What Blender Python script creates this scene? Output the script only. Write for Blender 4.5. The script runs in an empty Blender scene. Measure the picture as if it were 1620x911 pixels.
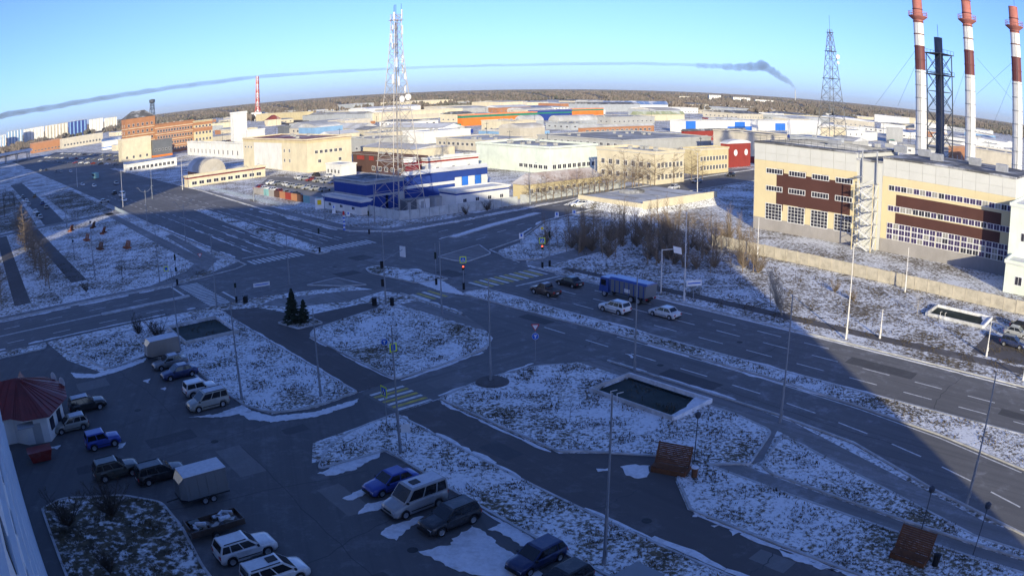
import bpy, bmesh, math, random
import numpy as np
from mathutils import Vector, Matrix
random.seed(7)
R = math.radians
SC = bpy.context.scene
COL = SC.collection
CAM_H = 29.0

# ---------------------------------------------------------------- camera
cd = bpy.data.cameras.new('camera')
cam = bpy.data.objects.new('camera', cd)
COL.objects.link(cam)
SC.camera = cam
cam.location = (0, 0, CAM_H)
cd.clip_start = 0.05
cd.clip_end = 40000
cd.sensor_fit = 'HORIZONTAL'
cd.sensor_width = 36.0
cd.type = 'PANO'                      # a wide surveillance lens with barrel distortion
for holder in (cd, getattr(cd, 'cycles', None)):
    if holder is None:
        continue
    try:
        holder.panorama_type = 'FISHEYE_LENS_POLYNOMIAL'
        holder.fisheye_fov = R(170)
        holder.fisheye_polynomial_k0 = 0.0
        holder.fisheye_polynomial_k1 = -0.6306 / 18.0
        holder.fisheye_polynomial_k2 = 0.0
        holder.fisheye_polynomial_k3 = -0.0466 / 18.0 ** 3
        holder.fisheye_polynomial_k4 = 0.0
        break
    except (AttributeError, TypeError):
        continue
PITCH, ROLL = 0.2487, -0.0146
up = Vector((math.sin(ROLL) * math.cos(PITCH), math.cos(ROLL) * math.cos(PITCH), math.sin(PITCH)))
fw = Vector((0, 0, -1)) + up * up.z
fw.normalize()
rt = fw.cross(up)
cam.rotation_euler = Matrix((rt, fw, up)).to_euler()

# ---------------------------------------------------------------- sky, sun, exposure
SUN_EL, SUN_AZ = R(13.5), R(180)      # low winter sun straight behind the camera
w = bpy.data.worlds.new('World')
SC.world = w
w.use_nodes = True
nt = w.node_tree
bg = nt.nodes['Background']
sky = nt.nodes.new('ShaderNodeTexSky')
sky.sky_type = 'NISHITA'
sky.sun_disc = False
sky.sun_elevation = SUN_EL
sky.sun_rotation = SUN_AZ
sky.altitude = 100
sky.air_density = 0.6
sky.dust_density = 0.85
sky.ozone_density = 3.5
wbal = nt.nodes.new('ShaderNodeMix')          # white balance of the sky light
wbal.data_type = 'RGBA'
wbal.blend_type = 'MULTIPLY'
wbal.inputs['Factor'].default_value = 1.0
wbal.inputs['B'].default_value = (0.90, 0.935, 1.25, 1)
nt.links.new(sky.outputs[0], wbal.inputs['A'])
nt.links.new(wbal.outputs['Result'], bg.inputs[0])
bg.inputs[1].default_value = 0.15
sl = bpy.data.lights.new('sun', 'SUN')
sl.energy = 4.2
sl.angle = R(0.5)
sl.color = (1.0, 0.89, 0.60)
so = bpy.data.objects.new('sun', sl)
COL.objects.link(so)
so.rotation_euler = (R(90) - SUN_EL, 0, 0)    # shines towards +Y
so.location = (0, -60, 80)
vs = SC.view_settings
vs.view_transform = 'Standard'
vs.look = 'None'
vs.gamma = 1
vs.use_curve_mapping = False
vs.exposure = 0.55
SC.cycles.max_bounces = 4
SC.cycles.diffuse_bounces = 2
SC.cycles.volume_bounces = 0
SC.cycles.use_denoising = True

# ---------------------------------------------------------------- town grid: s across the main road, t along it
D2 = (0.755, 0.656)
D1 = (-0.656, 0.755)
GRID = math.atan2(0.656, 0.755)
def ST(s, t, z=None):
    x, y = s * D2[0] + t * D1[0], s * D2[1] + t * D1[1]
    return (x, y) if z is None else (x, y, z)

# ---------------------------------------------------------------- materials
MAT = {}
def mat(name, col, rough=0.8, var=0.15, scale=1.5, metal=0.0, bump=0.0, spec=0.3, coat=0.0, emit=0.0, dirt=None):
    if name in MAT:
        return MAT[name]
    m = bpy.data.materials.new(name)
    m.use_nodes = True
    N, L = m.node_tree.nodes, m.node_tree.links
    b = N['Principled BSDF']
    b.inputs['Roughness'].default_value = rough
    b.inputs['Metallic'].default_value = metal
    b.inputs['Specular IOR Level'].default_value = spec
    b.inputs['Coat Weight'].default_value = coat
    c = (*col, 1)
    if var > 0:
        g = N.new('ShaderNodeNewGeometry')
        n = N.new('ShaderNodeTexNoise')
        n.inputs['Scale'].default_value = scale
        n.inputs['Detail'].default_value = 6
        n.inputs['Roughness'].default_value = 0.65
        L.new(g.outputs['Position'], n.inputs['Vector'])
        r = N.new('ShaderNodeMapRange')
        r.inputs['From Min'].default_value = 0.3
        r.inputs['From Max'].default_value = 0.7
        r.inputs['To Min'].default_value = 1 - var
        r.inputs['To Max'].default_value = 1 + var * 0.6
        L.new(n.outputs['Fac'], r.inputs['Value'])
        mx = N.new('ShaderNodeMix')
        mx.data_type = 'RGBA'
        mx.blend_type = 'MULTIPLY'
        mx.inputs['Factor'].default_value = 1
        mx.inputs['A'].default_value = c
        L.new(r.outputs['Result'], mx.inputs['B'])
        out = mx.outputs['Result']
        if dirt:                       # wear: broad stains of another tone
            n2 = N.new('ShaderNodeTexNoise')
            n2.inputs['Scale'].default_value = dirt[1]
            n2.inputs['Detail'].default_value = 7
            n2.inputs['Roughness'].default_value = 0.7
            mp = N.new('ShaderNodeMapping')
            mp.inputs['Scale'].default_value = dirt[3] if len(dirt) > 3 else (1, 1, 1)
            L.new(g.outputs['Position'], mp.inputs['Vector'])
            L.new(mp.outputs['Vector'], n2.inputs['Vector'])
            r2 = N.new('ShaderNodeMapRange')
            r2.inputs['From Min'].default_value = 0.48
            r2.inputs['From Max'].default_value = 0.66
            r2.inputs['To Max'].default_value = dirt[2]
            L.new(n2.outputs['Fac'], r2.inputs['Value'])
            m2 = N.new('ShaderNodeMix')
            m2.data_type = 'RGBA'
            L.new(r2.outputs['Result'], m2.inputs['Factor'])
            L.new(out, m2.inputs['A'])
            m2.inputs['B'].default_value = (*dirt[0], 1)
            out = m2.outputs['Result']
        L.new(out, b.inputs['Base Color'])
        if bump:
            bp = N.new('ShaderNodeBump')
            bp.inputs['Strength'].default_value = bump
            bp.inputs['Distance'].default_value = 0.03
            L.new(n.outputs['Fac'], bp.inputs['Height'])
            L.new(bp.outputs['Normal'], b.inputs['Normal'])
    else:
        b.inputs['Base Color'].default_value = c
    if emit:
        b.inputs['Emission Color'].default_value = c
        b.inputs['Emission Strength'].default_value = emit
    MAT[name] = m
    return m

def node_kit(name):
    m = bpy.data.materials.new(name)
    m.use_nodes = True
    N, L = m.node_tree.nodes, m.node_tree.links
    geo = N.new('ShaderNodeNewGeometry')
    def noise(scale, detail=6, rough=0.6, mapping=None, rot=0.0):
        n = N.new('ShaderNodeTexNoise')
        n.inputs['Scale'].default_value = scale
        n.inputs['Detail'].default_value = detail
        n.inputs['Roughness'].default_value = rough
        if mapping or rot:
            mp = N.new('ShaderNodeMapping')
            mp.vector_type = 'TEXTURE'
            mp.inputs['Rotation'].default_value = (0, 0, rot)
            if mapping:
                mp.inputs['Scale'].default_value = mapping
            L.new(geo.outputs['Position'], mp.inputs['Vector'])
            L.new(mp.outputs['Vector'], n.inputs['Vector'])
        else:
            L.new(geo.outputs['Position'], n.inputs['Vector'])
        return n.outputs['Fac']
    def ramp(v, a, b, lo=0.0, hi=1.0):
        r = N.new('ShaderNodeMapRange')
        r.inputs['From Min'].default_value = a
        r.inputs['From Max'].default_value = b
        r.inputs['To Min'].default_value = lo
        r.inputs['To Max'].default_value = hi
        L.new(v, r.inputs['Value'])
        return r.outputs['Result']
    def mth(op, a, b):
        x = N.new('ShaderNodeMath')
        x.operation = op
        for i, v in enumerate((a, b)):
            if isinstance(v, (int, float)):
                x.inputs[i].default_value = v
            else:
                L.new(v, x.inputs[i])
        return x.outputs[0]
    def mix(f, a, b):
        x = N.new('ShaderNodeMix')
        x.data_type = 'RGBA'
        for key, v in (('Factor', f), ('A', a), ('B', b)):
            if isinstance(v, (int, float)):
                x.inputs[key].default_value = v
            elif isinstance(v, tuple):
                x.inputs[key].default_value = (*v, 1)
            else:
                L.new(v, x.inputs[key])
        return x.outputs['Result']
    def bump(h, strength, dist):
        b = N.new('ShaderNodeBump')
        b.inputs['Strength'].default_value = strength
        b.inputs['Distance'].default_value = dist
        L.new(h, b.inputs['Height'])
        L.new(b.outputs['Normal'], N['Principled BSDF'].inputs['Normal'])
    P = N['Principled BSDF']
    P.inputs['Specular IOR Level'].default_value = 0.2
    P.inputs['Roughness'].default_value = 0.9
    MAT[name] = m
    return m, N, L, P, noise, ramp, mth, mix, bump

def ground_material(name, snow_bias, grass_a, grass_b, fine=1.5):
    m, N, L, P, noise, ramp, mth, mix, bump = node_kit(name)
    a = noise(fine, 9, 0.68)
    b = noise(0.085, 5, 0.65)
    c = noise(0.35, 5, 0.6)
    v = mth('ADD', a, mth('MULTIPLY', mth('SUBTRACT', b, 0.5), 0.62))
    v = mth('ADD', v, mth('MULTIPLY', mth('SUBTRACT', c, 0.5), 0.22))
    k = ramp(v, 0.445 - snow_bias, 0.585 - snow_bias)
    grass = mix(ramp(noise(0.8, 6, 0.7), 0.35, 0.65), grass_a, grass_b)
    snow = mix(ramp(noise(3.0, 5, 0.6), 0.3, 0.7), (0.74, 0.75, 0.77), (0.87, 0.88, 0.89))
    L.new(mix(k, grass, snow), P.inputs['Base Color'])
    bump(mth('ADD', v, mth('MULTIPLY', noise(9.0, 4, 0.7), 0.3)), 0.55, 0.12)
    return m

def asphalt_material(name, base, dusty, streak_rot, streak=0.5, frost=0.42):
    m, N, L, P, noise, ramp, mth, mix, bump = node_kit(name)
    st = noise(1.0, 5, 0.6, mapping=(0.9, 40.0, 1.0), rot=streak_rot)
    big = noise(0.06, 6, 0.65)
    fine = noise(2.2, 8, 0.75)
    f = mth('ADD', mth('MULTIPLY', ramp(st, 0.35, 0.7), streak), mth('MULTIPLY', ramp(big, 0.35, 0.7), 1 - streak))
    f = mth('MULTIPLY', f, ramp(fine, 0.25, 0.7, 0.55, 1.15))
    col = mix(f, base, dusty)
    fr = mth('ADD', noise(0.5, 8, 0.75), mth('MULTIPLY', mth('SUBTRACT', big, 0.5), 0.5))
    col = mix(ramp(fr, 0.53, 0.76, 0, frost), col, (0.55, 0.56, 0.60))
    tr = noise(1.0, 3, 0.5, mapping=(0.45, 90.0, 1.0), rot=streak_rot)      # worn wheel tracks
    col = mix(ramp(tr, 0.52, 0.70, 0, 0.45 * streak + 0.1), col, tuple(0.72 * q for q in base))
    L.new(col, P.inputs['Base Color'])
    P.inputs['Roughness'].default_value = 0.85
    bump(fine, 0.25, 0.01)
    return m

ground_material('rough', 0.03, (0.085, 0.070, 0.048), (0.27, 0.225, 0.165), 1.5)
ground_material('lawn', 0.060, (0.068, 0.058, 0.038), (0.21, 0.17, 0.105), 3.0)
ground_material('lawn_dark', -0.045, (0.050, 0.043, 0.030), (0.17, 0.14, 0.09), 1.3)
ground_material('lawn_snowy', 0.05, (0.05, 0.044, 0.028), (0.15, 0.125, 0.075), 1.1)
asphalt_material('road_t', (0.135, 0.134, 0.136), (0.225, 0.22, 0.215), GRID)
asphalt_material('road_s', (0.135, 0.134, 0.136), (0.225, 0.22, 0.215), GRID + R(90))
asphalt_material('lot', (0.112, 0.112, 0.114), (0.160, 0.158, 0.158), 0.3, 0.35, 0.20)
asphalt_material('path', (0.108, 0.100, 0.098), (0.142, 0.132, 0.130), GRID, 0.3, 0.16)
asphalt_material('dusty', (0.17, 0.165, 0.16), (0.34, 0.33, 0.33), GRID, 0.5, 0.5)
mat('snow', (0.78, 0.79, 0.82), 0.75, 0.15, 2.5, bump=0.6, dirt=((0.42, 0.41, 0.40), 1.1, 0.45))
mat('kerb', (0.46, 0.46, 0.46), 0.85, 0.25, 1.3, dirt=((0.66, 0.68, 0.72), 0.45, 0.9))
mat('paint', (0.72, 0.72, 0.71), 0.7, 0.25, 1.6, dirt=((0.16, 0.16, 0.16), 1.3, 0.5))
mat('paint_yellow', (0.60, 0.48, 0.10), 0.7, 0.3, 1.6, dirt=((0.12, 0.12, 0.12), 1.3, 0.6))

# ---------------------------------------------------------------- mesh helpers
class MB:
    """collects shapes, then becomes ONE mesh object"""
    def __init__(self):
        self.v, self.f, self.m = [], [], []
    def add(self, vs, fs, mi=0):
        o = len(self.v)
        self.v.extend(vs)
        self.f.extend([tuple(i + o for i in f) for f in fs])
        self.m.extend([mi] * len(fs))
    def box(self, x0, y0, z0, x1, y1, z1, mi=0):
        self.add([(x0, y0, z0), (x1, y0, z0), (x1, y1, z0), (x0, y1, z0), (x0, y0, z1), (x1, y0, z1), (x1, y1, z1), (x0, y1, z1)],
                 [(0, 3, 2, 1), (4, 5, 6, 7), (0, 1, 5, 4), (1, 2, 6, 5), (2, 3, 7, 6), (3, 0, 4, 7)], mi)
    def hexa(self, p, mi=0):           # p: bottom 4 (ccw), top 4
        self.add(p, [(0, 3, 2, 1), (4, 5, 6, 7), (0, 1, 5, 4), (1, 2, 6, 5), (2, 3, 7, 6), (3, 0, 4, 7)], mi)
    def prism(self, poly, z0, z1, mi=0, side=None):
        n = len(poly)
        a = sum(poly[i][0] * poly[(i + 1) % n][1] - poly[(i + 1) % n][0] * poly[i][1] for i in range(n))
        if a < 0:
            poly = poly[::-1]
        o = len(self.v)
        self.v.extend([(x, y, z0) for x, y in poly] + [(x, y, z1) for x, y in poly])
        self.f.append(tuple(o + n + i for i in range(n)))
        self.m.append(mi)
        self.f.append(tuple(o + n - 1 - i for i in range(n)))
        self.m.append(mi)
        for i in range(n):
            j = (i + 1) % n
            self.f.append((o + i, o + j, o + n + j, o + n + i))
            self.m.append(mi if side is None else side)
    def sheet(self, poly, z, mi=0):
        n = len(poly)
        a = sum(poly[i][0] * poly[(i + 1) % n][1] - poly[(i + 1) % n][0] * poly[i][1] for i in range(n))
        if a < 0:
            poly = poly[::-1]
        self.add([(x, y, z) for x, y in poly], [tuple(range(n))], mi)
    def tube(self, p, q, r0, r1=None, n=6, mi=0, caps=True):
        r1 = r0 if r1 is None else r1
        p, q = Vector(p), Vector(q)
        d = (q - p)
        if d.length < 1e-6:
            return
        d.normalize()
        a = d.orthogonal().normalized()
        b = d.cross(a)
        vs = []
        for c, r in ((p, r0), (q, r1)):
            for i in range(n):
                t = 2 * math.pi * i / n
                vs.append(tuple(c + a * (r * math.cos(t)) + b * (r * math.sin(t))))
        fs = [(i, (i + 1) % n, n + (i + 1) % n, n + i) for i in range(n)]
        if caps:
            fs += [tuple(range(n - 1, -1, -1)), tuple(range(n, 2 * n))]
        self.add(vs, fs, mi)
    def lathe(self, prof, n=16, c=(0, 0, 0), mi=0, axis='z'):
        vs = []
        for r, z in prof:
            for i in range(n):
                t = 2 * math.pi * i / n
                if axis == 'z':
                    vs.append((c[0] + r * math.cos(t), c[1] + r * math.sin(t), c[2] + z))
                else:
                    vs.append((c[0] + r * math.cos(t), c[1] + z, c[2] + r * math.sin(t)))
        fs = []
        for k in range(len(prof) - 1):
            for i in range(n):
                j = (i + 1) % n
                fs.append((k * n + i, k * n + j, (k + 1) * n + j, (k + 1) * n + i) if axis == 'z' else (k * n + i, (k + 1) * n + i, (k + 1) * n + j, k * n + j))
        self.add(vs, fs, mi)
    def strip(self, pts, width, z, mi=0, z1=None, closed=False):
        """a band of given width along a polyline; with z1 a solid kerb"""
        P = [Vector((p[0], p[1])) for p in pts]
        n = len(P)
        Ls, Rs = [], []
        for i in range(n):
            a = P[(i - 1) % n] if (closed or i > 0) else None
            b = P[(i + 1) % n] if (closed or i < n - 1) else None
            d1 = (P[i] - a).normalized() if a is not None else None
            d2 = (b - P[i]).normalized() if b is not None else None
            d = (d1 + d2) if (d1 is not None and d2 is not None) else (d1 or d2)
            if d.length < 1e-6:
                d = d1
            d = d.normalized()
            nn = Vector((-d.y, d.x))
            k = 1.0
            if d1 is not None and d2 is not None:
                k = 1.0 / max(0.5, nn.dot(Vector((-d1.y, d1.x))))
            Ls.append(P[i] + nn * width / 2 * k)
            Rs.append(P[i] - nn * width / 2 * k)
        rng = range(n if closed else n - 1)
        for i in rng:
            j = (i + 1) % n
            if z1 is None:
                self.add([(*Rs[i], z), (*Rs[j], z), (*Ls[j], z), (*Ls[i], z)], [(0, 1, 2, 3)], mi)
            else:
                self.hexa([(*Rs[i], z), (*Rs[j], z), (*Ls[j], z), (*Ls[i], z), (*Rs[i], z1), (*Rs[j], z1), (*Ls[j], z1), (*Ls[i], z1)], mi)
    def mesh(self, name, mats, smooth=False):
        me = bpy.data.meshes.new(name)
        me.from_pydata(self.v, [], self.f)
        for k in (mats if isinstance(mats, (list, tuple)) else [mats]):
            me.materials.append(MAT[k] if isinstance(k, str) else k)
        if any(self.m):
            me.polygons.foreach_set('material_index', self.m)
        if smooth:
            me.polygons.foreach_set('use_smooth', [True] * len(me.polygons))
        me.update()
        return me
    def build(self, name, mats, parent=None, smooth=False, loc=None, rz=0.0):
        return link(name, self.mesh(name, mats, smooth), parent, loc, rz)

def link(name, me, parent=None, loc=None, rz=0.0):
    o = bpy.data.objects.new(name, me)
    COL.objects.link(o)
    if parent is not None:
        o.parent = parent
    if loc is not None:
        o.location = loc
    if rz:
        o.rotation_euler = (0, 0, rz)
    return o

def tag(o, label=None, cat=None, group=None, kind=None):
    if label:
        o['label'] = label
    if cat:
        o['category'] = cat
    if group:
        o['group'] = group
    if kind:
        o['kind'] = kind
    return o

def thing(name, label, cat, loc=(0, 0, 0), rz=0.0, group=None):
    return tag(link(name, None, None, loc, rz), label, cat, group)

def copy_tree(o, parent=None):
    c = o.copy()
    COL.objects.link(c)
    c.parent = parent
    for ch in [k for k in KIDS.get(o.name, [])]:
        copy_tree(ch, c)
    return c
KIDS = {}
def remember(o):                       # children looked up once; object.children is slow in big scenes
    KIDS[o.name] = [k for k in bpy.data.objects if k.parent == o]
    for k in KIDS[o.name]:
        remember(k)
    return o

def fillet(pts, r, n=5, closed=True):
    """round the corners of a polygon"""
    out = []
    N = len(pts)
    for i in range(N):
        p = Vector(pts[i][:2])
        rr = r[i] if isinstance(r, (list, tuple)) else r
        if (not closed and i in (0, N - 1)) or rr <= 0:
            out.append(tuple(p))
            continue
        a, b = Vector(pts[i - 1][:2]), Vector(pts[(i + 1) % N][:2])
        rr = min(rr, (a - p).length * 0.48, (b - p).length * 0.48)
        p0, p1 = p + (a - p).normalized() * rr, p + (b - p).normalized() * rr
        for k in range(n + 1):
            u = k / n
            q = p0 * (1 - u) ** 2 + p * (2 * u * (1 - u)) + p1 * u ** 2
            out.append(tuple(q))
    return out

def wob(pts, amp, step=1.0, seed=1, closed=True):
    """subdivide a polygon and shake its outline: melted snow edges"""
    rnd = random.Random(seed)
    out = []
    N = len(pts)
    for i in range(N if closed else N - 1):
        a, b = Vector(pts[i]), Vector(pts[(i + 1) % N])
        k = max(1, int((b - a).length / step))
        for j in range(k):
            q = a.lerp(b, j / k)
            out.append((q.x + rnd.uniform(-amp, amp), q.y + rnd.uniform(-amp, amp)))
    return out

# ================================================================ the setting: ground, roads, paths
m = MB()
m.sheet([(-14000, -300), (14000, -300), (14000, 16000), (-14000, 16000)], 0.0)
tag(m.build('ground', 'rough'), kind='structure')

def road(name, poly, z, material, st=True):
    m = MB()
    m.sheet([ST(*p) for p in poly] if st else poly, z)
    return tag(m.build(name, material), kind='structure')

# cross road: left arm runs along s, right arm bends away
cross = road('cross_road', [(-160, 107.5), (45, 108.5), (62, 103), (64, 95), (86, 95), (100, 112.5), (118, 124.3), (150, 131), (260, 140), (420, 152),
                            (420, 168), (250, 157), (175, 149), (140, 143), (104, 137.5), (88, 138), (82, 146), (62, 146), (52, 136), (38, 127), (-160, 126.8)], 0.006, 'road_s')
# main road: two carriageways with a median between
main = road('main_road', [(50, -40), (53, 3.9), (55.9, 14), (59.8, 24), (60.8, 33), (61.2, 95), (57.5, 106), (54, 118), (52.5, 132), (52, 180), (53, 260), (53, 420),
                          (53, 900), (92, 900), (92, 420), (87, 260), (81, 170), (82, 146), (84, 120), (86, 100), (85.6, 78), (85.8, 40), (86.3, 12), (86.5, -40)], 0.010, 'road_t')
lot = road('parking_lot', [(-1, -30), (31.2, -30), (31.2, 50), (31, 53), (25, 54), (27, 57.5), (36.5, 58.4), (36.5, 65.2), (31, 64.4), (26.8, 65.6), (25.2, 69.5), (24.5, 84.5), (21, 91.6), (14, 89.6),
                           (10.6, 97.5), (9, 107.4), (-12, 107), (-12, 84), (-1, 84)], 0.014, 'lot')
drive = road('driveway', [(36.5, 58.4), (41.6, 58.8), (48, 60), (55, 59.3), (61.2, 55.5), (61.3, 80), (59.5, 74), (57.6, 69.8), (54.5, 67.2), (47.3, 65.9), (41, 65.8), (36.5, 65.2)], 0.014, 'road_s')
foot = road('asphalt_path', [(36.4, 58.4), (41.3, 58.6), (41.6, 42.3), (43, 41), (46.8, 36.8), (47.2, 34.8), (46.4, 33.4), (44.6, 32.6), (41.4, 28.8), (41, -30), (36, -30)], 0.018, 'path')
foot2 = road('asphalt_path', [(36.4, 65.3), (41.2, 65.7), (41.2, 85.3), (43, 87.6), (54.5, 90.8), (56, 92), (54.6, 94), (43.5, 94.2), (43.6, 98), (41.6, 103), (36.8, 105.5)], 0.018, 'path')
yard_road = road('service_road', [(88.5, 90), (90.2, 90), (91.6, 60), (92.2, 35), (93.2, 20), (93, -10), (90.6, -10), (90.6, 20), (89.8, 35), (89.3, 60)], 0.006, 'path')
yard2 = road('yard', [(94.5, 22), (104.5, 22), (106, -10), (93.5, -10)], 0.010, 'path')
for poly in ([(5.8, 136), (9.2, 136), (10.2, 235), (6.8, 235)], [(19.2, 146), (22.6, 146), (21.2, 250), (17.6, 250)]):
    road('park_path', poly, 0.006, 'path')
snowy_walk = [[(44.5, 139), (47.6, 139), (48.6, 250), (46.2, 250)], [(23, 158), (38, 140), (44.2, 139), (46, 205), (27.5, 215), (24, 195)],
              [(86.6, 93), (105.5, 95.0), (106, 98), (116, 111.5), (119.5, 113.5), (117.5, 116), (112, 113), (103.5, 99.5), (96, 98.6), (87, 97)]]
def walk(poly, material='dusty', z=0.010):
    return road('pavement', poly, z, material)
walk([(57.8, 90), (60.9, 90), (60.9, 36), (60.4, 30.5), (57.2, 20), (53.5, 8), (52, -20), (49.8, -20), (51, 8), (54.6, 20), (57.8, 30.5), (58.6, 36), (58.8, 50), (58.8, 74)], z=0.006)
walk(snowy_walk[0]); walk(snowy_walk[2])
walk([(50.4, 29.8), (51.8, 28.9), (59.8, 31.8), (59.8, 34)], z=0.010)
walk([(48.2, 33.4), (50.2, 33.6), (49.6, 10), (49, -20), (47, -20), (47.9, 12)], z=0.014)
walk([(62, 98.5), (54.5, 96.6), (46, 99), (42.5, 104), (46, 105.5), (56, 102)], z=0.014)
walk([(-100, 105), (8, 105.2), (8, 107.3), (-100, 106.8)], z=0.010)
walk([(-160, 127.2), (34, 127.6), (44, 132.5), (50, 142), (51.5, 180), (49.5, 180), (47.5, 146), (41, 136), (32, 130), (-160, 129.8)], z=0.014)
walk([(82.5, 147), (88, 139.6), (104, 139.8), (140, 145.2), (260, 160), (260, 163.5), (138, 148.5), (106, 143), (90, 143), (85.5, 150), (87, 200), (89.5, 260), (87.3, 260), (84, 200)], z=0.014)

road('side_street', [(24.5, 238), (31.5, 238), (33, 300), (34, 470), (26, 470), (25.5, 300)], 0.006, 'lot')
walk([(-80, 232), (52, 238), (52, 243), (-80, 238)], z=0.010)
walk([(35, 346), (52, 350), (52, 354), (34, 350)], z=0.010)
road('car_park', [(48.5, 647.1), (97.6, 439.3), (138.4, 627.5), (116.8, 939.2)], 0.006, 'road_s')
road('car_park', [(97.1, 237.5), (106.0, 196.9), (134.1, 234.0), (120.8, 276.9)], 0.006, 'dusty')
# raised islands and lawns with kerbs
LAWNS = []
def island(name, pts, r=1.0, material='lawn', h=0.12, kerb=True, z0=0.0, kerb_w=0.22):
    if material.startswith('lawn'):
        LAWNS.append((fillet(pts, r), h))
    poly = [ST(*p) for p in fillet(pts, r)]
    m = MB()
    m.prism(poly, z0, h)
    o = tag(m.build(name, material), kind='structure')
    if kerb:
        k = MB()
        k.strip(poly, kerb_w, z0, 0, h + 0.04, closed=True)
        k.build('kerb', 'kerb', o)
    return o
island('lawn', [(43.2, 87.7), (54.9, 90.4), (57.0, 87.4), (58.2, 74), (57.4, 69.9), (54.5, 67.4), (47.3, 66.1), (41.3, 65.9), (41.3, 85.5)], 1.2)
island('lawn', [(25.3, 69.4), (26.8, 65.8), (31, 64.6), (36.3, 65.4), (36.3, 96), (36.6, 105), (28, 105), (12, 104.5), (12.4, 98), (15, 90), (21.5, 92.2), (24.7, 84.6)], [1, 1.5, 1.5, .3, .3, 1, .5, .5, 1.5, 1.5, .6, .6])
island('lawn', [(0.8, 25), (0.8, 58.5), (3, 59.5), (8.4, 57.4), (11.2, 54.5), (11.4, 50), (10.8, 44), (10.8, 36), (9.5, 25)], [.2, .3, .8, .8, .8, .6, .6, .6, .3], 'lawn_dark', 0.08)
island('lawn', [(-10, 106.6), (8.6, 106.9), (8.2, 105.2), (-10, 104.8)], 0.3)
island('lawn', [(41.6, 58.6), (47.9, 59.9), (54.9, 59.1), (57.6, 56.8), (58.4, 50), (58.4, 36.2), (57.4, 31.4), (50.6, 29.4), (48.2, 32.2), (47.9, 10), (47.3, -25), (41.2, -25), (41.5, 28.6), (44.7, 32.4), (47.4, 33), (47.6, 35), (43.2, 41.3), (41.8, 42.6)],
       [.4, 2, 2.5, 2, .6, .6, 1, .4, .4, .4, .4, .3, .3, .3, .3, .3, .3, .3])
island('lawn', [(51.0, 28.4), (57.2, 30.2), (54.3, 20), (50.8, 8), (49.6, -25), (49.3, -25), (49.8, 10), (50.3, 27)], .2)
island('lawn', [(36.2, 58.2), (31.3, 57.6), (27.3, 55.7), (24.9, 52.6), (31.3, 52.2), (31.2, 41.2), (31.0, -25), (35.9, -25), (36.2, 30)], [.3, 2, 2, .5, .3, .3, .3, .3, 0])
island('median', [(71.4, 88), (71.4, 55), (71.6, 35), (72.2, 8), (72.8, -30), (62.5, -30), (64.4, 6.8), (66.8, 17), (68.2, 28), (69.0, 40), (69.0, 60), (67.5, 88), (68.5, 89)], 0.6)
island('median', [(66.2, 113), (64.9, 109.5), (66.4, 98.6), (71.5, 97), (71.2, 104), (68.5, 113.2)], [.8, 1.2, .6, .6, 2, .8], 'lawn_snowy')
island('traffic_island', [(79.9, 111.3), (91.6, 114.5), (88.2, 106.9), (81.2, 104.6), (80.0, 107.1)], [.5, .5, 1, .5, .5], 'dusty')
island('traffic_island', [(53.2, 109.5), (59.1, 110.2), (60.2, 102.8), (57, 105)], [.3, .6, .3, .5], 'dusty')
island('lawn', [(90.2, 107.5), (102, 111.8), (111.5, 111), (104.8, 101), (96, 100.2), (92, 97.5), (88, 99.3), (87.5, 102.5)], [1.5, 1.5, .5, .5, .5, 1, 2, 1])
island('median', [(66.0, 129.5), (68.6, 130), (70, 150), (72, 215), (69.5, 216), (66.6, 170), (64.6, 150)], [.6, .6, 0, 0, 0, 0, 0], 'lawn_snowy')
island('median', [(93, 123.5), (108, 128.5), (125, 133.4), (124.6, 134.8), (107, 130.3), (92.6, 125)], .3, 'snow')
island('median', [(20, 116.5), (35.5, 116.8), (35.5, 117.9), (20, 117.6)], .3, 'kerb')
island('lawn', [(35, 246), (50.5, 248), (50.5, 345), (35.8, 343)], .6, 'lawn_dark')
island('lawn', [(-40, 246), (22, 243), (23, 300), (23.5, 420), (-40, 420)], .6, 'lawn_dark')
tag(bpy.data.objects['lawn'], kind='structure')
k = MB()
k.strip([ST(*p) for p in [(86.0, -40), (86.2, 12), (86.0, 40), (85.9, 78), (86.4, 93)]], 0.22, 0, 0, 0.16)
k.strip([ST(*p) for p in [(86.8, 98), (88.5, 104), (90, 109.5), (101, 113.4), (118, 125), (150, 131.8), (260, 140.8)]], 0.22, 0, 0, 0.16)
k.strip([ST(*p) for p in [(51.8, 260), (51.6, 180), (51.9, 132), (49, 130), (38, 127.4), (-160, 127.0)]], 0.22, 0, 0, 0.16)
k.strip([ST(*p) for p in [(260, 158.2), (175, 149.4), (140, 143.4), (104, 138), (88.5, 138.6), (82.6, 146), (81.6, 170), (87.6, 260), (92.5, 420)]], 0.22, 0, 0, 0.16)
k.strip([ST(*p) for p in [(61.3, 95), (61.3, 80.5)]], 0.22, 0, 0, 0.16)
k.strip([ST(*p) for p in [(61.25, 55), (61.0, 33), (60.0, 24), (56.0, 14), (53.1, 3.9), (50, -40)]], 0.22, 0, 0, 0.16)
tag(k.build('kerb', 'kerb'), kind='structure')

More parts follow.
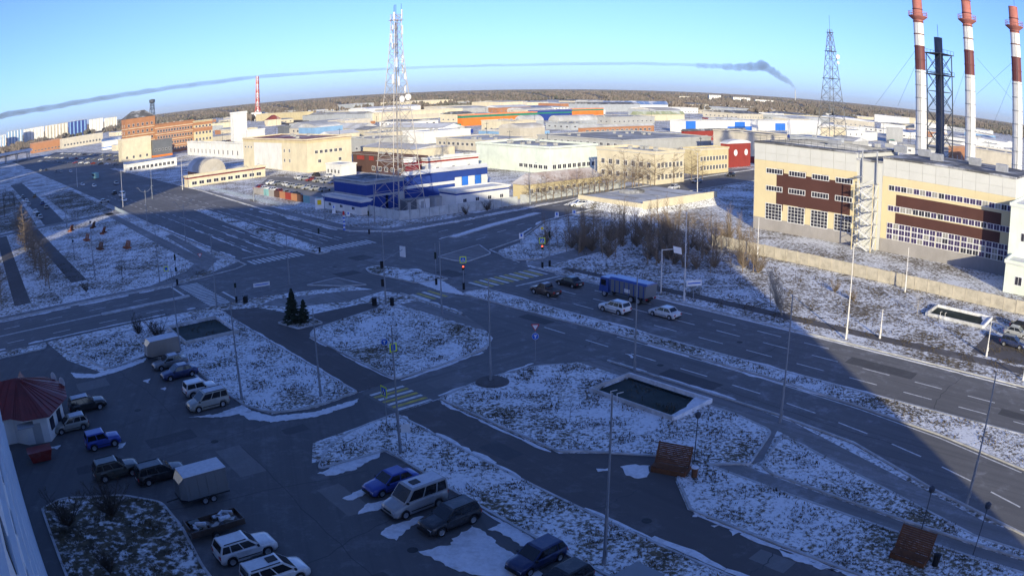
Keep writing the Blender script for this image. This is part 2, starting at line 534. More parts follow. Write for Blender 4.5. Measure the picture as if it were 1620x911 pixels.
# lane markings: each dash and zebra stripe is a piece of its road
def dash_mesh(name, L, W, material='paint'):
    m = MB()
    m.sheet([(-L / 2, -W / 2), (L / 2, -W / 2), (L / 2, W / 2), (-L / 2, W / 2)], 0)
    return m.mesh(name, material)
D_T, D_S = dash_mesh('dash', 3.6, 0.20), dash_mesh('dash', 3.0, 0.20)
def dash(parent, me, s, t, ang, z):
    o = link('lane_dash', me, parent, ST(s, t, z), ang)
    return o
A_T, A_S = GRID + R(90), GRID
for s, t0, t1 in ((75.1, -12, 84), (78.9, -12, 84), (82.4, 40, 84), (73.6, 142, 300), (77.0, 142, 300), (58.4, 142, 300), (61.8, 142, 300)):
    t = t0
    while t < t1:
        dash(main, D_T, s, t, A_T, 0.016)
        t += 7.0
for (s, t, a) in [(64.9, 60, 0), (64.9, 53, 0), (64.9, 46, 0), (64.6, 39, 2), (64.0, 32, 5), (63.0, 25.5, 9), (61.7, 19, 13), (60.0, 13, 17), (58.0, 7.2, 19), (56.0, 1.4, 18), (64.9, 67, 0)]:
    dash(main, D_T, s, t, A_T - R(a), 0.016)
for t in (112.4, 121.3):
    for s in np.arange(-100, 30, 8.0):
        dash(cross, D_S, float(s), t, A_S, 0.012)
for k2, (s, t) in enumerate([(96, 119.4), (104, 122.6), (112, 125.8), (96, 131.6), (104, 133.4), (112, 135.2), (128, 138.5), (136, 139.8), (152, 141.5), (168, 143.5)]):
    dash(cross, D_S, s, t, A_S + R(9 if s > 120 else 14), 0.012)
def line(parent, pts, w=0.20, z=0.016, material='paint', name='lane_line'):
    m = MB()
    m.strip([ST(*p) for p in pts], w, z)
    return m.build(name, material, parent)
line(main, [(72.0, 88), (72.0, 50), (72.3, 30), (73.0, -20)])
line(main, [(68.4, 60), (68.4, 40), (67.6, 27), (66.2, 17), (63.8, 7)])
line(main, [(85.3, 88), (85.2, 40), (85.6, -20)])
line(cross, [(-120, 116.9), (20, 117.2)], z=0.012)
line(cross, [(-120, 117.3), (20, 117.6)], z=0.012)
line(main, [(76, 86.6), (85, 86.6)], 0.4)
line(cross, [(35.0, 117.9), (35.0, 126)], 0.4, 0.012)
line(cross, [(41.0, 109.5), (41.0, 116)], 0.4, 0.012)
line(main, [(53.5, 138), (64.5, 138)], 0.4)
for s in (57.2, 60.9, 71.8, 75.6):
    line(main, [(s, 139), (s + 1.5, 205)], 0.14)
def zebra(parent, s0, s1, t0, t1, along_s, z, yellow=True, gap=1.0):
    """stripes run with the traffic; along_s says which way that is"""
    if along_s:
        L, n = s1 - s0, int((t1 - t0) / gap)
        me = [dash_mesh('stripe', L, gap * 0.56, 'paint'), dash_mesh('stripe', L, gap * 0.56, 'paint_yellow')]
        for i in range(n):
            link('zebra_stripe', me[i % 2 if yellow else 0], parent, ST((s0 + s1) / 2, t0 + (i + .5) * gap, z), A_S)
    else:
        L, n = t1 - t0, int((s1 - s0) / gap)
        me = [dash_mesh('stripe', L, gap * 0.56, 'paint'), dash_mesh('stripe', L, gap * 0.56, 'paint_yellow')]
        for i in range(n):
            link('zebra_stripe', me[i % 2 if yellow else 0], parent, ST(s0 + (i + .5) * gap, (t0 + t1) / 2, z), A_T)
zebra(drive, 36.9, 40.9, 58.6, 65.0, True, 0.024, True, 0.8)
zebra(cross, 36.2, 39.7, 108.6, 126, True, 0.012, False)
zebra(main, 61.6, 66.4, 88.9, 93.4, False, 0.016)
zebra(main, 72.0, 85.6, 88.8, 93.2, False, 0.016)
zebra(main, 53, 64.8, 131, 135, False, 0.016, False)
zebra(main, 68.8, 80.5, 131, 135, False, 0.016, False)

# repairs in the asphalt: patches, sealed cracks, manhole covers
asphalt_material('patch_dark', (0.082, 0.082, 0.085), (0.115, 0.115, 0.118), 0.4, 0.2, 0.08)
asphalt_material('patch_light', (0.17, 0.168, 0.165), (0.23, 0.228, 0.225), 0.4, 0.2, 0.15)
mat('iron', (0.05, 0.05, 0.05), 0.6, 0.2, 3.0, metal=0.4)
rp = random.Random(44)
for par, z, items in ((lot, .019, [(16, 66, 5, 2.2), (20, 58, 2.4, 6), (12, 86, 4, 3), (24, 47, 2, 5), (18, 36, 6, 2), (22, 31, 3, 3), (7, 64, 3, 1.6), (27, 61, 2.4, 1.4)]),
                      (main, .014, [(63, 45, 2.2, 7), (66.5, 72, 1.8, 5), (80.5, 30, 2.4, 9), (76.8, 10, 1.8, 6), (83.6, 56, 1.6, 7), (74, 100, 3, 5), (62, 112, 4, 3), (70, 121, 3.5, 4), (57, 160, 2.4, 8), (74, 172, 2.2, 9)]),
                      (foot, .022, [(38.5, 46, 2, 3.5), (39.5, 20, 1.6, 3)]), (drive, .019, [(45, 62, 4, 2)])):
    for s, t, a, b in items:
        m = MB()
        m.sheet([ST(*q) for q in wob([(s - a / 2, t - b / 2), (s + a / 2, t - b / 2), (s + a / 2, t + b / 2), (s - a / 2, t + b / 2)], .06, .8, int(s * 7 + t))], z)
        m.build('asphalt_patch', rp.choice(['patch_dark', 'patch_dark', 'patch_light']), par)
def crack(par, s, t, ds, dt, z):
    pts = [(s, t)]
    n = 14
    for k in range(n):
        pts.append((pts[-1][0] + ds / n + rp.uniform(-.25, .25), pts[-1][1] + dt / n + rp.uniform(-.25, .25)))
    m = MB(); m.strip([ST(*q) for q in pts], .09, z)
    m.build('sealed_crack', 'patch_dark', par)
for a in ((14, 40, 12, 3), (12, 62, 14, 2), (26, 74, -14, -2), (20, 34, 2, 26), (16, 92, 2, -22), (28, 50, -20, 4), (8, 70, 16, 6)):
    crack(lot, *a, .0205)
for a in ((62, 20, 1, 26), (63, 60, 4, 1), (72.6, 20, 12, .6), (72.6, 44, 12, -.5), (72.6, 62, 12.4, .8), (67, 96, 3, 26), (58, 118, 18, 3), (62, 104, 14, -3), (54, 150, 10, 1), (77, 0, 1, 30)):
    crack(main, *a, .0155)
for a in ((37, 20, 3.6, .4), (36.8, 34, 3.8, -.3), (36.8, 50, 4, .4)):
    crack(foot, *a, .0235)
cov = MB(); cov.lathe([(0, .012), (.33, .012), (.38, 0)], 16); cov = cov.mesh('manhole_cover', 'iron')
for par, s, t, z in ((lot, 19.5, 63, .02), (lot, 15, 75, .02), (lot, 24, 38, .02), (main, 64.2, 50, .015), (main, 77, 48, .015), (main, 63, 118, .015), (foot, 38.2, 30, .022)):
    link('manhole_cover', cov, par, ST(s, t, z))

# ================================================================ the tall buildings behind the camera, whose shadow fills the foreground
mat('panel_white', (0.62, 0.66, 0.70), 0.6, 0.06, 0.4)
mat('panel_grey', (0.30, 0.33, 0.37), 0.6, 0.12, 0.4)
mat('glass', (0.03, 0.04, 0.05), 0.12, 0.0, spec=0.6)
mat('roof_dark', (0.11, 0.11, 0.115), 0.85, 0.25, 0.5, dirt=((0.6, 0.61, 0.64), 0.15, 0.8))
def slab(label, s0, s1, t0, t1, h, st=True):
    root = thing('apartment_block', label, 'building', ST(s0, t0, 0) if st else (s0, t0, 0), GRID if st else 0)
    ds, dt = s1 - s0, t1 - t0
    m = MB(); m.box(0, 0, 0, ds, dt, h); m.build('wall', 'panel_white', root)
    m = MB(); m.box(-.2, -.2, h, ds + .2, dt + .2, h + .6); m.build('roof', 'roof_dark', root)
    return root, ds, dt
A, ds, dt = slab('tall white panel apartment block beside the parking lot', -15, -0.85, -57, 71, 47.5)
# its long front along the parking lot: floor ledges, pilasters and glazed loggias
led, pil = MB(), MB()
for f in range(0, 16):
    m = MB(); m.box(ds, 0, f * 2.9 + 0.2, ds + 0.16, dt, f * 2.9 + 0.55); m.build('floor_ledge', 'panel_white', A)
wm = MB(); wm.box(0, -0.75, 0.9, 0.03, 0.75, 2.3); wm.box(0.03, -0.80, 0.82, 0.07, 0.80, 0.9, 1); wm.box(0.03, -0.80, 2.3, 0.07, 0.80, 2.38, 1)
wm = wm.mesh('window', ['glass', 'panel_white'])
for k in range(16, 35):
    for f in range(0, 10):
        link('window', wm, A, (ds, 3.0 + k * 3.55, f * 2.9 + 0.35))
slab('pale apartment block far behind the lot, second from the road', -118.5, -30, -30, -16, 53.5, st=False)
slab('pale apartment block farthest left behind the lot', -205, -124.3, 62, 76, 70, st=False)
slab('pale apartment block left of the picture beside the park', -330, -206, 150, 164, 70, st=False)
slab('pale apartment block left of the picture beside the avenue', -480, -335, 270, 284, 75, st=False)
slab('pale apartment block at the far left of the avenue', -640, -485, 420, 434, 75, st=False)

# ================================================================ buildings
WALLS = dict(
    cream=(0.66, 0.58, 0.42), yellow=(0.62, 0.52, 0.31), white=(0.72, 0.71, 0.68), beige=(0.54, 0.49, 0.40), grey=(0.40, 0.40, 0.39), darkgrey=(0.14, 0.15, 0.17),
    orange_brick=(0.40, 0.19, 0.10), brown=(0.10, 0.055, 0.045), blue=(0.022, 0.055, 0.26), palegreen=(0.66, 0.72, 0.64), orange=(0.75, 0.20, 0.04), red=(0.30, 0.045, 0.035),
    lightblue=(0.22, 0.38, 0.58), green=(0.03, 0.22, 0.14), steel=(0.40, 0.42, 0.44), maroon=(0.20, 0.03, 0.04), teal=(0.22, 0.42, 0.42), plinth=(0.33, 0.31, 0.30), brightblue=(0.03, 0.17, 0.62))
for k, c in WALLS.items():
    mat('wall_' + k, c, 0.8, 0.14, 0.25, dirt=(tuple(0.6 * q for q in c), 0.4, 0.28, (1, 1, 0.25)))
ROOFS = dict(grey=(0.30, 0.295, 0.285), dark=(0.12, 0.12, 0.12), white=(0.66, 0.66, 0.66), beige=(0.50, 0.46, 0.40), blue=(0.10, 0.17, 0.36), red=(0.22, 0.05, 0.05), pink=(0.36, 0.29, 0.27), lightgrey=(0.46, 0.455, 0.44), brown=(0.13, 0.09, 0.075), green=(0.30, 0.33, 0.20))
for k, c in ROOFS.items():
    mat('roof_' + k, c, 0.85, 0.22, 0.15, dirt=((0.68, 0.69, 0.71), 0.06, 0.8))
mat('frame_white', (0.72, 0.72, 0.72), 0.6, 0.05)
mat('window_dark', (0.035, 0.035, 0.05), 0.25, 0.0, spec=0.4)
mat('window_violet', (0.05, 0.035, 0.10), 0.3, 0.0, spec=0.4)
mat('steel', (0.42, 0.43, 0.45), 0.5, 0.2, 1.0, metal=0.4)
mat('steel_dark', (0.07, 0.08, 0.10), 0.6, 0.2, 1.0, metal=0.3)
WIN = {}
def window_mesh(w, h, mull=1, frame='frame_white', pane='window_dark', rows=1):
    """frame, bars and a pane set behind them; face lies on the x = 0 plane and looks to -x"""
    key = (w, h, mull, frame, pane, rows)
    if key not in WIN:
        m = MB()
        f = min(0.12, w * 0.065)
        m.box(-0.05, -w / 2, 0, 0.02, w / 2, f)
        m.box(-0.05, -w / 2, h - f, 0.02, w / 2, h)
        m.box(-0.05, -w / 2, f, 0.02, -w / 2 + f, h - f)
        m.box(-0.05, w / 2 - f, f, 0.02, w / 2, h - f)
        for k in range(1, mull + 1):
            y = -w / 2 + k * w / (mull + 1)
            m.box(-0.04, y - f * .3, f, 0.01, y + f * .3, h - f)
        for k in range(1, rows):
            z = k * h / rows
            m.box(-0.038, -w / 2 + f, z - f * .3, 0.01, w / 2 - f, z + f * .3)
        m.add([(-0.012, -w / 2 + f * .5, f * .5), (-0.012, w / 2 - f * .5, f * .5), (-0.012, w / 2 - f * .5, h - f * .5), (-0.012, -w / 2 + f * .5, h - f * .5)], [(3, 2, 1, 0)], 1)
        WIN[key] = m.mesh('window', [frame, pane])
    return WIN[key]
def windows(root, face, dim, n, z, w, h, u0=0.04, u1=0.96, mull=1, frame='frame_white', pane='window_dark', rows=1, name='window'):
    me = window_mesh(w, h, mull, frame, pane, rows)
    for k in range(n):
        u = (u0 + (u1 - u0) * (k + 0.5) / n) * dim
        if face == 'L':
            link(name, me, root, (-0.01, u, z))
        else:
            link(name, me, root, (u, -0.01, z), R(90))
def building(name, label, rect, h, wall, roof='grey', kind='flat', wins=(), bands=(), parapet=0.5, vents=0, cat='building', rise=2.0, group=None, over=0.25):
    s0, s1, t0, t1 = rect
    ds, dt = s1 - s0, t1 - t0
    root = thing(name, label, cat, ST(s0, t0, 0), GRID, group)
    root['dims'] = (ds, dt, h)
    m = MB(); m.box(0, 0, 0, ds, dt, h - (0.02 if kind == 'flat' else 0)); m.build('wall', 'wall_' + wall, root)
    rf = 'roof_' + roof
    m = MB()
    if kind == 'flat':
        m.box(-over, -over, h, ds + over, dt + over, h + 0.16)
        ro = m.build('roof', rf, root)
        if parapet:
            m = MB()
            p, q = over + 0.02, 0.3
            for b in ((-p, -p, ds + p, -p + q), (-p, dt + p - q, ds + p, dt + p), (-p, -p + q, -p + q, dt + p - q), (ds + p - q, -p + q, ds + p, dt + p - q)):
                m.box(b[0], b[1], h + 0.16, b[2], b[3], h + 0.16 + parapet)
            m.build('parapet', 'wall_' + wall, root)
        rnd = random.Random(len(label) * 31 + int(s0))
        vm = MB(); vm.box(-.6, -.5, 0, .6, .5, .9); vm.box(-.75, -.65, .9, .75, .65, 1.0)
        vme = vm.mesh('roof_vent', 'wall_grey') if vents else None
        for k in range(vents):
            link('roof_vent', vme, root, (rnd.uniform(.12, .88) * ds, rnd.uniform(.12, .88) * dt, h + 0.16), rnd.choice((0, R(90))))
    elif kind in ('gable', 'gable_s'):
        o = 0.4
        if kind == 'gable_s':      # ridge along s
            pts = [(-o, -o, h), (-o, dt + o, h), (-o, dt / 2, h + rise), (ds + o, -o, h), (ds + o, dt + o, h), (ds + o, dt / 2, h + rise)]
        else:
            pts = [(ds + o, -o, h), (-o, -o, h), (ds / 2, -o, h + rise), (ds + o, dt + o, h), (-o, dt + o, h), (ds / 2, dt + o, h + rise)]
        m.add(pts, [(0, 2, 1), (3, 4, 5), (0, 3, 5, 2), (1, 2, 5, 4), (0, 1, 4, 3)])
        m.build('roof', rf, root)
    elif kind == 'hip':
        o, ins = 0.4, min(ds, dt) / 2
        if ds >= dt:
            r0, r1 = (ins, dt / 2, h + rise), (ds - ins, dt / 2, h + rise)
        else:
            r0, r1 = (ds / 2, ins, h + rise), (ds / 2, dt - ins, h + rise)
        a, b, c, d = (-o, -o, h), (ds + o, -o, h), (ds + o, dt + o, h), (-o, dt + o, h)
        if ds >= dt:
            m.add([a, b, c, d, r0, r1], [(0, 1, 5, 4), (1, 2, 5), (2, 3, 4, 5), (3, 0, 4), (0, 3, 2, 1)])
        else:
            m.add([a, b, c, d, r0, r1], [(0, 1, 4), (1, 2, 5, 4), (2, 3, 5), (3, 0, 4, 5), (0, 3, 2, 1)])
        m.build('roof', rf, root)
    elif kind in ('barrel', 'barrel_s'):
        n = 12
        W = ds if kind == 'barrel' else dt
        Ln = dt if kind == 'barrel' else ds
        vsx = []
        for e in (-0.2, Ln + 0.2):
            for k in range(n + 1):
                a = math.pi * k / n
                u, z = W / 2 - (W / 2 + .15) * math.cos(a), h + rise * math.sin(a)
                vsx.append((u, e, z) if kind == 'barrel' else (e, u, z))
        fs = [(k, k + 1, n + 2 + k, n + 1 + k) for k in range(n)] + [tuple(range(n, -1, -1)), tuple(range(n + 1, 2 * n + 2))]
        m.add(vsx, fs)
        m.build('roof', rf, root)
    for i, (z0, z1, c) in enumerate(bands):
        e = 0.03 + 0.012 * i
        m = MB(); m.box(-e, -e, z0, ds + e, dt + e, z1); m.build('cladding_band', 'wall_' + c if 'wall_' + c in MAT else c, root)
    for wd in wins:
        face, n, z, ww, hh = wd[:5]
        kw = wd[5] if len(wd) > 5 else {}
        windows(root, face, dt if face == 'L' else ds, n, z, ww, hh, **kw)
    return root, ds, dt

# ---- near the junction
b, ds, dt = building('workshop', 'dark blue and grey workshop behind the concrete fence at the junction', (99.1, 110.3, 167.3, 183.6), 7.0, 'steel', 'dark', bands=[(3.9, 6.4, 'blue')], parapet=0.35)
dm = MB(); dm.box(-.06, -1.8, 0, .02, 1.8, 3.4); dm = dm.mesh('gate', 'wall_blue')
for u in (0.14, 0.40, 0.66):
    link('gate', dm, b, (u * ds, -0.02, 0), R(90))
for u in (0.22, 0.72):
    link('gate', dm, b, (-0.02, u * dt, 0))
b, ds, dt = building('annex', 'low blue annex with a snowy flat roof beside the blue workshop', (95.1, 98.0, 163.1, 182.7), 3.3, 'white', 'white', bands=[(1.9, 3.0, 'blue')], parapet=0.2)
windows(b, 'L', dt, 3, 0.9, 1.6, 0.9)
b, ds, dt = building('warehouse', 'long blue warehouse with a snow covered roof right of the lattice mast', (117.4, 144.9, 176.6, 178.7), 6.4, 'blue', 'white', 'gable_s', rise=1.0, bands=[(2.8, 3.6, 'white')])
pmz = MB(); pmz.box(-.08, -1.9, 0.3, .02, 1.9, 4.2)
for k, (u, c) in enumerate([(.62, 'white'), (.70, 'brightblue'), (.79, 'white'), (.87, 'brightblue'), (.95, 'white')]):
    mz = MB(); mz.box(-.08, -1.2, 0.2, .02, 1.2, 4.4); mz.build('wall_panel', 'wall_' + c, b, loc=(u * ds, -0.02, 0), rz=R(90))
b, ds, dt = building('shed', 'long white low shed with a dark roof edge behind the concrete fence', (115.7, 132.5, 153.0, 159.7), 4.0, 'white', 'white', parapet=0.3, bands=[(3.3, 3.7, 'blue')])
windows(b, 'R', ds, 4, 1.3, 1.2, 1.0)
for k, (u, v, c, lab) in enumerate([(655, 336, 'darkgrey', 'dark equipment container at the foot of the lattice mast'), (676, 334, 'white', 'white equipment container, middle one beside the lattice mast'), (700, 331, 'steel', 'pale grey equipment container nearest the long white shed')]):
    pass
for (s, t, c, lab) in [(*(105.9, 160.2), 'darkgrey', 'dark equipment container at the foot of the lattice mast'), (*(109.2, 159.3), 'white', 'white equipment container, middle one beside the lattice mast'), (*(113.5, 158.8), 'steel', 'pale grey equipment container nearest the long white shed')]:
    b, ds, dt = building('equipment_container', lab, (s, s + 3.2, t, t + 2.4), 2.5, c, 'grey', parapet=0, cat='container', over=0.08)
    m = MB(); m.box(0, -.45, .1, .05, .45, 2.0); m.build('door', 'wall_grey', b, loc=(1.0, -0.06, 0), rz=R(90))
b, ds, dt = building('shop', 'brown clad shop with red lettering and a dark flat roof', (148.5, 152.6, 217.3, 259.5), 6.5, 'brown', 'grey', vents=3, wins=[('L', 5, 1.0, 2.2, 1.6, dict(u0=.2, u1=.7))])
for u, w in ((0.68, 3.0), (0.86, 5.0), (0.1, 2.5)):
    m = MB(); m.box(-.22, -w / 2, 0, -.03, w / 2, 1.5); m.build('sign_board', 'wall_red', b, loc=(0, u * dt, 4.6))
b, ds, dt = building('shop', 'white shop with a red roof trim next to the brown shop', (150.5, 171.9, 214.3, 218.7), 6.0, 'white', 'grey', bands=[(4.9, 5.5, 'red')], vents=4, wins=[('R', 3, 2.6, 1.2, .7)])
b, ds, dt = building('showroom', 'dark red showroom porch with white sign on its roof by the mast', (138.9, 143.2, 207.5, 209.6), 5.6, 'maroon', 'white', parapet=.6)
m = MB(); m.box(-.2, -2, 0, 0, 2, 1.6); m.build('sign_board', 'frame_white', b, loc=(1, 1, 5.6 + .8), rz=R(60))
building('warehouse', 'cream warehouse with a pale roof behind the brown shop', (171.5, 191.1, 252.9, 292.9), 6.3, 'cream', 'beige', 'gable', rise=1.2, wins=[('L', 8, 2.2, 1.4, 1.0)])
building('hall', 'large white hall with a greenish tint and dark grey roof', (183.7, 206.7, 191.6, 230.1), 8.4, 'palegreen', 'grey', vents=9, parapet=.7, wins=[('R', 9, 1.5, 1.8, 1.6), ('L', 6, 1.5, 2.0, 1.4, dict(u0=.02, u1=.4))])
b, ds, dt = building('office_building', 'cream two storey office with white roof parapet behind bare larches', (187.3, 201.8, 149.8, 173.6), 9.2, 'cream', 'lightgrey', vents=4, parapet=.8, wins=[('L', 7, 1.4, 1.5, 1.6), ('L', 7, 5.0, 1.5, 1.6), ('R', 7, 1.4, 1.3, 1.6), ('R', 7, 5.0, 1.3, 1.6)])
building('hostel', 'yellow two storey building with rows of windows beside the red portal', (222.4, 241.3, 158.8, 165.1), 8.5, 'yellow', 'white', wins=[('R', 9, 1.4, 1.4, 1.6), ('R', 9, 4.6, 1.4, 1.6)])
b, ds, dt = building('bath_house', 'single storey yellow building with a brownish hipped roof', (137.6, 166.8, 152.9, 157.4), 3.8, 'yellow', 'pink', 'hip', rise=2.6, wins=[('R', 12, 1.0, 1.3, 1.5, dict(mull=1))])
b, ds, dt = building('shopping_hall', 'dark red hall with a rounded portal and white round signs', (253.1, 270.5, 167.2, 170.2), 9.2, 'red', 'white', 'barrel', rise=1.4)
dm = MB(); dm.lathe([(0, -.08), (1.25, -.08), (1.25, .02)], 18, axis='y'); dm = dm.mesh('round_sign', 'frame_white')
for u in (0.35, 0.8):
    link('round_sign', dm, b, (u * ds, -0.05, 5.6))
# earth covered garage beside the cross road
root = thing('underground_garage', 'low concrete garage roof with beige parapet beside the cross road', 'garage', ST(141, 116.3, 0), GRID)
m = MB(); m.hexa([(-3, -1, 0), (31, -3, 0), (34, 23, 0), (-3, 23, 0), (0.3, .3, 1.9), (29.5, .3, 1.9), (29.5, 20, 1.9), (.3, 20, 1.9)]); m.build('embankment', 'lawn', root)
m = MB(); m.box(0, 0, 1.9, 29.8, 20.3, 2.2); m.build('roof', 'roof_lightgrey', root)
m = MB(); m.box(-.2, -.35, 1.2, 30, 0, 3.1); m.box(-.35, 0, 1.2, 0, 20.5, 2.55); m.build('parapet', 'wall_cream', root)
for x in (7.5, 15, 22.5):
    m = MB(); m.box(x - .12, 0.02, 2.2, x + .12, 20.2, 2.28); m.build('roof_seam', 'roof_dark', root)
m = MB(); m.box(12, 14, 2.2, 17.5, 18, 2.9); m.box(12.6, 14.6, 2.9, 16.9, 17.4, 3.1); m.build('skylight', 'roof_dark', root)

# ---- left of the junction
building('hotel', 'tall end of the orange brick hotel with dark hipped tower roof', (122.7, 146.2, 541.3, 554.7), 27.3, 'orange_brick', 'dark', bands=[(5.6, 6.0, 'cream'), (10.4, 10.8, 'cream'), (15.2, 15.6, 'cream'), (20, 20.4, 'cream')],
         wins=[('R', 6, z, 1.6, 2.0) for z in (2.2, 7, 11.8, 16.6, 21.4)] + [('L', 2, z, 1.6, 2.0) for z in (7, 11.8, 16.6, 21.4)], kind='hip', rise=5)
HS = ((143.8, 174.0, 532.6, 534.5), 22.8)
building('hotel_wing', 'long orange brick hotel wing with many windows and dark roof', HS[0], 20.5, 'orange_brick', 'dark', bands=[(4.8, 5.2, 'cream'), (9.2, 9.6, 'cream'), (13.6, 14.0, 'cream'), (18, 18.4, 'cream')],
         wins=[('R', 13, z, 1.5, 1.9) for z in (1.8, 6.2, 10.6, 15.0)], vents=5)
HS2 = ((169.9, 184.1, 520.2, 521.7), 19.6)
building('hotel_annex', 'yellow and orange end section of the brick hotel', HS2[0], 19.5, 'yellow', 'dark', bands=[(12.5, 15.5, 'orange_brick'), (17, 19, 'orange_brick')], wins=[('R', 5, z, 1.5, 1.9) for z in (1.8, 6.2, 10.6, 15.0)])
building('cafe', 'cream flat roofed building in front of the brick hotel', (111.1, 132.4, 502.9, 515.6), 13.9, 'cream', 'white', wins=[('R', 4, 1.5, 1.6, 1.8)])
building('garage', 'dark two storey building with orange trim beside the cream cafe', (132.9, 146.8, 499.5, 504.7), 10.7, 'darkgrey', 'dark', bands=[(0.2, 1.4, 'orange')], wins=[('R', 5, 4, 1.3, 1.5)])
building('office_building', 'long white building with arched windows left of the white tower', (151.8, 155.1, 380.9, 480.3), 7.8, 'white', 'grey', vents=5, wins=[('L', 12, 1.6, 1.8, 2.6)])
building('tower', 'narrow white windowless tower behind the cream office', (165.0, 173.6, 427.8, 433.1), 23.0, 'white', 'white', parapet=1.0)
building('office_building', 'white block attached to the right of the white tower', (167.9, 179.1, 413.9, 415.8), 12.8, 'white', 'white', wins=[('R', 4, 6, 1.5, 1.5)])
b, ds, dt = building('office_building', 'large cream building with a white front and dark red roof edge', (135.4, 155.1, 272.0, 339.2), 12.3, 'cream', 'red', bands=[(11.2, 12.2, 'yellow')], vents=4,
         wins=[('L', 4, 7.4, 1.4, 1.4, dict(u0=.2, u1=.5)), ('L', 4, 3.4, 1.4, 1.4, dict(u0=.2, u1=.5)), ('R', 6, 7.0, 1.4, 1.3, dict(u0=.15, u1=.8)), ('R', 2, 3.4, 1.4, 1.3), ('L', 3, 8.4, 1.6, 1.0, dict(u0=.82, u1=.98))])
m = MB(); m.box(-.07, 0.35 * dt, 0.2, -.04, 0.80 * dt, 11.0); m.build('white_front', 'wall_white', b)
building('kiosk_row', 'low white pavilion at the foot of the cream building', (135.7, 141.9, 245.8, 257.3), 4.0, 'white', 'white', wins=[('L', 4, 1, 1.4, 1.4)], parapet=.3)
b, ds, dt = building('hangar', 'beige round roofed hangar beside the lit strip of road', (101.7, 112.9, 304.4, 323.1), 2.5, 'orange_brick', 'beige', 'barrel', rise=5.2)
building('pavilion', 'long low pavilion with brown roof edge in front of the round hangar', (88.0, 120.9, 280.3, 284.5), 3.5, 'cream', 'brown', parapet=.6, wins=[('R', 10, .6, 2.2, 1.4)], bands=[(3.0, 3.5, 'maroon')])
building('office_building', 'shaded white low building with blue roof left of the hangar', (90.8, 120.2, 401.0, 409.2), 4.5, 'white', 'blue', 'gable_s', rise=.9, wins=[('R', 11, 1.0, 1.8, 1.7)])
building('sales_hall', 'white building with blue striped roof among the far left car park', (146.2, 164.9, 752.9, 763.6), 8.5, 'white', 'blue', 'barrel_s', rise=2.4, bands=[(2, 2.8, 'brightblue')])
building('store', 'orange low store far left beside the white canopy', (96.2, 141.4, 1057.4, 1102.0), 12.6, 'orange_brick', 'lightgrey', wins=[('R', 8, 2, 3, 2)])
building('store', 'long grey store with window row behind the far left car park', (137.2, 198.7, 1026.1, 1047.7), 12.3, 'beige', 'white', wins=[('R', 12, 3, 2.6, 2.6)])
root = thing('filling_station_canopy', 'white flat canopy on columns at the far left edge', 'canopy', ST(*(34.7, 835.2), 0), GRID)
m = MB(); m.box(-30, -10, 9.5, 40, 30, 11.5); m.build('roof', 'wall_white', root)
cm = MB(); cm.box(-.5, -.5, 0, .5, .5, 9.5); cm = cm.mesh('column', 'wall_grey')
for x in (-22, -8, 8, 22, 36):
    for y in (-6, 24):
        link('column', cm, root, (x, y, 0))
# ---- middle distance
building('store', 'big orange hardware store with a green roof stripe', (376.5, 454.7, 488.6, 494.1), 8.4, 'orange', 'lightgrey', bands=[(6.2, 8.0, 'green')], parapet=.3)
building('store', 'blue section adjoining the orange hardware store', (463.0, 514.2, 506.9, 508.5), 8.8, 'blue', 'lightgrey', bands=[(6, 7.2, 'green')])
building('store', 'far orange wing of the store with green stripe', (550.0, 594.9, 542.2, 543.9), 8.0, 'orange', 'lightgrey', bands=[(6.2, 7.6, 'green')])
b, ds, dt = building('market_hall', 'long white hall with blue blocks on its front', (436.3, 581.3, 322.4, 336.0), 7.8, 'white', 'lightgrey', vents=6, parapet=.3)
for u0, u1, z1 in ((0.0, .08, 8), (.36, .60, 3.6), (.43, .53, 7), (.86, .98, 6)):
    m = MB(); m.box(u0 * ds, -.12, .1, u1 * ds, -.02, z1); m.build('blue_panel', 'wall_brightblue', b)
building('depot', 'dark red brick depot with a dark roof below the blue and white hall', (360.2, 426.3, 267.0, 269.3), 5.7, 'red', 'dark', 'gable_s', rise=1.2, wins=[('R', 8, 1.5, 2, 1.5)])
building('hall', 'pale yellow hall with an olive roof left of the blue and white hall', (538.8, 612.0, 453.6, 458.7), 5.6, 'cream', 'green', 'gable_s', rise=3)
building('hall', 'long grey hall with a pale blue roof near the forest edge', (779.3, 915.0, 707.8, 713.4), 6.7, 'white', 'blue', 'gable_s', rise=5)
building('hangar', 'grey round roofed hangar, left one of the pair behind the pale green hall', (382.5, 397.8, 420.8, 434.2), 5.0, 'steel', 'lightgrey', 'barrel_s', rise=4)
building('hangar', 'grey round roofed hangar, right one of the pair behind the pale green hall', (403.7, 443.5, 410.7, 421.7), 4.6, 'steel', 'lightgrey', 'barrel_s', rise=4)
building('warehouse', 'grey warehouse with an orange painted strip left of the depot', (349.2, 419.3, 336.4, 339.1), 4.3, 'orange_brick', 'lightgrey', 'gable_s', rise=1.4, wins=[('R', 14, 1.2, 2.6, 1.6)])
building('warehouse', 'wide grey flat roofed warehouse behind the cream office', (274.3, 345.5, 238.5, 294.9), 4.6, 'grey', 'grey', vents=10, wins=[('L', 12, 2, 2, 1.5)])
building('warehouse', 'long beige warehouse with a dull roof left of the pale green hall', (230.8, 261.9, 281.6, 320.5), 4.6, 'beige', 'lightgrey', vents=6, wins=[('L', 10, 2, 2, 1.5), ('R', 6, 2, 2, 1.5)])
building('warehouse', 'broad grey roofed warehouse behind the cream building', (271.6, 286.6, 463.8, 576.8), 5.1, 'beige', 'lightgrey', 'gable', rise=3.5, wins=[('L', 14, 2, 3, 2)])
building('depot', 'dark fronted garage at the end of the broad grey roofed warehouse', (278.5, 284.5, 601.6, 614.6), 5.8, 'darkgrey', 'dark')
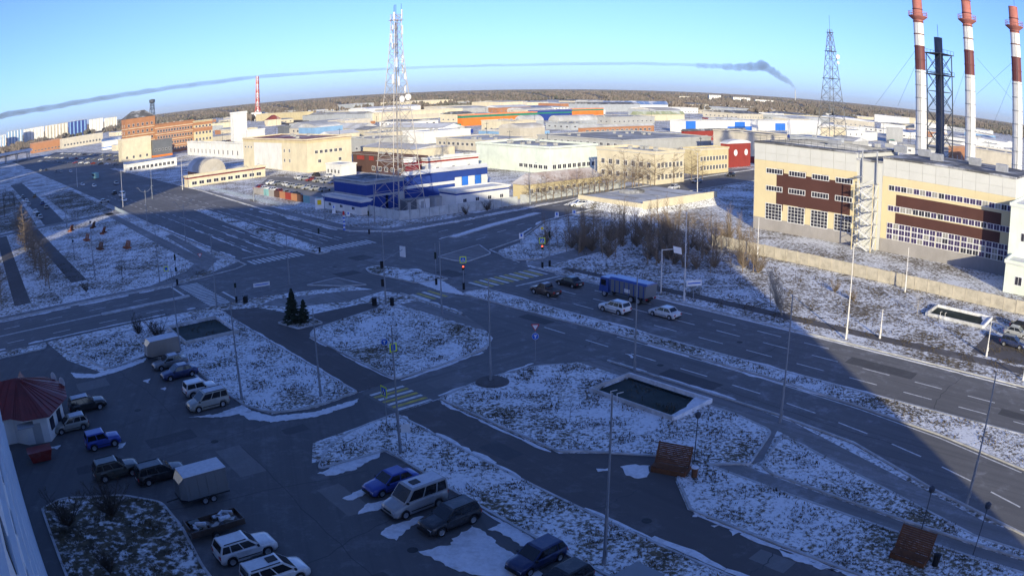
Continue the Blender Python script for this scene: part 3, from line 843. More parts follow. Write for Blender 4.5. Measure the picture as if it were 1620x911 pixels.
building('house', 'small orange roofed house left of the broad warehouse', (359.5, 376.4, 821.1, 828.5), 7.1, 'cream', 'red', 'gable', rise=5)
building('warehouse', 'long yellow warehouse with blue roof boxes near the forest', (453.9, 464.0, 910.8, 1081.5), 9.8, 'yellow', 'lightgrey', vents=8)
building('warehouse', 'long grey warehouse right of the yellow one near the forest', (402.7, 413.7, 678.4, 801.7), 8.8, 'steel', 'grey', 'gable', rise=2)
building('warehouse', 'row of cream sheds beyond the lattice mast', (412.1, 514.5, 666.2, 690.4), 8.1, 'cream', 'lightgrey', wins=[('R', 16, 1, 6, 4, dict(mull=0, pane='wall_beige', frame='wall_cream'))])
building('warehouse', 'long white roofed shed between lattice mast and orange store', (302.9, 320.7, 413.5, 481.5), 4.1, 'grey', 'white', 'gable', rise=2.5)
building('office_building', 'small white two storey house with square windows near the power plant', (487.8, 520.6, 221.7, 222.7), 8.5, 'white', 'lightgrey', wins=[('R', 3, 1.6, 1.8, 1.8), ('R', 3, 5.4, 1.8, 1.8)])
building('workshop', 'pale yellow workshop left of the small white house', (482.7, 524.4, 239.4, 240.4), 9.0, 'cream', 'lightgrey', wins=[('R', 3, 3, 2, 1.6)])
building('workshop', 'white hall with blue gate right of the blue and white hall', (484.2, 537.0, 267.4, 268.5), 9.3, 'white', 'white', 'barrel_s', rise=3)
building('boiler_house', 'orange brick boiler house behind the power plant chimneys', (419.3, 465.8, 122.5, 123.3), 9.7, 'orange_brick', 'grey', wins=[('R', 4, 3, 2, 2)])
building('tank_house', 'grey cubic building on the far side of the power plant roof', (580.7, 618.7, 226.2, 227.4), 10.9, 'grey', 'grey')

# ================================================================ power plant, chimneys and towers
mat('cladding_white', (0.56, 0.56, 0.53), 0.7, 0.06, 0.3)
mat('cladding_cream', (0.64, 0.54, 0.33), 0.7, 0.06, 0.3)
mat('cladding_brown', (0.085, 0.036, 0.030), 0.7, 0.12, 0.3)
PL0, PL1, PS = 27.5, 89.5, 146.5
plant = thing('power_plant', 'power plant hall with cream and brown front and long window strips', 'power plant', ST(PS, PL0, 0), GRID)
LEN = PL1 - PL0
JOIN0, JOIN1 = 30.5, 36.5             # stair bay between the two wings, measured along t
Hn, Hf = 18.4, 18.0
def pbox(name, x0, y0, z0, x1, y1, z1, mt, parent=plant):
    m = MB(); m.box(x0, y0, z0, x1, y1, z1); return m.build(name, mt, parent)
for (y0, y1, h) in ((0, JOIN0, Hn), (JOIN0, JOIN1, Hf - .6), (JOIN1, LEN, Hf + .5)):
    pbox('wall', 0, y0, 0, 26, y1, h, 'cladding_white')
    pbox('roof', -.3, y0 + .01, h, 26.3, y1 - .01, h + .35, 'roof_dark')
# cladding: plinth, cream field, brown field, as plates in front of the wall
def plate(name, y0, y1, z0, z1, mt, e):
    return pbox(name, -e, y0, z0, 0.0, y1, z1, mt)
for y0, y1 in ((0.3, JOIN0), (JOIN1, LEN - .1)):
    plate('plinth', y0, y1, 0, 2.6, 'wall_plinth', .10)
    plate('cream_cladding', y0, y1, 2.6, 14.9, 'cladding_cream', .05)
plate('brown_cladding', 3.0, 27.2, 8.9, 11.6, 'cladding_brown', .09)
plate('brown_cladding', 3.0, 27.2, 5.7, 8.0, 'cladding_brown', .09)
plate('brown_cladding', JOIN1 + 1.4, LEN - 7.4, 6.0, 12.6, 'cladding_brown', .09)
for k in range(4):                     # brown teeth between the bays
    yc = JOIN1 + 6.4 + k * 5.6
    if k < 3:
        plate('brown_cladding', yc - .9 + 1.2, yc + .9 + 1.2, 4.6, 13.4, 'cladding_brown', .075)
st_w = window_mesh(4.2, 1.15, 5, 'frame_white', 'window_dark')
big_w = window_mesh(4.2, 3.5, 4, 'frame_white', 'window_dark', 5)
for k in range(4):
    y = JOIN1 + 3.6 + k * 5.75 - .6
    for z in (12.2, 8.5):
        link('window', st_w, plant, (-.10, y, z))
    link('window', big_w, plant, (-.10, y, 2.4))
mat('window_pale', (0.30, 0.29, 0.27), 0.25, 0.2, 1.0, spec=0.4)  # frosted panes; the light they reflect is put into the pale colour
WV = ['window_violet', 'window_dark', 'window_violet', 'window_pale', 'window_violet']
for k in range(5):
    y = 3.2 + k * 5.75
    for z in (12.2, 8.2):
        for q in range(4):
            link('window', window_mesh(1.38, 1.15, 1, 'frame_white', random.choice(WV)), plant, (-.10, y - 2.1 + q * 1.4, z))
    for q in range(4):
        for rz_ in range(3):
            link('window', window_mesh(1.38, 1.08, 1, 'frame_white', random.choice(WV)), plant, (-.10, y - 2.1 + q * 1.4, 2.65 + rz_ * 1.1))
# facade panels of the upper wall, with open joints
for (y0, y1, h) in ((0.05, JOIN0 - .05, Hn), (JOIN1 + .05, LEN - .05, Hf + .5)):
    n = round((y1 - y0) / 2.9)
    wd = (y1 - y0) / n
    for z0, z1, mt in ((13.55, 14.9, 'cladding_cream'), (14.9, 16.5, 'cladding_white'), (16.5, h - .03, 'cladding_white')):
        pm_ = MB(); pm_.box(-.085, -wd / 2 + .025, z0 + .025, 0, wd / 2 - .025, z1 - .025); pm_ = pm_.mesh('cladding_panel', mt)
        for k in range(n):
            link('cladding_panel', pm_, plant, (0, y0 + (k + .5) * wd, 0))
# roof rail on the far wing
m = MB()
for y in np.arange(JOIN1, LEN, 1.6):
    m.tube((0, float(y), Hf + .85), (0, float(y), Hf + 2.0), .035, n=4)
for z in (1.4, 2.0):
    m.tube((0, JOIN1, Hf + z), (0, LEN, Hf + z), .035, n=4)
    m.tube((0, LEN - .2, Hf + z), (24, LEN - .2, Hf + z), .035, n=4)
m.build('roof_rail', 'steel_dark', plant)
for k in range(7):
    pbox('roof_duct', 4 + k * 3, JOIN1 + 2, Hf + .85, 4.3 + k * 3, LEN - 2, Hf + 1.0, 'roof_grey')
for k, (x, y) in enumerate([(8, 4), (14, 12), (9, 20), (18, 26), (12, 47), (20, 33)]):
    pbox('roof_unit', x, y, 18.7, x + 2.2, y + 2.6, 20.2, 'steel')
# outside stair tower
stair = MB()
pz = [i * 2.6 for i in range(6)]
for y in (JOIN0 + .5, JOIN1 - 1.1):
    for x in (-1.2, -4.0):
        stair.tube((x, y, 0), (x, y, 13.4), .11, n=4)
stair.build('stair_post', 'cladding_cream', plant)
for i, z in enumerate(pz):
    a, b2 = (JOIN0 + .5, JOIN1 - 1.1) if i % 2 == 0 else (JOIN1 - 1.1, JOIN0 + .5)
    m = MB(); m.box(-4.0, JOIN0 + .3, z - .06 + .1, -1.2, JOIN0 + 1.5, z + .1); m.box(-4.0, JOIN1 - 2.1, z + 1.25, -1.2, JOIN1 - .9, z + 1.35)
    m.build('landing', 'steel', plant)
    if i < 5:
        m = MB()
        y0, y1 = JOIN0 + 1.4, JOIN1 - 2.1
        m.hexa([(-3.9, y0, z + .05), (-2.8, y0, z + .05), (-2.8, y1, z + 1.3), (-3.9, y1, z + 1.3), (-3.9, y0, z + .2), (-2.8, y0, z + .2), (-2.8, y1, z + 1.45), (-3.9, y1, z + 1.45)])
        m.hexa([(-2.5, y1, z + 1.3), (-2.5, y0, z + 2.6), (-1.4, y0, z + 2.6), (-1.4, y1, z + 1.3), (-2.5, y1, z + 1.45), (-2.5, y0, z + 2.75), (-1.4, y0, z + 2.75), (-1.4, y1, z + 1.45)])
        for x, p, q in ((-3.95, (y0, z + 1.1), (y1, z + 2.35)), (-1.4, (y1, z + 2.35), (y0, z + 3.6)), (-4.0, (y0 - 1, z + 1.1), (y0, z + 1.1))):
            m.tube((x, *p), (x, *q), .05, n=4)
        m.build('stair_flight', 'frame_white', plant)
    m = MB()
    m.tube((-4.0, JOIN0 + .5, z), (-1.2, JOIN0 + .5, z + 2.6 if i < 5 else z), .06, n=4)
    m.tube((-4.0, JOIN0 + .5, z + (2.6 if i < 5 else 0)), (-4.0, JOIN1 - 1.1, z), .06, n=4)
    m.build('stair_brace', 'frame_white', plant)
for y in (JOIN0 + 1.2, JOIN1 - 1.4):
    m = MB(); m.tube((-.5, y, 13), (-.5, y, 19.5), .16, n=6); m.build('vent_pipe', 'steel', plant)
b, ds, dt = building('switch_house', 'pale green block projecting from the right end of the power plant', (140, 160, 10, 27.2), 14.0, 'palegreen', 'white', wins=[('L', 3, 8, 1.6, 1.6)])
m = MB(); m.box(-.08, 3, 3, -.02, 6, 7); m.build('door', 'wall_teal', b)
b, ds, dt = building('switch_house', 'low pale shed in front of the green block beside the power plant', (133, 140, 15, 26.0), 5.0, 'palegreen', 'white', wins=[('L', 2, 1.5, 1.6, 1.6)])

mat('stack_red', (0.40, 0.15, 0.12), 0.6, 0.15, 0.6, dirt=((0.15, 0.06, 0.05), 0.4, 0.4))
mat('stack_white', (0.68, 0.67, 0.65), 0.6, 0.08, 0.6, dirt=((0.40, 0.40, 0.40), 0.12, 0.5, (1, 1, .3)))
mat('stack_maroon', (0.14, 0.045, 0.045), 0.6, 0.12, 0.6)
mat('stack_blue', (0.085, 0.10, 0.135), 0.55, 0.12, 0.6)
def chimney(label, base, ztop, r, zs):
    root = thing('chimney', label, 'chimney', (base[0], base[1], 0), 0, 'red and white banded power plant chimneys')
    cols = ['stack_white', 'stack_maroon', 'stack_white', 'stack_red']
    lim = [0] + zs + [ztop]
    for i in range(4):
        m = MB()
        r0, r1 = r * (1.12 - .2 * lim[i] / ztop), r * (1.12 - .2 * lim[i + 1] / ztop)
        m.lathe([(r0, lim[i]), (r1, lim[i + 1])] + ([(r1 * .85, lim[i + 1]), (r1 * .8, lim[i + 1] - 2)] if i == 3 else []), 24)
        m.build('shaft_section', cols[i], root, smooth=True)
    for z in np.arange(6, ztop, 3.2):
        m = MB(); q = r * (1.12 - .2 * z / ztop) + .05; m.lathe([(q, z), (q + .06, z + .05), (q + .06, z + .2), (q, z + .25)], 20); m.build('flange', 'steel' if z < zs[0] else 'stack_maroon', root)
    zp = zs[2] + 1.6
    m = MB(); q = r * (1.12 - .2 * zp / ztop)
    m.lathe([(q, zp - .9), (q + 1.25, zp), (q + 1.3, zp + .12), (q, zp + .12)], 20)
    for k in range(14):
        a = 2 * math.pi * k / 14
        m.tube(((q + 1.22) * math.cos(a), (q + 1.22) * math.sin(a), zp), ((q + 1.22) * math.cos(a), (q + 1.22) * math.sin(a), zp + 1.2), .05, n=4)
    for dz in (.6, 1.2):
        m.lathe([(q + 1.18, zp + dz), (q + 1.26, zp + dz), (q + 1.26, zp + dz + .09), (q + 1.18, zp + dz + .09), (q + 1.18, zp + dz)], 20)
    m.build('gallery', 'stack_red', root)
    m = MB()
    for dx in (-.2, .2):
        m.tube((dx - r * .9, -r * 1.0, 8), (dx - r * .55, -r * .86, zp - 1), .045, n=4)
    m.build('ladder', 'steel_dark', root)
    m = MB(); m.tube((.6, 0, ztop - 1), (.6, 0, ztop + 3.5), .05, n=4); m.build('lightning_rod', 'steel_dark', root)
    return root
def at_d(p3): return p3
C1a, C1b, C1c, C1t = (99.2, 169.1, 38.7), (99.2, 169.0, 44.8), (99.5, 168.9, 50.6), (99.7, 168.7, 58.0)
C2a, C2b, C2c, C2t = (108.5, 158.4, 38.8), (108.5, 158.4, 44.9), (108.7, 158.3, 50.7), (108.7, 158.3, 57.3)
C3a, C3b, C3c, C3t = (117.9, 149.0, 38.7), (118.0, 148.9, 44.6), (118.1, 148.8, 50.5), (118.2, 148.8, 57.1)
chimney('leftmost banded chimney, its top cut by the picture edge', C1a, C1t[2], 1.45, [C1a[2], C1b[2], C1c[2]])
chimney('middle banded chimney with red gallery right of the dark flue', C2a, C2t[2], 1.40, [C2a[2], C2b[2], C2c[2]])
chimney('rightmost banded chimney at the edge of the picture', C3a, C3t[2], 1.40, [C3a[2], C3b[2], C3c[2]])
# dark flue in a lattice tower
fb, ft = (108.4, 174.0, 25.1), (108.9, 173.7, 48.3)
root = thing('flue_tower', 'dark blue grey flue standing in a steel lattice tower', 'flue', (fb[0], fb[1], 0), R(20))
m = MB(); m.lathe([(1.25, 0), (1.2, ft[2]), (.95, ft[2]), (.9, ft[2] - 1.5)], 20); m.build('flue', 'stack_blue', root, smooth=True)
zt = (108.7, 173.8, 43.8)[2]
lg = MB(); lg.tube((0, 0, 0), (0, 0, zt), .16, n=4); lg = lg.mesh('lattice_leg', 'steel_dark')
for x in (-2.6, 2.6):
    for y in (-2.6, 2.6):
        link('lattice_leg', lg, root, (x, y, 0))
nz = 9
for k in range(nz):
    z0, z1 = zt * k / nz, zt * (k + 1) / nz
    m = MB()
    for a, b2 in (((-2.6, -2.6), (2.6, -2.6)), ((2.6, -2.6), (2.6, 2.6)), ((2.6, 2.6), (-2.6, 2.6)), ((-2.6, 2.6), (-2.6, -2.6))):
        m.tube((*a, z0), (*b2, z1), .08, n=4); m.tube((*b2, z0), (*a, z1), .08, n=4); m.tube((*a, z1), (*b2, z1), .1, n=4)
    m.build('lattice_brace', 'steel_dark', root)
for z in (zt, zt - 5.5):
    m = MB(); m.box(-3.1, -3.1, z, 3.1, 3.1, z + .25)
    for x in np.arange(-3.1, 3.2, 1.55):
        for y in (-3.1, 3.1):
            m.tube((float(x), y, z), (float(x), y, z + 1.2), .05, n=4)
    for y in (-3.1, 3.1):
        m.tube((-3.1, y, z + 1.2), (3.1, y, z + 1.2), .05, n=4)
    m.build('platform', 'steel_dark', root)
m = MB(); m.tube((0, 0, ft[2] - 1), (0, 0, ft[2] + 3.5), .06, n=4); m.build('lightning_rod', 'steel_dark', root)
# guy wires between the chimneys
for lab, a, b2 in (('thin guy wire from the leftmost chimney down to the left', (98.4, 169.5, 43.9), (96.9, 191.9, 28.8)), ('second thin guy wire left of the leftmost chimney', (98.3, 169.6, 40.4), (100.3, 184.5, 29.1)), ('thin guy wire between flue tower and middle chimney', (108.6, 158.3, 43.6), (110.4, 172.8, 27.0)),
                   ('thin guy wire rising to the rightmost chimney', (117.7, 149.2, 44.0), (114.5, 164.0, 34.5)), ('thin guy wire falling right from the middle chimney', (110.2, 157.2, 43.2), (123.1, 157.6, 34.2)), ('long thin guy wire below the rightmost chimney', (117.6, 149.2, 41.7), (118.2, 161.3, 27.1))):
    m = MB(); m.tube(a, b2, .035, n=3); tag(m.build('guy_wire', 'steel_dark'), lab, 'wire', 'guy wires of the chimneys')

# ---- lattice telecom mast
def lattice(root, prof, sections, leg_r, br_r, mt_leg, mt_br, name='bracing', alt=None):
    """square mast, prof: list of (z, half width); legs in pieces, one bracing part per section"""
    def hw(z):
        for (z0, a), (z1, b) in zip(prof, prof[1:]):
            if z0 <= z <= z1:
                return a + (b - a) * (z - z0) / (z1 - z0)
        return prof[-1][1]
    for sx, sy in ((-1, -1), (1, -1), (1, 1), (-1, 1)):
        m = MB()
        for (z0, a), (z1, b) in zip(prof, prof[1:]):
            m.tube((sx * a, sy * a, z0), (sx * b, sy * b, z1), leg_r, leg_r * .9, 5)
        m.build('mast_leg', mt_leg, root)
    for i, (z0, z1) in enumerate(zip(sections, sections[1:])):
        a, b = hw(z0), hw(z1)
        m = MB()
        for (x0, y0), (x1, y1) in (((-1, -1), (1, -1)), ((1, -1), (1, 1)), ((1, 1), (-1, 1)), ((-1, 1), (-1, -1))):
            m.tube((x0 * a, y0 * a, z0), (x1 * b, y1 * b, z1), br_r, n=4)
            m.tube((x1 * a, y1 * a, z0), (x0 * b, y0 * b, z1), br_r, n=4)
            m.tube((x0 * b, y0 * b, z1), (x1 * b, y1 * b, z1), br_r, n=4)
        m.build(name, alt[i % 2] if alt else mt_br, root)
    return hw
mat('galvanised', (0.40, 0.37, 0.35), 0.5, 0.2, 0.8, metal=0.2)
mat('antenna_white', (0.75, 0.74, 0.73), 0.5, 0.05)
mb = (-26.3, 187.6)
mast = thing('telecom_mast', 'tall grey lattice telecom mast with white antennas beside the blue workshop', 'mast', (mb[0], mb[1], 0), GRID)
MH = 49.9
prof = [(0, 4.6), (10, 3.7), (15, 3.25), (28, 2.1), (38, 1.25), (44, .95), (MH - 2, .95)]
sec = [0, 5, 10, 13, 17, 21, 24.5, 28, 31, 34, 36.5, 38.5, 40.5, 42.5, 44.5, 46.5, MH - 2]
hw = lattice(mast, prof, sec, .11, .05, 'galvanised', 'galvanised')
for z in (12.6, 28.4, MH - 3.5):
    q = hw(z) + .35
    m = MB(); m.box(-q, -q, z, q, -q + .5, z + .12); m.box(-q, q - .5, z, q, q, z + .12); m.box(-q, -q + .5, z, -q + .5, q - .5, z + .12); m.box(q - .5, -q + .5, z, q, q - .5, z + .12)
    m.build('platform', 'galvanised', mast)
m = MB(); m.box(-.12, -.12, 0, .12, .12, MH - 4); m.build('cable_ladder', 'galvanised', mast)
am = MB(); am.box(-.18, -.12, -1.1, .18, .12, 1.1); am = am.mesh('panel_antenna', 'antenna_white')
rnd = random.Random(3)
for k, (x, y, z) in enumerate([(2.0, -1.2, 33), (2.3, .4, 34.5), (-1.9, -1.2, 32), (-.6, -2.1, 31.5), (1.6, -1.7, 29.4), (-1.2, -2.0, 36), (1.9, 0, 37), (-1.4, 0, 42), (1.3, -.9, 44), (-1.2, -.9, 47.3), (1.2, -1.0, 48)]):
    link('panel_antenna', am, mast, (x * .9, y * .9, z), rnd.uniform(-.6, .6))
dm = MB(); dm.lathe([(0, .25), (.45, .2), (.8, 0), (.75, -.15), (0, -.15)], 16, axis='y'); dm = dm.mesh('dish_antenna', 'antenna_white')
for x, y, z, a in ((-1.6, -1.0, 44.5, 60), (-.2, -2.6, 27.2, 10), (1.9, -2.0, 27.6, -10), (-1.9, -1.6, 40, 40)):
    link('dish_antenna', dm, mast, (x, y, z), R(a))
for x, y in ((-.9, -.9), (.9, -.9), (0, .9), (0, 0)):
    m = MB(); m.tube((x, y, MH - 3), (x, y, MH + rnd.uniform(0, .8)), .05, n=4); m.build('whip_antenna', 'steel_dark', mast)
# dark lattice tower on the right
mat('tower_grey', (0.13, 0.14, 0.16), 0.6, 0.2, 0.8)
tb, tt = (186.7, 431.3, 17.0), (187.6, 431.0, 71.5)
tw = thing('lattice_tower', 'dark steel lattice tower with a white dish left of the chimneys', 'tower', (tb[0], tb[1], 0), R(12))
TH = tt[2]
prof = [(0, 7.5), (TH * .35, 5.2), (TH * .62, 3.3), (TH * .8, 2.3), (TH, .9)]
hw = lattice(tw, prof, [TH * k / 12 for k in range(12)] + [TH * .97], .22, .11, 'tower_grey', 'tower_grey')
for f in (.58, .81, .97):
    q = hw(TH * f) + .6
    m = MB(); m.box(-q, -q, TH * f, q, q, TH * f + .3); m.build('platform', 'steel_dark', tw)
link('dish_antenna', dm, tw, (3.6, -2.5, TH * .77), 0).scale = (1.7, 1.7, 1.7)
link('dish_antenna', dm, tw, (3.6, -2.5, TH * .72), 0).scale = (1.2, 1.2, 1.2)
m = MB(); m.tube((0, 0, TH * .97), (0, 0, TH * 1.12), .09, n=4); m.build('whip_antenna', 'steel_dark', tw)
# red and white mast far left, water tower
rb_, rt_ = (-387.7, 1188.4, 10.0), (-386.9, 1188.6, 69.3)
rm = thing('radio_mast', 'slim red and white striped radio mast near the forest', 'mast', (rb_[0], rb_[1], 0))
mat('mast_red', (0.55, 0.10, 0.08), 0.6, 0.1)
lattice(rm, [(0, 5.5), (rt_[2] * .3, 2.6), (rt_[2], 1.6)], [rt_[2] * k / 10 for k in range(11)], .5, .3, 'mast_red', 'mast_red', alt=['mast_red', 'antenna_white'])
for k in range(5):
    m = MB(); m.lathe([(1.5, rt_[2] * k / 5), (1.4, rt_[2] * (k + .5) / 5)], 8); m.build('white_section', 'antenna_white', rm)
m = MB(); m.box(-9, -9, 0, 9, 9, 12); m.build('base_building', 'wall_white', rm)
wb, wt = (-615.5, 1257.4, 23.0), (-615.1, 1257.7, 54.4)
wt_ = thing('water_tower', 'thin dark water tower on the horizon above the brick hotel', 'tower', (wb[0], wb[1], 0))
lattice(wt_, [(0, 5), (wt[2] - 7, 2.8)], [0, wt[2] * .3, wt[2] * .6, wt[2] - 7], .5, .3, 'steel_dark', 'steel_dark')
m = MB(); m.lathe([(2, wt[2] - 8), (5.5, wt[2] - 6), (5.5, wt[2] - 1), (0, wt[2])], 14); m.build('tank', 'steel_dark', wt_)

# ================================================================ fences
pan = MB(); pan.box(-.09, -1.2, .12, .09, 1.2, 2.2); pan.box(-.14, -1.25, 0, .14, -1.13, 2.3); pan.box(-.11, -1.0, .4, -.09, 1.0, 1.0); pan.box(-.11, -1.0, 1.25, -.09, 1.0, 1.95)
mat('fence_concrete', (0.50, 0.45, 0.36), 0.9, 0.2, 0.8, dirt=((0.22, 0.20, 0.17), 0.7, 0.5))
mat('fence_pale', (0.50, 0.52, 0.52), 0.9, 0.15, 0.8, dirt=((0.28, 0.28, 0.27), 0.7, 0.5))
pan_a, pan_b = pan.mesh('panel', 'fence_concrete'), pan.mesh('panel', 'fence_pale')
def fence(name, label, pts, me, step=2.5):
    """panels strung along a polyline in s, t"""
    P = [Vector(ST(*p)) for p in pts]
    root = thing(name, label, 'fence', (P[0].x, P[0].y, 0))
    rnd = random.Random(len(label))
    for a, b in zip(P, P[1:]):
        n = max(1, round((b - a).length / step))
        d = (b - a).normalized()
        ang = math.atan2(d.y, d.x) - R(90)
        for k in range(n):
            q = a.lerp(b, (k + .5) / n) - P[0]
            o = link('panel', me, root, (q.x, q.y, rnd.uniform(-.05, .03)), ang + rnd.uniform(-.012, .012))
    return root
fence('concrete_fence', 'beige concrete panel fence in front of the power plant', [(122.6, 84), (121.7, 74), (120.2, 45), (119.2, 18), (118.6, -15)], pan_a)
fence('concrete_fence', 'pale concrete panel fence around the mast and blue workshop', [(97.0, 165), (96.8, 149), (112, 147.4), (130, 147)], pan_b)
fence('concrete_fence', 'grey concrete fence along the yellow hipped building', [(132, 148.2), (160, 150.5), (176, 152)], pan_b)
ex = MB()
for k in range(7):
    ex.box(-.03, -1.2 + k * .4, .1, .03, -1.17 + k * .4, 1.15)
ex.box(-.03, -1.2, .15, .03, 1.25, .2); ex.box(-.03, -1.2, 1.1, .03, 1.25, 1.15)
mat('rail_blue', (0.30, 0.36, 0.44), 0.6, 0.1)
rail_me = ex.mesh('rail_panel', 'rail_blue')
fence('guard_rail', 'pale railing along the far edge of the dual carriageway', [(86.9, 141), (89, 205), (91, 262)], rail_me)
fence('guard_rail', 'low white railing beside the shaded road on the left', [(51.2, 262), (50.6, 215)], rail_me)

# ================================================================ far town, warehouses, forest, smoke
# apartment blocks on the left horizon
def far_block(label, x0, x1, top, col, rows=5):
    pass
FB = [('pale blue striped apartment block at the left edge of the horizon', (-1254.1, 1558.0, 33.7), (-1231.9, 1575.6, 34.0), 'white', 'lightblue'),
      ('blue grey apartment block, second on the left horizon', (-1259.5, 1617.5, 40.0), (-1222.8, 1645.4, 41.0), 'lightblue', 'white'),
      ('long white apartment block on the left horizon', (-1249.6, 1687.8, 39.1), (-1199.1, 1724.0, 38.1), 'white', 'white'),
      ('beige striped apartment block on the left horizon', (-1167.5, 1685.1, 37.3), (-1111.6, 1722.4, 40.7), 'beige', 'white'),
      ('dark blue apartment block on the left horizon', (-1083.0, 1681.4, 38.5), (-1038.9, 1709.0, 37.6), 'blue', 'lightblue'),
      ('white apartment block behind the brick hotel on the horizon', (-1187.7, 1969.6, 36.0), (-1149.0, 1992.4, 37.2), 'white', 'white'),
      ('small white stepped block nearest the brick hotel on the horizon', (-1145.5, 1994.5, 36.7), (-1110.3, 2014.3, 33.2), 'white', 'beige')]
for lab, a, b, c1, c2 in FB:
    d = Vector((b[0] - a[0], b[1] - a[1]))
    L, ang = d.length, math.atan2(d.y, d.x)
    root = thing('apartment_block', lab, 'apartment block', (a[0], a[1], 0), ang, 'apartment blocks on the left horizon')
    h = min(a[2], b[2])
    m = MB(); m.box(0, 0, 0, L, 16, h); m.build('wall', 'wall_' + c1, root)
    n = max(3, int(L / 9))
    sm = MB(); sm.box(-1.6, -.5, 0, 1.6, 0, h - .5); sm = sm.mesh('loggia_strip', 'wall_' + c2)
    for k in range(n):
        link('loggia_strip', sm, root, ((k + .5) * L / n, -.02, 0))
    wn = MB(); wn.box(-.9, -.06, 0, .9, 0, 1.6); wn = wn.mesh('window', 'window_dark')
    for k in range(n - 1):
        for f in range(int(h / 3.2)):
            link('window', wn, root, ((k + 1) * L / n, -.02, 1 + f * 3.2))
    m = MB(); m.box(-.3, -.6, h, L + .3, 16.3, h + .8); m.build('roof', 'roof_grey', root)

# warehouses filling the industrial estate
LAND = [('the brick hotel', -25), ('the white tower', -19), ('the cream building', -14.5), ('the lattice mast', -8), ('the orange store', -2), ('the pale green hall', 3), ('the round roofed hangars', 6), ('the blue and white hall', 14), ('the small white house', 22), ('the dark lattice tower', 25), ('the chimneys', 31)]
taken = []
for o in bpy.data.objects:
    if o.parent is None and o.type == 'EMPTY' and 'dims' in o.keys():
        d = o['dims']
        c = o.matrix_basis @ Vector((d[0] / 2, d[1] / 2, 0))
        taken.append((c.x, c.y, math.hypot(d[0], d[1]) / 2))
rnd = random.Random(21)
seen = {}
ordinal = ['', 'second ', 'third ', 'fourth ', 'fifth ', 'sixth ', 'seventh ', 'eighth ']
count = 0
tries = 0
while count < 125 and tries < 6000:
    tries += 1
    az = rnd.uniform(-37, 38)
    dist = 330 * (1450 / 330) ** rnd.random()
    if az < -16 and dist < 620: continue
    if az < -30: continue
    if az > 26 and dist < 260: continue
    x, y = dist * math.sin(R(az)), dist * math.cos(R(az))
    s, t = x * D2[0] + y * D2[1], x * D1[0] + y * D1[1]
    k = 0.6 + dist / 900
    ds, dt = rnd.uniform(12, 34) * k, rnd.uniform(12, 34) * k
    if rnd.random() < .3: ds *= 1.6
    rad = math.hypot(ds, dt) / 2
    cx, cy = ST(s + ds / 2, t + dt / 2)
    if any((cx - a) ** 2 + (cy - b) ** 2 < (r + rad * .82) ** 2 for a, b, r in taken): continue
    if 40 < s < 110 and t > 100: continue
    if 90 < s < 460 and 120 < t < 172: continue
    taken.append((cx, cy, rad))
    wall = rnd.choice(['beige', 'cream', 'white', 'grey', 'steel', 'cream', 'beige', 'white', 'orange_brick', 'white', 'beige', 'cream', 'steel', 'lightblue'])
    roof = rnd.choice(['lightgrey', 'grey', 'white', 'beige', 'lightgrey', 'white', 'dark', 'white', 'blue', 'beige'])
    kind = rnd.choice(['flat', 'flat', 'gable', 'gable_s', 'flat', 'barrel_s'])
    h = rnd.uniform(3.6, 7.5)
    if rnd.random() < .08: h = rnd.uniform(9, 13)
    lm = min(LAND, key=lambda q: abs(q[1] - math.degrees(math.atan2(cx, cy))))[0]
    shape = {'flat': 'flat roofed', 'gable': 'pitched roof', 'gable_s': 'ridge roofed', 'barrel_s': 'round roofed'}[kind]
    size = 'small' if ds * dt < 500 else ('long' if max(ds, dt) > 2 * min(ds, dt) else 'broad')
    wn_ = {'orange_brick': 'brick', 'steel': 'steel grey', 'lightblue': 'pale blue'}.get(wall, wall)
    rn_ = {'lightgrey': 'light grey'}.get(roof, roof)
    base = f'{size} {wn_} {shape} shed with {rn_} top'
    i = seen.get((base, lm), 0)
    seen[(base, lm)] = i + 1
    where = 'beyond' if dist > 600 else 'behind'
    lab = f'{ordinal[min(i, 7)]}{base} {where} {lm}'
    wins = [('L', max(2, int(dt / 6)), 1.6, 2.2, 1.3), ('R', max(2, int(ds / 6)), 1.6, 2.2, 1.3)] if rnd.random() < .55 else []
    building('warehouse', lab, (s, s + ds, t, t + dt), h, wall, roof, kind, wins=wins, rise=rnd.uniform(1, 2.6), parapet=rnd.choice([0, .5]), vents=rnd.choice([2, 4, 7]) if kind == 'flat' else 0, group='sheds of the industrial estate')
    count += 1

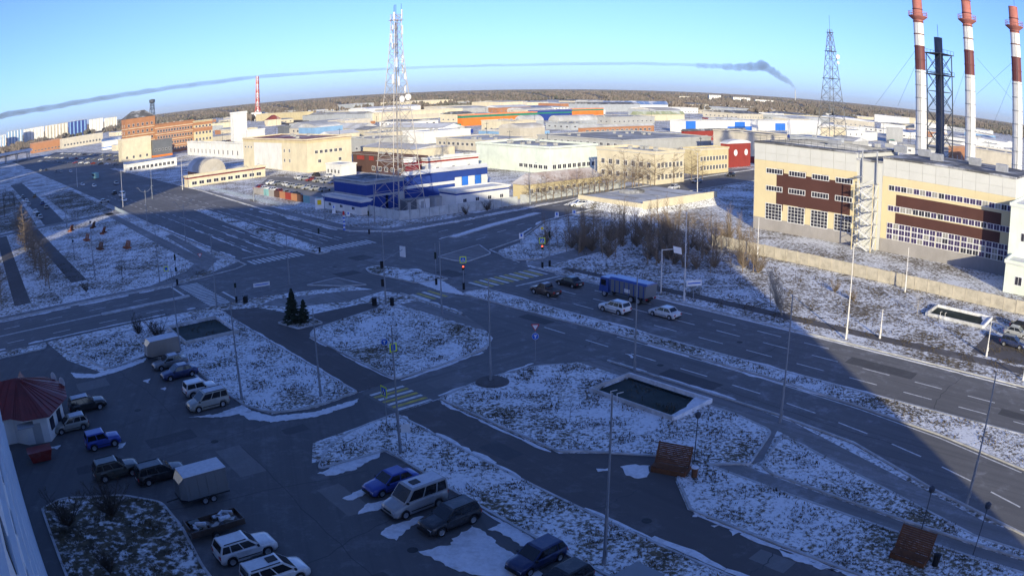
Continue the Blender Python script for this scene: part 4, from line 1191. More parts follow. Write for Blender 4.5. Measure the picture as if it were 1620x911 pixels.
# containers and poles in the yards
cont = {}
for c in ('blue', 'maroon', 'grey', 'darkgrey', 'white', 'green', 'orange_brick'):
    mm = MB(); mm.box(0, 0, 0, 6, 2.4, 2.6)
    for k in range(12):
        mm.box(.2 + k * .48, -.04, .15, .42 + k * .48, 0, 2.45)
    cont[c] = mm.mesh('container', 'wall_' + c)
up_ = MB(); up_.tube((0, 0, 0), (0, 0, 10), .16, .11, 6); up_.box(-1.1, -.08, 9.2, 1.1, .08, 9.36)
for x in (-1, 0, 1):
    up_.tube((x, 0, 9.36), (x, 0, 9.7), .06, n=4)
up_me = up_.mesh('utility_pole', 'steel_dark')
cw = {'maroon': 'dark red', 'darkgrey': 'dark', 'orange_brick': 'rust coloured'}
n1 = n2 = 0
for tries in range(900):
    az, dist = rnd.uniform(-28, 37), rnd.uniform(300, 820)
    if az < -14 and dist < 520: continue
    x, y = dist * math.sin(R(az)), dist * math.cos(R(az))
    s, t = x * D2[0] + y * D2[1], x * D1[0] + y * D1[1]
    if 40 < s < 110 and t > 100: continue
    if 90 < s < 460 and 120 < t < 172: continue
    if any((x - a) ** 2 + (y - b) ** 2 < (r * .95 + 3) ** 2 for a, b, r in taken): continue
    lm = min(LAND, key=lambda q: abs(q[1] - az))[0]
    if n1 < 64:
        c = rnd.choice(list(cont))
        tag(link('storage_container', cont[c], None, (x, y, 0), GRID + rnd.choice((0, R(90)))), f'{cw.get(c, c)} storage container in the yards behind {lm}', 'container', f'{c} containers behind {lm}')
        n1 += 1
    elif n2 < 26:
        tag(link('utility_pole', up_me, None, (x, y, 0), rnd.uniform(0, 3)), f'thin dark utility pole in the yards behind {lm}', 'pole', f'utility poles behind {lm}')
        n2 += 1
    taken.append((x, y, 4))

# bare forest to the horizon
m, N, L, P, noise, ramp, mth, mix, bump = node_kit('forest')
c1 = mix(ramp(noise(0.11, 3, .6), .35, .65), (0.125, 0.100, 0.082), (0.20, 0.168, 0.138))
c2 = mix(ramp(noise(0.004, 4, .6), .50, .62), c1, (0.085, 0.088, 0.070))
L.new(c2, P.inputs['Base Color'])
fl = MB()
ring = []
for k in range(0, 45):
    a_ = -46 + k * 92 / 44
    rr_ = 1330 + 380 * math.sin(a_ * .21 + 1) + 250 * math.sin(a_ * .53) + (250 if a_ < -20 else 0)
    ring.append((rr_ * math.sin(R(a_)), rr_ * math.cos(R(a_))))
far_ = [(13500 * math.sin(R(a_)), 13500 * math.cos(R(a_))) for a_ in np.linspace(46, -46, 24)]
fl.sheet(ring + far_, 0.3)
tag(fl.build('forest_floor', 'forest'), kind='structure')
rs = np.random.RandomState(5)
NT = 34000
az = rs.uniform(-44, 44, NT)
dist = 1150 * (9000 / 1150) ** (rs.rand(NT) ** 1.25)
near = 1150 + 380 * np.sin(az * .21 + 1) + 250 * np.sin(az * .53) + np.where(az < -20, 250, 0)
keep = dist > near
keep &= ~((np.sin(az * 1.7 + dist / 700) > .86) & (dist > 1800))
for a, b, r in taken:                     # no trees through sheds
    keep &= (dist * np.sin(np.radians(az)) - a) ** 2 + (dist * np.cos(np.radians(az)) - b) ** 2 > (r + 6) ** 2
az, dist = az[keep], dist[keep]
hgt_ = rs.uniform(6, 12, len(az)) * (1 + .25 * np.sin(az * 3.1 + dist / 500))
wid = rs.uniform(1.8, 4.2, len(az)) * (1 + dist / 5200)
X, Y = dist * np.sin(np.radians(az)), dist * np.cos(np.radians(az))
V, F = [], []
for x, y, h, wd in zip(X, Y, hgt_, wid):
    o = len(V)
    a0 = rs.rand() * 6.28
    V.append((x, y, -.2))
    for k in range(4):
        a = a0 + k * 1.5708
        V.append((x + wd * math.cos(a) * rs.uniform(.7, 1.2), y + wd * math.sin(a) * rs.uniform(.7, 1.2), h * rs.uniform(.38, .62)))
    V.append((x + rs.uniform(-.5, .5), y, h))
    for k in range(4):
        F.append((o, o + 1 + (k + 1) % 4, o + 1 + k)); F.append((o + 5, o + 1 + k, o + 1 + (k + 1) % 4))
me = bpy.data.meshes.new('forest'); me.from_pydata(V, [], F); me.materials.append(MAT['forest'])
tag(link('forest', me), 'brown bare forest stretching to the horizon', 'forest', kind='stuff')
# far settlement specks
for lab, a, c, w_, h_ in [('white far block right of centre on the horizon', (641.0, 2519.7, 3.6), 'white', 40, 17), ('white stepped far block left of the dark tower on the horizon', (718.0, 2498.9, 7.7), 'white', 60, 14), ('low beige far block on the horizon', (524.8, 2444.3, -1.5), 'beige', 60, 9), ('long white far block near the smoke', (788.8, 2477.5, 9.9), 'white', 70, 10)]:
    root = thing('apartment_block', lab, 'apartment block', (a[0], a[1], 0))
    m = MB(); m.box(0, 0, 0, w_, 16, h_); m.build('wall', 'wall_' + c, root)
    m = MB(); m.box(-.5, -.5, h_, w_ + .5, 16.5, h_ + 1); m.build('roof', 'roof_grey', root)
    wn = MB(); wn.box(-1.2, -.1, 0, 1.2, 0, 1.8); wn = wn.mesh('window', 'window_dark')
    for k in range(int(w_ / 6)):
        for f in range(int(h_ / 3.4)):
            link('window', wn, root, (4 + k * 6, -.02, 1.2 + f * 3.4))

# smoke plume: a thin drifting trail about five kilometres away
sm = bpy.data.materials.new('smoke')
sm.use_nodes = True
N, L = sm.node_tree.nodes, sm.node_tree.links
N.remove(N['Principled BSDF'])
pv = N.new('ShaderNodeVolumePrincipled')
pv.inputs['Color'].default_value = (0.30, 0.29, 0.28, 1)
pv.inputs['Anisotropy'].default_value = 0.2
pv.inputs['Density'].default_value = 0.0115
L.new(pv.outputs[0], N['Material Output'].inputs['Volume'])
src_p = Vector((1762.8, 4679.0, 78.3))
pts = [src_p, Vector((1732.4, 4690.3, 116.2)), Vector((1678.6, 4709.8, 144.4)), Vector((1625.0, 4728.6, 181.0)), Vector((1571.2, 4746.7, 209.7)), Vector((1501.0, 4769.4, 201.0)), Vector((1373.0, 4766.2, 188.5))]
rad = [6, 18, 30, 34, 36, 32, 26]
trail = [(1136.7, 4807.4, 190.1), (748.7, 4862.7, 186.1), (365.0, 4906.4, 178.6), (-18.8, 4950.0, 173.8), (-408.9, 4983.3, 175.4), (-814.9, 5034.5, 180.3), (-1241.4, 5070.2, 188.0), (-1705.2, 5123.7, 197.7), (-2211.7, 5166.5, 197.9), (-2777.9, 5205.1, 195.3), (-3420.2, 5231.1, 197.3), (-4137.1, 5206.4, 207.2), (-4595.4, 5147.1, 211.8)]
pts += [Vector(p) for p in trail]
rad += [17, 15, 16, 14, 14, 16, 18, 22, 26, 30, 34, 38, 40]
rr = random.Random(2)
P2, R2 = [], []
for i in range(len(pts) - 1):              # subdivide and shake: a ragged, knotted trail
    k = max(1, int((pts[i + 1] - pts[i]).length / (16 if i < 7 else 90)))
    for j in range(k):
        u = j / k
        q = rad[i] * (1 - u) + rad[i + 1] * u
        P2.append(pts[i].lerp(pts[i + 1], u) + Vector((0, rr.uniform(-.3, .3) * q, rr.uniform(-.1, .1) * q)))
        R2.append(q * (rr.uniform(.7, 1.05) if i < 7 else rr.uniform(.62, .78)))
pts, rad = P2, R2
m = MB()
nn = 10
for i, p in enumerate(pts):
    d = (pts[min(i + 1, len(pts) - 1)] - pts[max(i - 1, 0)]).normalized()
    a = d.cross(Vector((0, 0, 1)))
    a = a.normalized() if a.length > .01 else Vector((0, 1, 0))
    b = a.cross(d).normalized()
    for k in range(nn):
        t = 2 * math.pi * k / nn
        q = rad[i] * rr.uniform(.8, 1.2)
        m.v.append(tuple(p + a * (q * 1.4 * math.cos(t)) + b * (q * math.sin(t))))
for i in range(len(pts) - 1):
    for k in range(nn):
        m.f.append((i * nn + k, (i + 1) * nn + k, (i + 1) * nn + (k + 1) % nn, i * nn + (k + 1) % nn)); m.m.append(0)
m.f.append(tuple(range(nn))); m.m.append(0)
m.f.append(tuple(len(pts) * nn - 1 - k for k in range(nn))); m.m.append(0)
tag(m.build('smoke', sm), 'thin grey smoke trail drifting left from a distant stack', 'smoke', kind='stuff')
root = thing('far_chimney', 'tiny distant stack under the start of the smoke trail', 'chimney', (src_p.x, src_p.y, 0))
m = MB(); m.lathe([(3.5, 0), (2.2, src_p.z - 2)], 10); m.build('shaft', 'wall_grey', root)
m = MB(); m.lathe([(2.4, src_p.z - 4), (2.6, src_p.z - 2), (0, src_p.z - 2)], 10); m.build('rim', 'steel_dark', root)

# ================================================================ vehicles
mat('tyre', (0.025, 0.025, 0.026), 0.9, 0.1)
mat('rim', (0.42, 0.43, 0.45), 0.4, 0.1, metal=0.6)
mat('car_glass', (0.015, 0.018, 0.022), 0.08, 0.0, spec=0.7)
mat('car_trim', (0.03, 0.03, 0.032), 0.6, 0.1)
mat('lamp_clear', (0.62, 0.64, 0.68), 0.15, 0.0, spec=0.7)
mat('lamp_red', (0.35, 0.02, 0.02), 0.3, 0.0)
mat('plate', (0.7, 0.7, 0.7), 0.5, 0.0)
mat('hoarfrost', (0.66, 0.69, 0.74), 0.85, 0.15, 3.0)
PAINT = dict(silver=(0.36, 0.37, 0.38), white=(0.72, 0.72, 0.72), black=(0.018, 0.018, 0.020), blue=(0.035, 0.07, 0.34), darkblue=(0.03, 0.045, 0.13), beige=(0.34, 0.33, 0.29), olive=(0.05, 0.055, 0.045), grey=(0.20, 0.21, 0.22), brown=(0.09, 0.06, 0.045), red=(0.25, 0.03, 0.025), navy=(0.02, 0.035, 0.11), tan=(0.32, 0.28, 0.24), truckblue=(0.035, 0.08, 0.30))
for k, c in PAINT.items():
    mat('paint_' + k, c, 0.35, 0.06, 1.5, metal=0.15, spec=0.5, coat=0.4, dirt=((0.20, 0.19, 0.18), 1.6, 0.25))
def wheel_meshes(r, w):
    m = MB(); m.lathe([(r * .62, -w / 2), (r * .93, -w / 2), (r, -w * .32), (r, w * .32), (r * .93, w / 2), (r * .62, w / 2)], 20, axis='y')
    ty = m.mesh('tyre', 'tyre', True)
    m = MB(); m.lathe([(0, -w * .38), (r * .2, -w * .40), (r * .24, -w * .30), (r * .55, -w * .34), (r * .64, -w * .46), (r * .64, w * .46), (r * .55, w * .34), (r * .24, w * .3), (r * .2, w * .4), (0, w * .38)], 14, axis='y')
    return ty, m.mesh('rim', 'rim')
WHEELS = {}
def add_wheels(root, r, w, spots):
    if (r, w) not in WHEELS:
        WHEELS[(r, w)] = wheel_meshes(r, w)
    ty, rm = WHEELS[(r, w)]
    for x, y in spots:
        o = link('wheel', ty, root, (x, y, r))
        link('rim', rm, o)
# kind: length, width, height, clearance, wheel radius, (rear axle, front axle), lower body top line, cabin (rear foot, rear roof, front roof, front foot), belt, side windows
KINDS = {
    'sedan': (4.45, 1.72, 1.46, .20, .31, (.19, .81), [(0, .62), (.015, .84), (.05, .92), (.20, .95), (.5, .93), (.70, .92), (.80, .86), (.94, .76), (.985, .64), (1, .48)], (.12, .25, .56, .73), .90, 2),
    'hatch': (4.1, 1.72, 1.50, .19, .31, (.18, .81), [(0, .55), (.01, .80), (.03, .95), (.2, .97), (.5, .94), (.70, .93), (.82, .86), (.94, .76), (.985, .62), (1, .46)], (.015, .10, .54, .74), .92, 3),
    'suv': (4.5, 1.84, 1.68, .24, .36, (.19, .80), [(0, .62), (.01, .92), (.03, 1.06), (.2, 1.08), (.5, 1.06), (.70, 1.05), (.80, 1.00), (.94, .92), (.985, .78), (1, .54)], (.015, .08, .54, .71), 1.04, 3),
    'wagon': (4.7, 1.80, 1.56, .20, .33, (.19, .81), [(0, .6), (.01, .86), (.03, 1.0), (.2, 1.0), (.5, .97), (.70, .96), (.80, .90), (.94, .80), (.985, .68), (1, .5)], (.01, .08, .55, .73), .95, 3),
    'niva': (3.75, 1.68, 1.64, .26, .35, (.20, .79), [(0, .62), (.01, .95), (.03, 1.04), (.3, 1.04), (.66, 1.02), (.72, 1.00), (.96, .94), (.985, .86), (1, .5)], (.02, .07, .56, .67), 1.00, 2),
    'minibus': (4.85, 1.95, 2.15, .24, .34, (.20, .80), [(0, .6), (.005, 1.15), (.02, 1.24), (.5, 1.24), (.74, 1.22), (.84, 1.10), (.95, .92), (.985, .8), (1, .5)], (.005, .025, .64, .80), 1.20, 3),
    'mpv': (4.5, 1.82, 1.78, .20, .33, (.19, .80), [(0, .6), (.005, 1.0), (.02, 1.08), (.5, 1.06), (.74, 1.04), (.84, .98), (.95, .85), (.985, .72), (1, .5)], (.005, .04, .60, .80), 1.04, 3),
    'pickup': (4.9, 1.82, 1.72, .28, .37, (.20, .80), [(0, .7), (.01, 1.0), (.03, 1.06), (.38, 1.06), (.70, 1.05), (.80, 1.02), (.94, .94), (.985, .8), (1, .56)], (.34, .38, .58, .72), 1.04, 2),
}
CARMESH = {}
def car_meshes(kind):
    """all shapes of one kind of car, shared by its copies; x forward, z up"""
    if kind in CARMESH:
        return CARMESH[kind]
    L, W, H, cl, wr, ax, top, cab, belt, nwin = KINDS[kind]
    X0 = -L / 2
    tx, tz = [a for a, b in top], [b for a, b in top]
    xs = set(tx)
    R_ = wr * 1.16
    for a in ax:
        for q in (-1.001, -.999, -.8, -.5, 0, .5, .8, .999, 1.001):
            xs.add(a + q * R_ / L)
    xs = sorted(x for x in xs if 0 <= x <= 1)
    m = MB()
    rings = []
    for f in xs:
        zt = float(np.interp(f, tx, tz))
        e = min(f, 1 - f)
        wd = W / 2 * float(np.interp(e, [0, .015, .05, .14, .5], [.80, .89, .955, 1, 1]))
        zb = cl + (.10 if e < .02 else 0)
        for a in ax:
            dx = abs(f - a) * L
            if dx < R_:
                zb = max(zb, wr + math.sqrt(max(0, R_ * R_ - dx * dx)) * .93)
        zb = min(zb, zt - .06)
        z1, z2 = max(zb + .02, zb * .5 + zt * .5 - .1), zt - .09
        z2 = max(z2, z1 + .015)
        x = X0 + f * L
        half = [(wd * .93, zb), (wd, max(zb + .01, min(z1, z2 - .01))), (wd * .985, z2), (wd * .90, zt - .015), (wd * .5, zt + .012)]
        rings.append([(x, -y, z) for y, z in half] + [(x, y, z) for y, z in reversed(half)])
    n = len(rings[0])
    for r_ in rings:
        m.v.extend(r_)
    for i in range(len(rings) - 1):
        for k in range(n - 1):
            m.f.append((i * n + k, (i + 1) * n + k, (i + 1) * n + k + 1, i * n + k + 1)); m.m.append(0)
        m.f.append((i * n + n - 1, (i + 1) * n + n - 1, (i + 1) * n, i * n)); m.m.append(1)
    m.f.append(tuple(range(n))); m.m.append(0)
    o = (len(rings) - 1) * n
    m.f.append(tuple(o + k for k in range(n - 1, -1, -1))); m.m.append(0)
    body = (list(m.v), list(m.f), list(m.m))
    # cabin
    a, b, c, d = [X0 + q * L for q in cab]
    wb, wt = W / 2 * .93, W / 2 * (.80 if kind not in ('minibus', 'niva') else .86)
    zr = H - .05
    Bq = [(a, -wb, belt - .03), (d, -wb, belt - .03), (d, wb, belt - .03), (a, wb, belt - .03)]
    Tq = [(b, -wt, zr), (c, -wt, zr), (c, wt, zr), (b, wt, zr)]
    Uq = [(b + .10, -wt * .84, H), (c - .12, -wt * .84, H), (c - .12, wt * .84, H), (b + .10, wt * .84, H)]
    m = MB()
    m.add(Bq + Tq, [(0, 1, 5, 4), (1, 2, 6, 5), (2, 3, 7, 6), (3, 0, 4, 7)])
    m.add(Tq + Uq, [(0, 1, 5, 4), (1, 2, 6, 5), (2, 3, 7, 6), (3, 0, 4, 7), (4, 5, 6, 7)])
    cabin = (m.v, m.f, m.m)
    def pane(p, u0, u1, v0, v1, off=.012):
        p = [Vector(q) for q in p]       # bottom-left, bottom-right, top-right, top-left
        nrm = (p[1] - p[0]).cross(p[3] - p[0]).normalized()
        g = lambda u, v: tuple((p[0].lerp(p[1], u)).lerp(p[3].lerp(p[2], u), v) + nrm * off)
        mm = MB(); mm.add([g(u0, v0), g(u1, v0), g(u1, v1), g(u0, v1)], [(0, 1, 2, 3)])
        return mm
    fr = pane([Bq[1], Bq[2], Tq[2], Tq[1]], .05, .95, .10, .95).mesh('windshield', 'car_glass')
    re = pane([Bq[3], Bq[0], Tq[0], Tq[3]], .08, .92, .22, .93).mesh('rear_window', 'car_glass')
    sides = []
    cuts = {2: [(.05, .47), (.51, .93)], 3: [(.04, .26), (.29, .58), (.61, .93)]}[nwin]
    for u0, u1 in cuts:
        sides.append(pane([Bq[0], Bq[1], Tq[1], Tq[0]], u0, u1, .14, .90).mesh('side_window', 'car_glass'))
        sides.append(pane([Bq[2], Bq[3], Tq[3], Tq[2]], 1 - u1, 1 - u0, .14, .90).mesh('side_window', 'car_glass'))
    def bx(x0, y0, z0, x1, y1, z1, mt, nm):
        mm = MB(); mm.box(x0, y0, z0, x1, y1, z1); return mm.mesh(nm, mt)
    e = X0 + L
    zf = float(np.interp(.985, tx, tz))
    hl = bx(e - .32, -.19, zf - .17, e - .045, .19, zf - .03, 'lamp_clear', 'headlight')
    tl = bx(X0 + .005, -.13, .0, X0 + .12, .13, .24, 'lamp_red', 'tail_light')
    gr = bx(e - .10, -W * .24, zf - .22, e + .004, W * .24, zf - .10, 'car_trim', 'grille')
    b1 = bx(e - .16, -W * .40, cl + .06, e + .03, W * .40, cl + .22, 'car_trim', 'front_bumper')
    b2 = bx(X0 - .03, -W * .40, cl + .10, X0 + .16, W * .40, cl + .28, 'car_trim', 'rear_bumper')
    pl = bx(X0 - .036, -.26, cl + .30, X0 - .005, .26, cl + .41, 'plate', 'number_plate')
    mi = bx(-.07, -.09, -.06, .07, .09, .07, 'car_trim', 'mirror')
    sm_ = bx(X0 + (ax[0] + .10) * L, -.012, cl + .22, X0 + (ax[1] - .10) * L, .012, cl + .31, 'car_trim', 'side_moulding')
    rr_ = bx(b + .2, -.02, H - .035, c - .2, .02, H + .035, 'car_trim', 'roof_rail')
    more_ = [('side_moulding', sm_, (0, W / 2 * .985, 0)), ('side_moulding', sm_, (0, -W / 2 * .985, 0))]
    if kind in ('suv', 'wagon', 'mpv'):
        more_ += [('roof_rail', rr_, (0, wt * .9, 0)), ('roof_rail', rr_, (0, -wt * .9, 0))]
    frost = MB()
    frost.add([(b + .14, -wt * .80, H + .006), (c - .16, -wt * .80, H + .006), (c - .16, wt * .80, H + .006), (b + .14, wt * .80, H + .006)], [(0, 1, 2, 3)])
    CARMESH[kind] = dict(body=body, cabin=cabin, panes=[('windshield', fr), ('rear_window', re)] + [('side_window', q) for q in sides],
                         extra=[('headlight', hl, (0, -W * .33, 0)), ('headlight', hl, (0, W * .33, 0)), ('tail_light', tl, (0, -W * .36, belt - .36)), ('tail_light', tl, (0, W * .36, belt - .36)),
                                ('grille', gr, (0, 0, 0)), ('front_bumper', b1, (0, 0, 0)), ('rear_bumper', b2, (0, 0, 0)), ('number_plate', pl, (0, 0, 0)), ('mirror', mi, (d - .22, -W / 2 - .02, belt + .04)), ('mirror', mi, (d - .22, W / 2 + .02, belt + .04))] + more_,
                         frost=frost.mesh('roof_frost', 'hoarfrost'), wheels=[(X0 + q * L, s_ * (W / 2 - .12)) for q in ax for s_ in (-1, 1)], wr=wr)
    return CARMESH[kind]
PMESH = {}
def heading(h):
    return {'+s': GRID, '-s': GRID + math.pi, '+t': GRID + math.pi / 2, '-t': GRID - math.pi / 2}[h] if isinstance(h, str) else R(h)
def car(name, label, cat, s, t, h, kind, paint, frost=True, turn=0.0, group=None):
    M = car_meshes(kind)
    root = thing(name, label, cat, ST(s, t, 0.02), heading(h) + R(turn), group)
    key = (kind, paint)
    if key not in PMESH:
        m = MB(); m.v, m.f, m.m = list(M['body'][0]), list(M['body'][1]), list(M['body'][2])
        c = MB(); c.v, c.f, c.m = list(M['cabin'][0]), list(M['cabin'][1]), list(M['cabin'][2])
        PMESH[key] = (m.mesh('body', ['paint_' + paint, 'car_trim']), c.mesh('cabin', 'paint_' + paint))
        bm_ = PMESH[key][0]
        bm_.polygons.foreach_set('use_smooth', [p.area < .3 and len(p.vertices) == 4 for p in bm_.polygons])
    link('body', PMESH[key][0], root)
    link('cabin', PMESH[key][1], root)
    for nm, me in M['panes']:
        link(nm, me, root)
    for nm, me, loc in M['extra']:
        link(nm, me, root, loc)
    if frost:
        link('roof_frost', M['frost'], root)
    add_wheels(root, M['wr'], .22, M['wheels'])
    return root
# ---- parked by the near lawn
car('blue_sedan', 'bright blue sedan parked beside the silver minibus', 'car', 27.9, 46.3, '-s', 'sedan', 'blue', False)
car('minibus', 'silver minibus with roof hatch parked between blue sedan and black SUV', 'minibus', 27.5, 42.6, '-s', 'minibus', 'silver', True)
hm = MB(); hm.box(-.35, -.3, 0, .35, .3, .07)
for o in [bpy.data.objects['minibus']]:
    hm.build('roof_hatch', 'car_trim', o, loc=(-.1, 0, 2.15))
car('black_suv', 'black SUV parked right of the silver minibus', 'SUV', 27.9, 39.0, '-s', 'suv', 'black', False)
car('blue_hatchback', 'blue hatchback at the bottom edge beside the near lamp post', 'car', 29.0, 31.4, '-s', 'hatch', 'navy', False)
car('dark_hatchback', 'dark hatchback cut by the bottom edge beside the blue one', 'car', 28.2, 28.2, '-s', 'hatch', 'black', False)
# ---- row on the left kerb
car('grey_sedan', 'grey sedan next to the tan box trailer', 'car', 22.4, 86.0, '-s', 'sedan', 'grey')
car('blue_sedan', 'dark blue sedan between grey sedan and white off-roader', 'car', 22.3, 81.9, '-s', 'sedan', 'darkblue')
car('white_offroader', 'white three door off-roader parked nose to the kerb', 'car', 22.6, 75.2, '+s', 'niva', 'white', False)
car('silver_hatchback', 'silver hatchback last in the row by the curved kerb', 'car', 22.0, 71.2, '-s', 'mpv', 'beige')
# ---- by the red roofed shop
car('black_suv', 'black SUV beside the red roofed shop', 'SUV', 9.8, 78.4, '+s', 'suv', 'black')
car('beige_hatchback', 'beige hatchback parked against the white wall of the shop', 'car', 6.9, 74.0, '-s', 'hatch', 'beige')
car('blue_offroader', 'small blue off-roader alone in front of the shop', 'car', 9.3, 68.1, '+s', 'niva', 'blue', False)
car('olive_suv', 'dark olive SUV at the edge of the yard bushes', 'SUV', 9.0, 61.2, '+s', 'suv', 'olive', False)
car('black_wagon', 'black estate car beside the grey box trailer', 'car', 12.6, 58.6, '+s', 'wagon', 'black', False)
car('white_suv', 'white SUV parked beside the junk trailer', 'SUV', 14.2, 43.9, '+s', 'suv', 'white', False)
car('white_minivan', 'white minivan with roof hatch at the bottom edge', 'minivan', 14.6, 39.9, '+s', 'mpv', 'white', False)
hm.build('roof_hatch', 'car_trim', bpy.data.objects['white_minivan'], loc=(-.1, 0, 1.78))
# ---- on the main road
car('black_pickup', 'black pickup truck waiting before the zebra crossing', 'pickup', 75.7, 80.0, '+t', 'pickup', 'brown')
bm2 = MB(); bm2.box(-2.3, -.72, .62, -.95, .72, 1.075); bm2.build('cargo_bed', 'car_trim', bpy.data.objects['black_pickup'])
car('black_hatchback', 'black hatchback in the outer lane ahead of the blue truck', 'car', 81.7, 81.2, '+t', 'sedan', 'black', False)
car('white_suv', 'white SUV in the middle lane beside the blue truck', 'SUV', 76.0, 67.2, '+t', 'suv', 'white', False)
car('white_sedan', 'white sedan behind the blue truck', 'car', 79.0, 61.2, '+t', 'sedan', 'white', False)
car('white_estate', 'white estate car driving on the sunlit cross road', 'car', 139, 134.8, 192, 'wagon', 'white', False)
car('white_sedan', 'white sedan parked by the garage roof', 'car', 184, 140.2, 221 + 4, 'sedan', 'white', False)
car('silver_sedan', 'silver sedan parked farther up the cross road in shade', 'car', 203, 145.5, 221 + 4, 'sedan', 'silver', False)
car('dark_sedan', 'dark sedan parked in shade at the end of the cross road', 'car', 229, 149.5, 221 + 4, 'sedan', 'black', False)
car('blue_hatchback', 'dark blue hatchback in the small yard at the right edge', 'car', 101.2, 17.0, '-t', 'hatch', 'navy', False)
car('silver_sedan', 'silver car parked behind the dark blue hatchback on the right', 'car', 106.5, 17.5, '-t', 'sedan', 'silver', False)
car('dark_sedan', 'dark car deepest in the small yard at the right edge', 'car', 110.5, 17.3, '-t', 'sedan', 'black', True)

# ---- blue tipper truck
tr = thing('tipper_truck', 'blue tipper truck with covered box driving on the main road', 'truck', ST(82.0, 70.2, .02), heading('+t'))
m = MB(); m.hexa([(2.5, -1.2, .75), (4.3, -1.2, .75), (4.3, 1.2, .75), (2.5, 1.2, .75), (2.5, -1.15, 2.75), (4.05, -1.12, 2.75), (4.05, 1.12, 2.75), (2.5, 1.15, 2.75)]); m.build('cab', 'paint_truckblue', tr)
m = MB(); m.add([(4.335, -1.05, 1.6), (4.335, 1.05, 1.6), (4.125, 1.0, 2.55), (4.125, -1.0, 2.55)], [(0, 1, 2, 3)]); m.build('windshield', 'car_glass', tr)
for y in (-1.2, 1.2):
    m = MB(); m.box(3.0, y - .03, 1.65, 3.9, y + .03, 2.45); m.build('side_window', 'car_glass', tr)
m = MB(); m.box(-4.2, -.5, .7, 4.1, .5, 1.0); m.build('chassis', 'car_trim', tr)
m = MB(); m.hexa([(-4.1, -1.22, 1.05), (2.25, -1.22, 1.05), (2.25, 1.22, 1.05), (-4.1, 1.22, 1.05), (-4.3, -1.25, 2.75), (2.35, -1.25, 2.75), (2.35, 1.25, 2.75), (-4.3, 1.25, 2.75)])
bo = m.build('tipper_body', 'paint_grey', tr)
rm_ = MB(); rm_.box(-.06, -.04, 1.05, .06, .04, 2.7); rm_ = rm_.mesh('rib', 'paint_truckblue')
for k in range(8):
    for y in (-1.27, 1.27):
        link('rib', rm_, bo, (-3.9 + k * .86, y, 0))
m = MB(); m.hexa([(-4.35, -1.3, 2.76), (2.4, -1.3, 2.76), (2.4, 1.3, 2.76), (-4.35, 1.3, 2.76), (-4.3, -.9, 3.0), (2.3, -.9, 3.0), (2.3, .9, 3.0), (-4.3, .9, 3.0)]); m.build('tarpaulin', 'paint_truckblue', tr)
m = MB(); m.box(-.02, -.5, -.25, .02, .5, .25); m.build('plate', 'plate', tr, loc=(-1.0, 1.29, 1.6), rz=R(90))
add_wheels(tr, .5, .32, [(x, y) for x in (3.3, -1.6, -2.9) for y in (-1.02, 1.02)])
for y in (-.9, .9):
    m = MB(); m.box(4.28, y - .2, .85, 4.36, y + .2, 1.05); m.build('headlight', 'lamp_clear', tr)
    m = MB(); m.box(-4.25, y - .18, .8, -4.15, y + .18, 1.0); m.build('tail_light', 'lamp_red', tr)
# ---- trailers
def box_trailer(label, s, t, h, L, W, H, paint, axles, turn=0, frost=True):
    r = thing('box_trailer', label, 'trailer', ST(s, t, .02), heading(h) + R(turn))
    m = MB(); m.box(-L / 2, -W / 2, .62, L / 2 - .55, W / 2, H)
    m.hexa([(L / 2 - .55, -W / 2, .62), (L / 2, -W / 2 + .25, .75), (L / 2, W / 2 - .25, .75), (L / 2 - .55, W / 2, .62), (L / 2 - .55, -W / 2, H), (L / 2 - .1, -W / 2 + .3, H - .55), (L / 2 - .1, W / 2 - .3, H - .55), (L / 2 - .55, W / 2, H)])
    m.build('body', 'paint_' + paint, r)
    m = MB(); m.box(-L / 2 - .03, -W / 2 - .03, H, L / 2 - .5, W / 2 + .03, H + .05); m.build('roof', 'hoarfrost' if frost else 'paint_' + paint, r)
    m = MB(); m.box(-L / 2, -W / 2 - .02, .5, L / 2, W / 2 + .02, .62); m.tube((L / 2, 0, .55), (L / 2 + 1.1, 0, .5), .05); m.build('drawbar_frame', 'car_trim', r)
    for k in range(5):
        for y in (-W / 2, W / 2):
            m = MB(); m.box(-.03, -.03, .62, .03, .03, H - .02); m.build('side_rib', 'paint_' + paint, r, loc=(-L / 2 + .15 + k * (L - 1) / 4, y, 0))
    add_wheels(r, .32, .2, [(x, y) for x in axles for y in (-W / 2 - .02, W / 2 + .02)])
    return r
box_trailer('grey box trailer with tandem wheels beside the black estate car', 14.6, 53.4, '-s', 4.2, 2.0, 2.6, 'grey', (-.6, .15), 0)
box_trailer('tan tarpaulin box trailer at the end of the left row', 22.6, 90.0, '-s', 4.4, 2.0, 2.5, 'tan', (-.4,), 0)
box_trailer('dark grey box body at the bottom edge beside the near lamp post', 28.6, 23.6, '-s', 4.4, 2.1, 2.45, 'grey', (-.6, .15), 0, False)
r = thing('junk_trailer', 'low open trailer loaded with scrap behind the white SUV', 'trailer', ST(13.5, 48.0, .02), heading('+s'))
m = MB(); m.box(-2.2, -.95, .5, 2.2, .95, .62); m.box(-2.2, -.95, .62, 2.2, -.9, 1.0); m.box(-2.2, .9, .62, 2.2, .95, 1.0); m.box(-2.2, -.9, .62, -2.15, .9, 1.3); m.box(2.15, -.9, .62, 2.2, .9, 1.0); m.build('bed', 'paint_brown', r)
add_wheels(r, .32, .2, [(-.3, -1.05), (-.3, 1.05)])
rnd = random.Random(8)
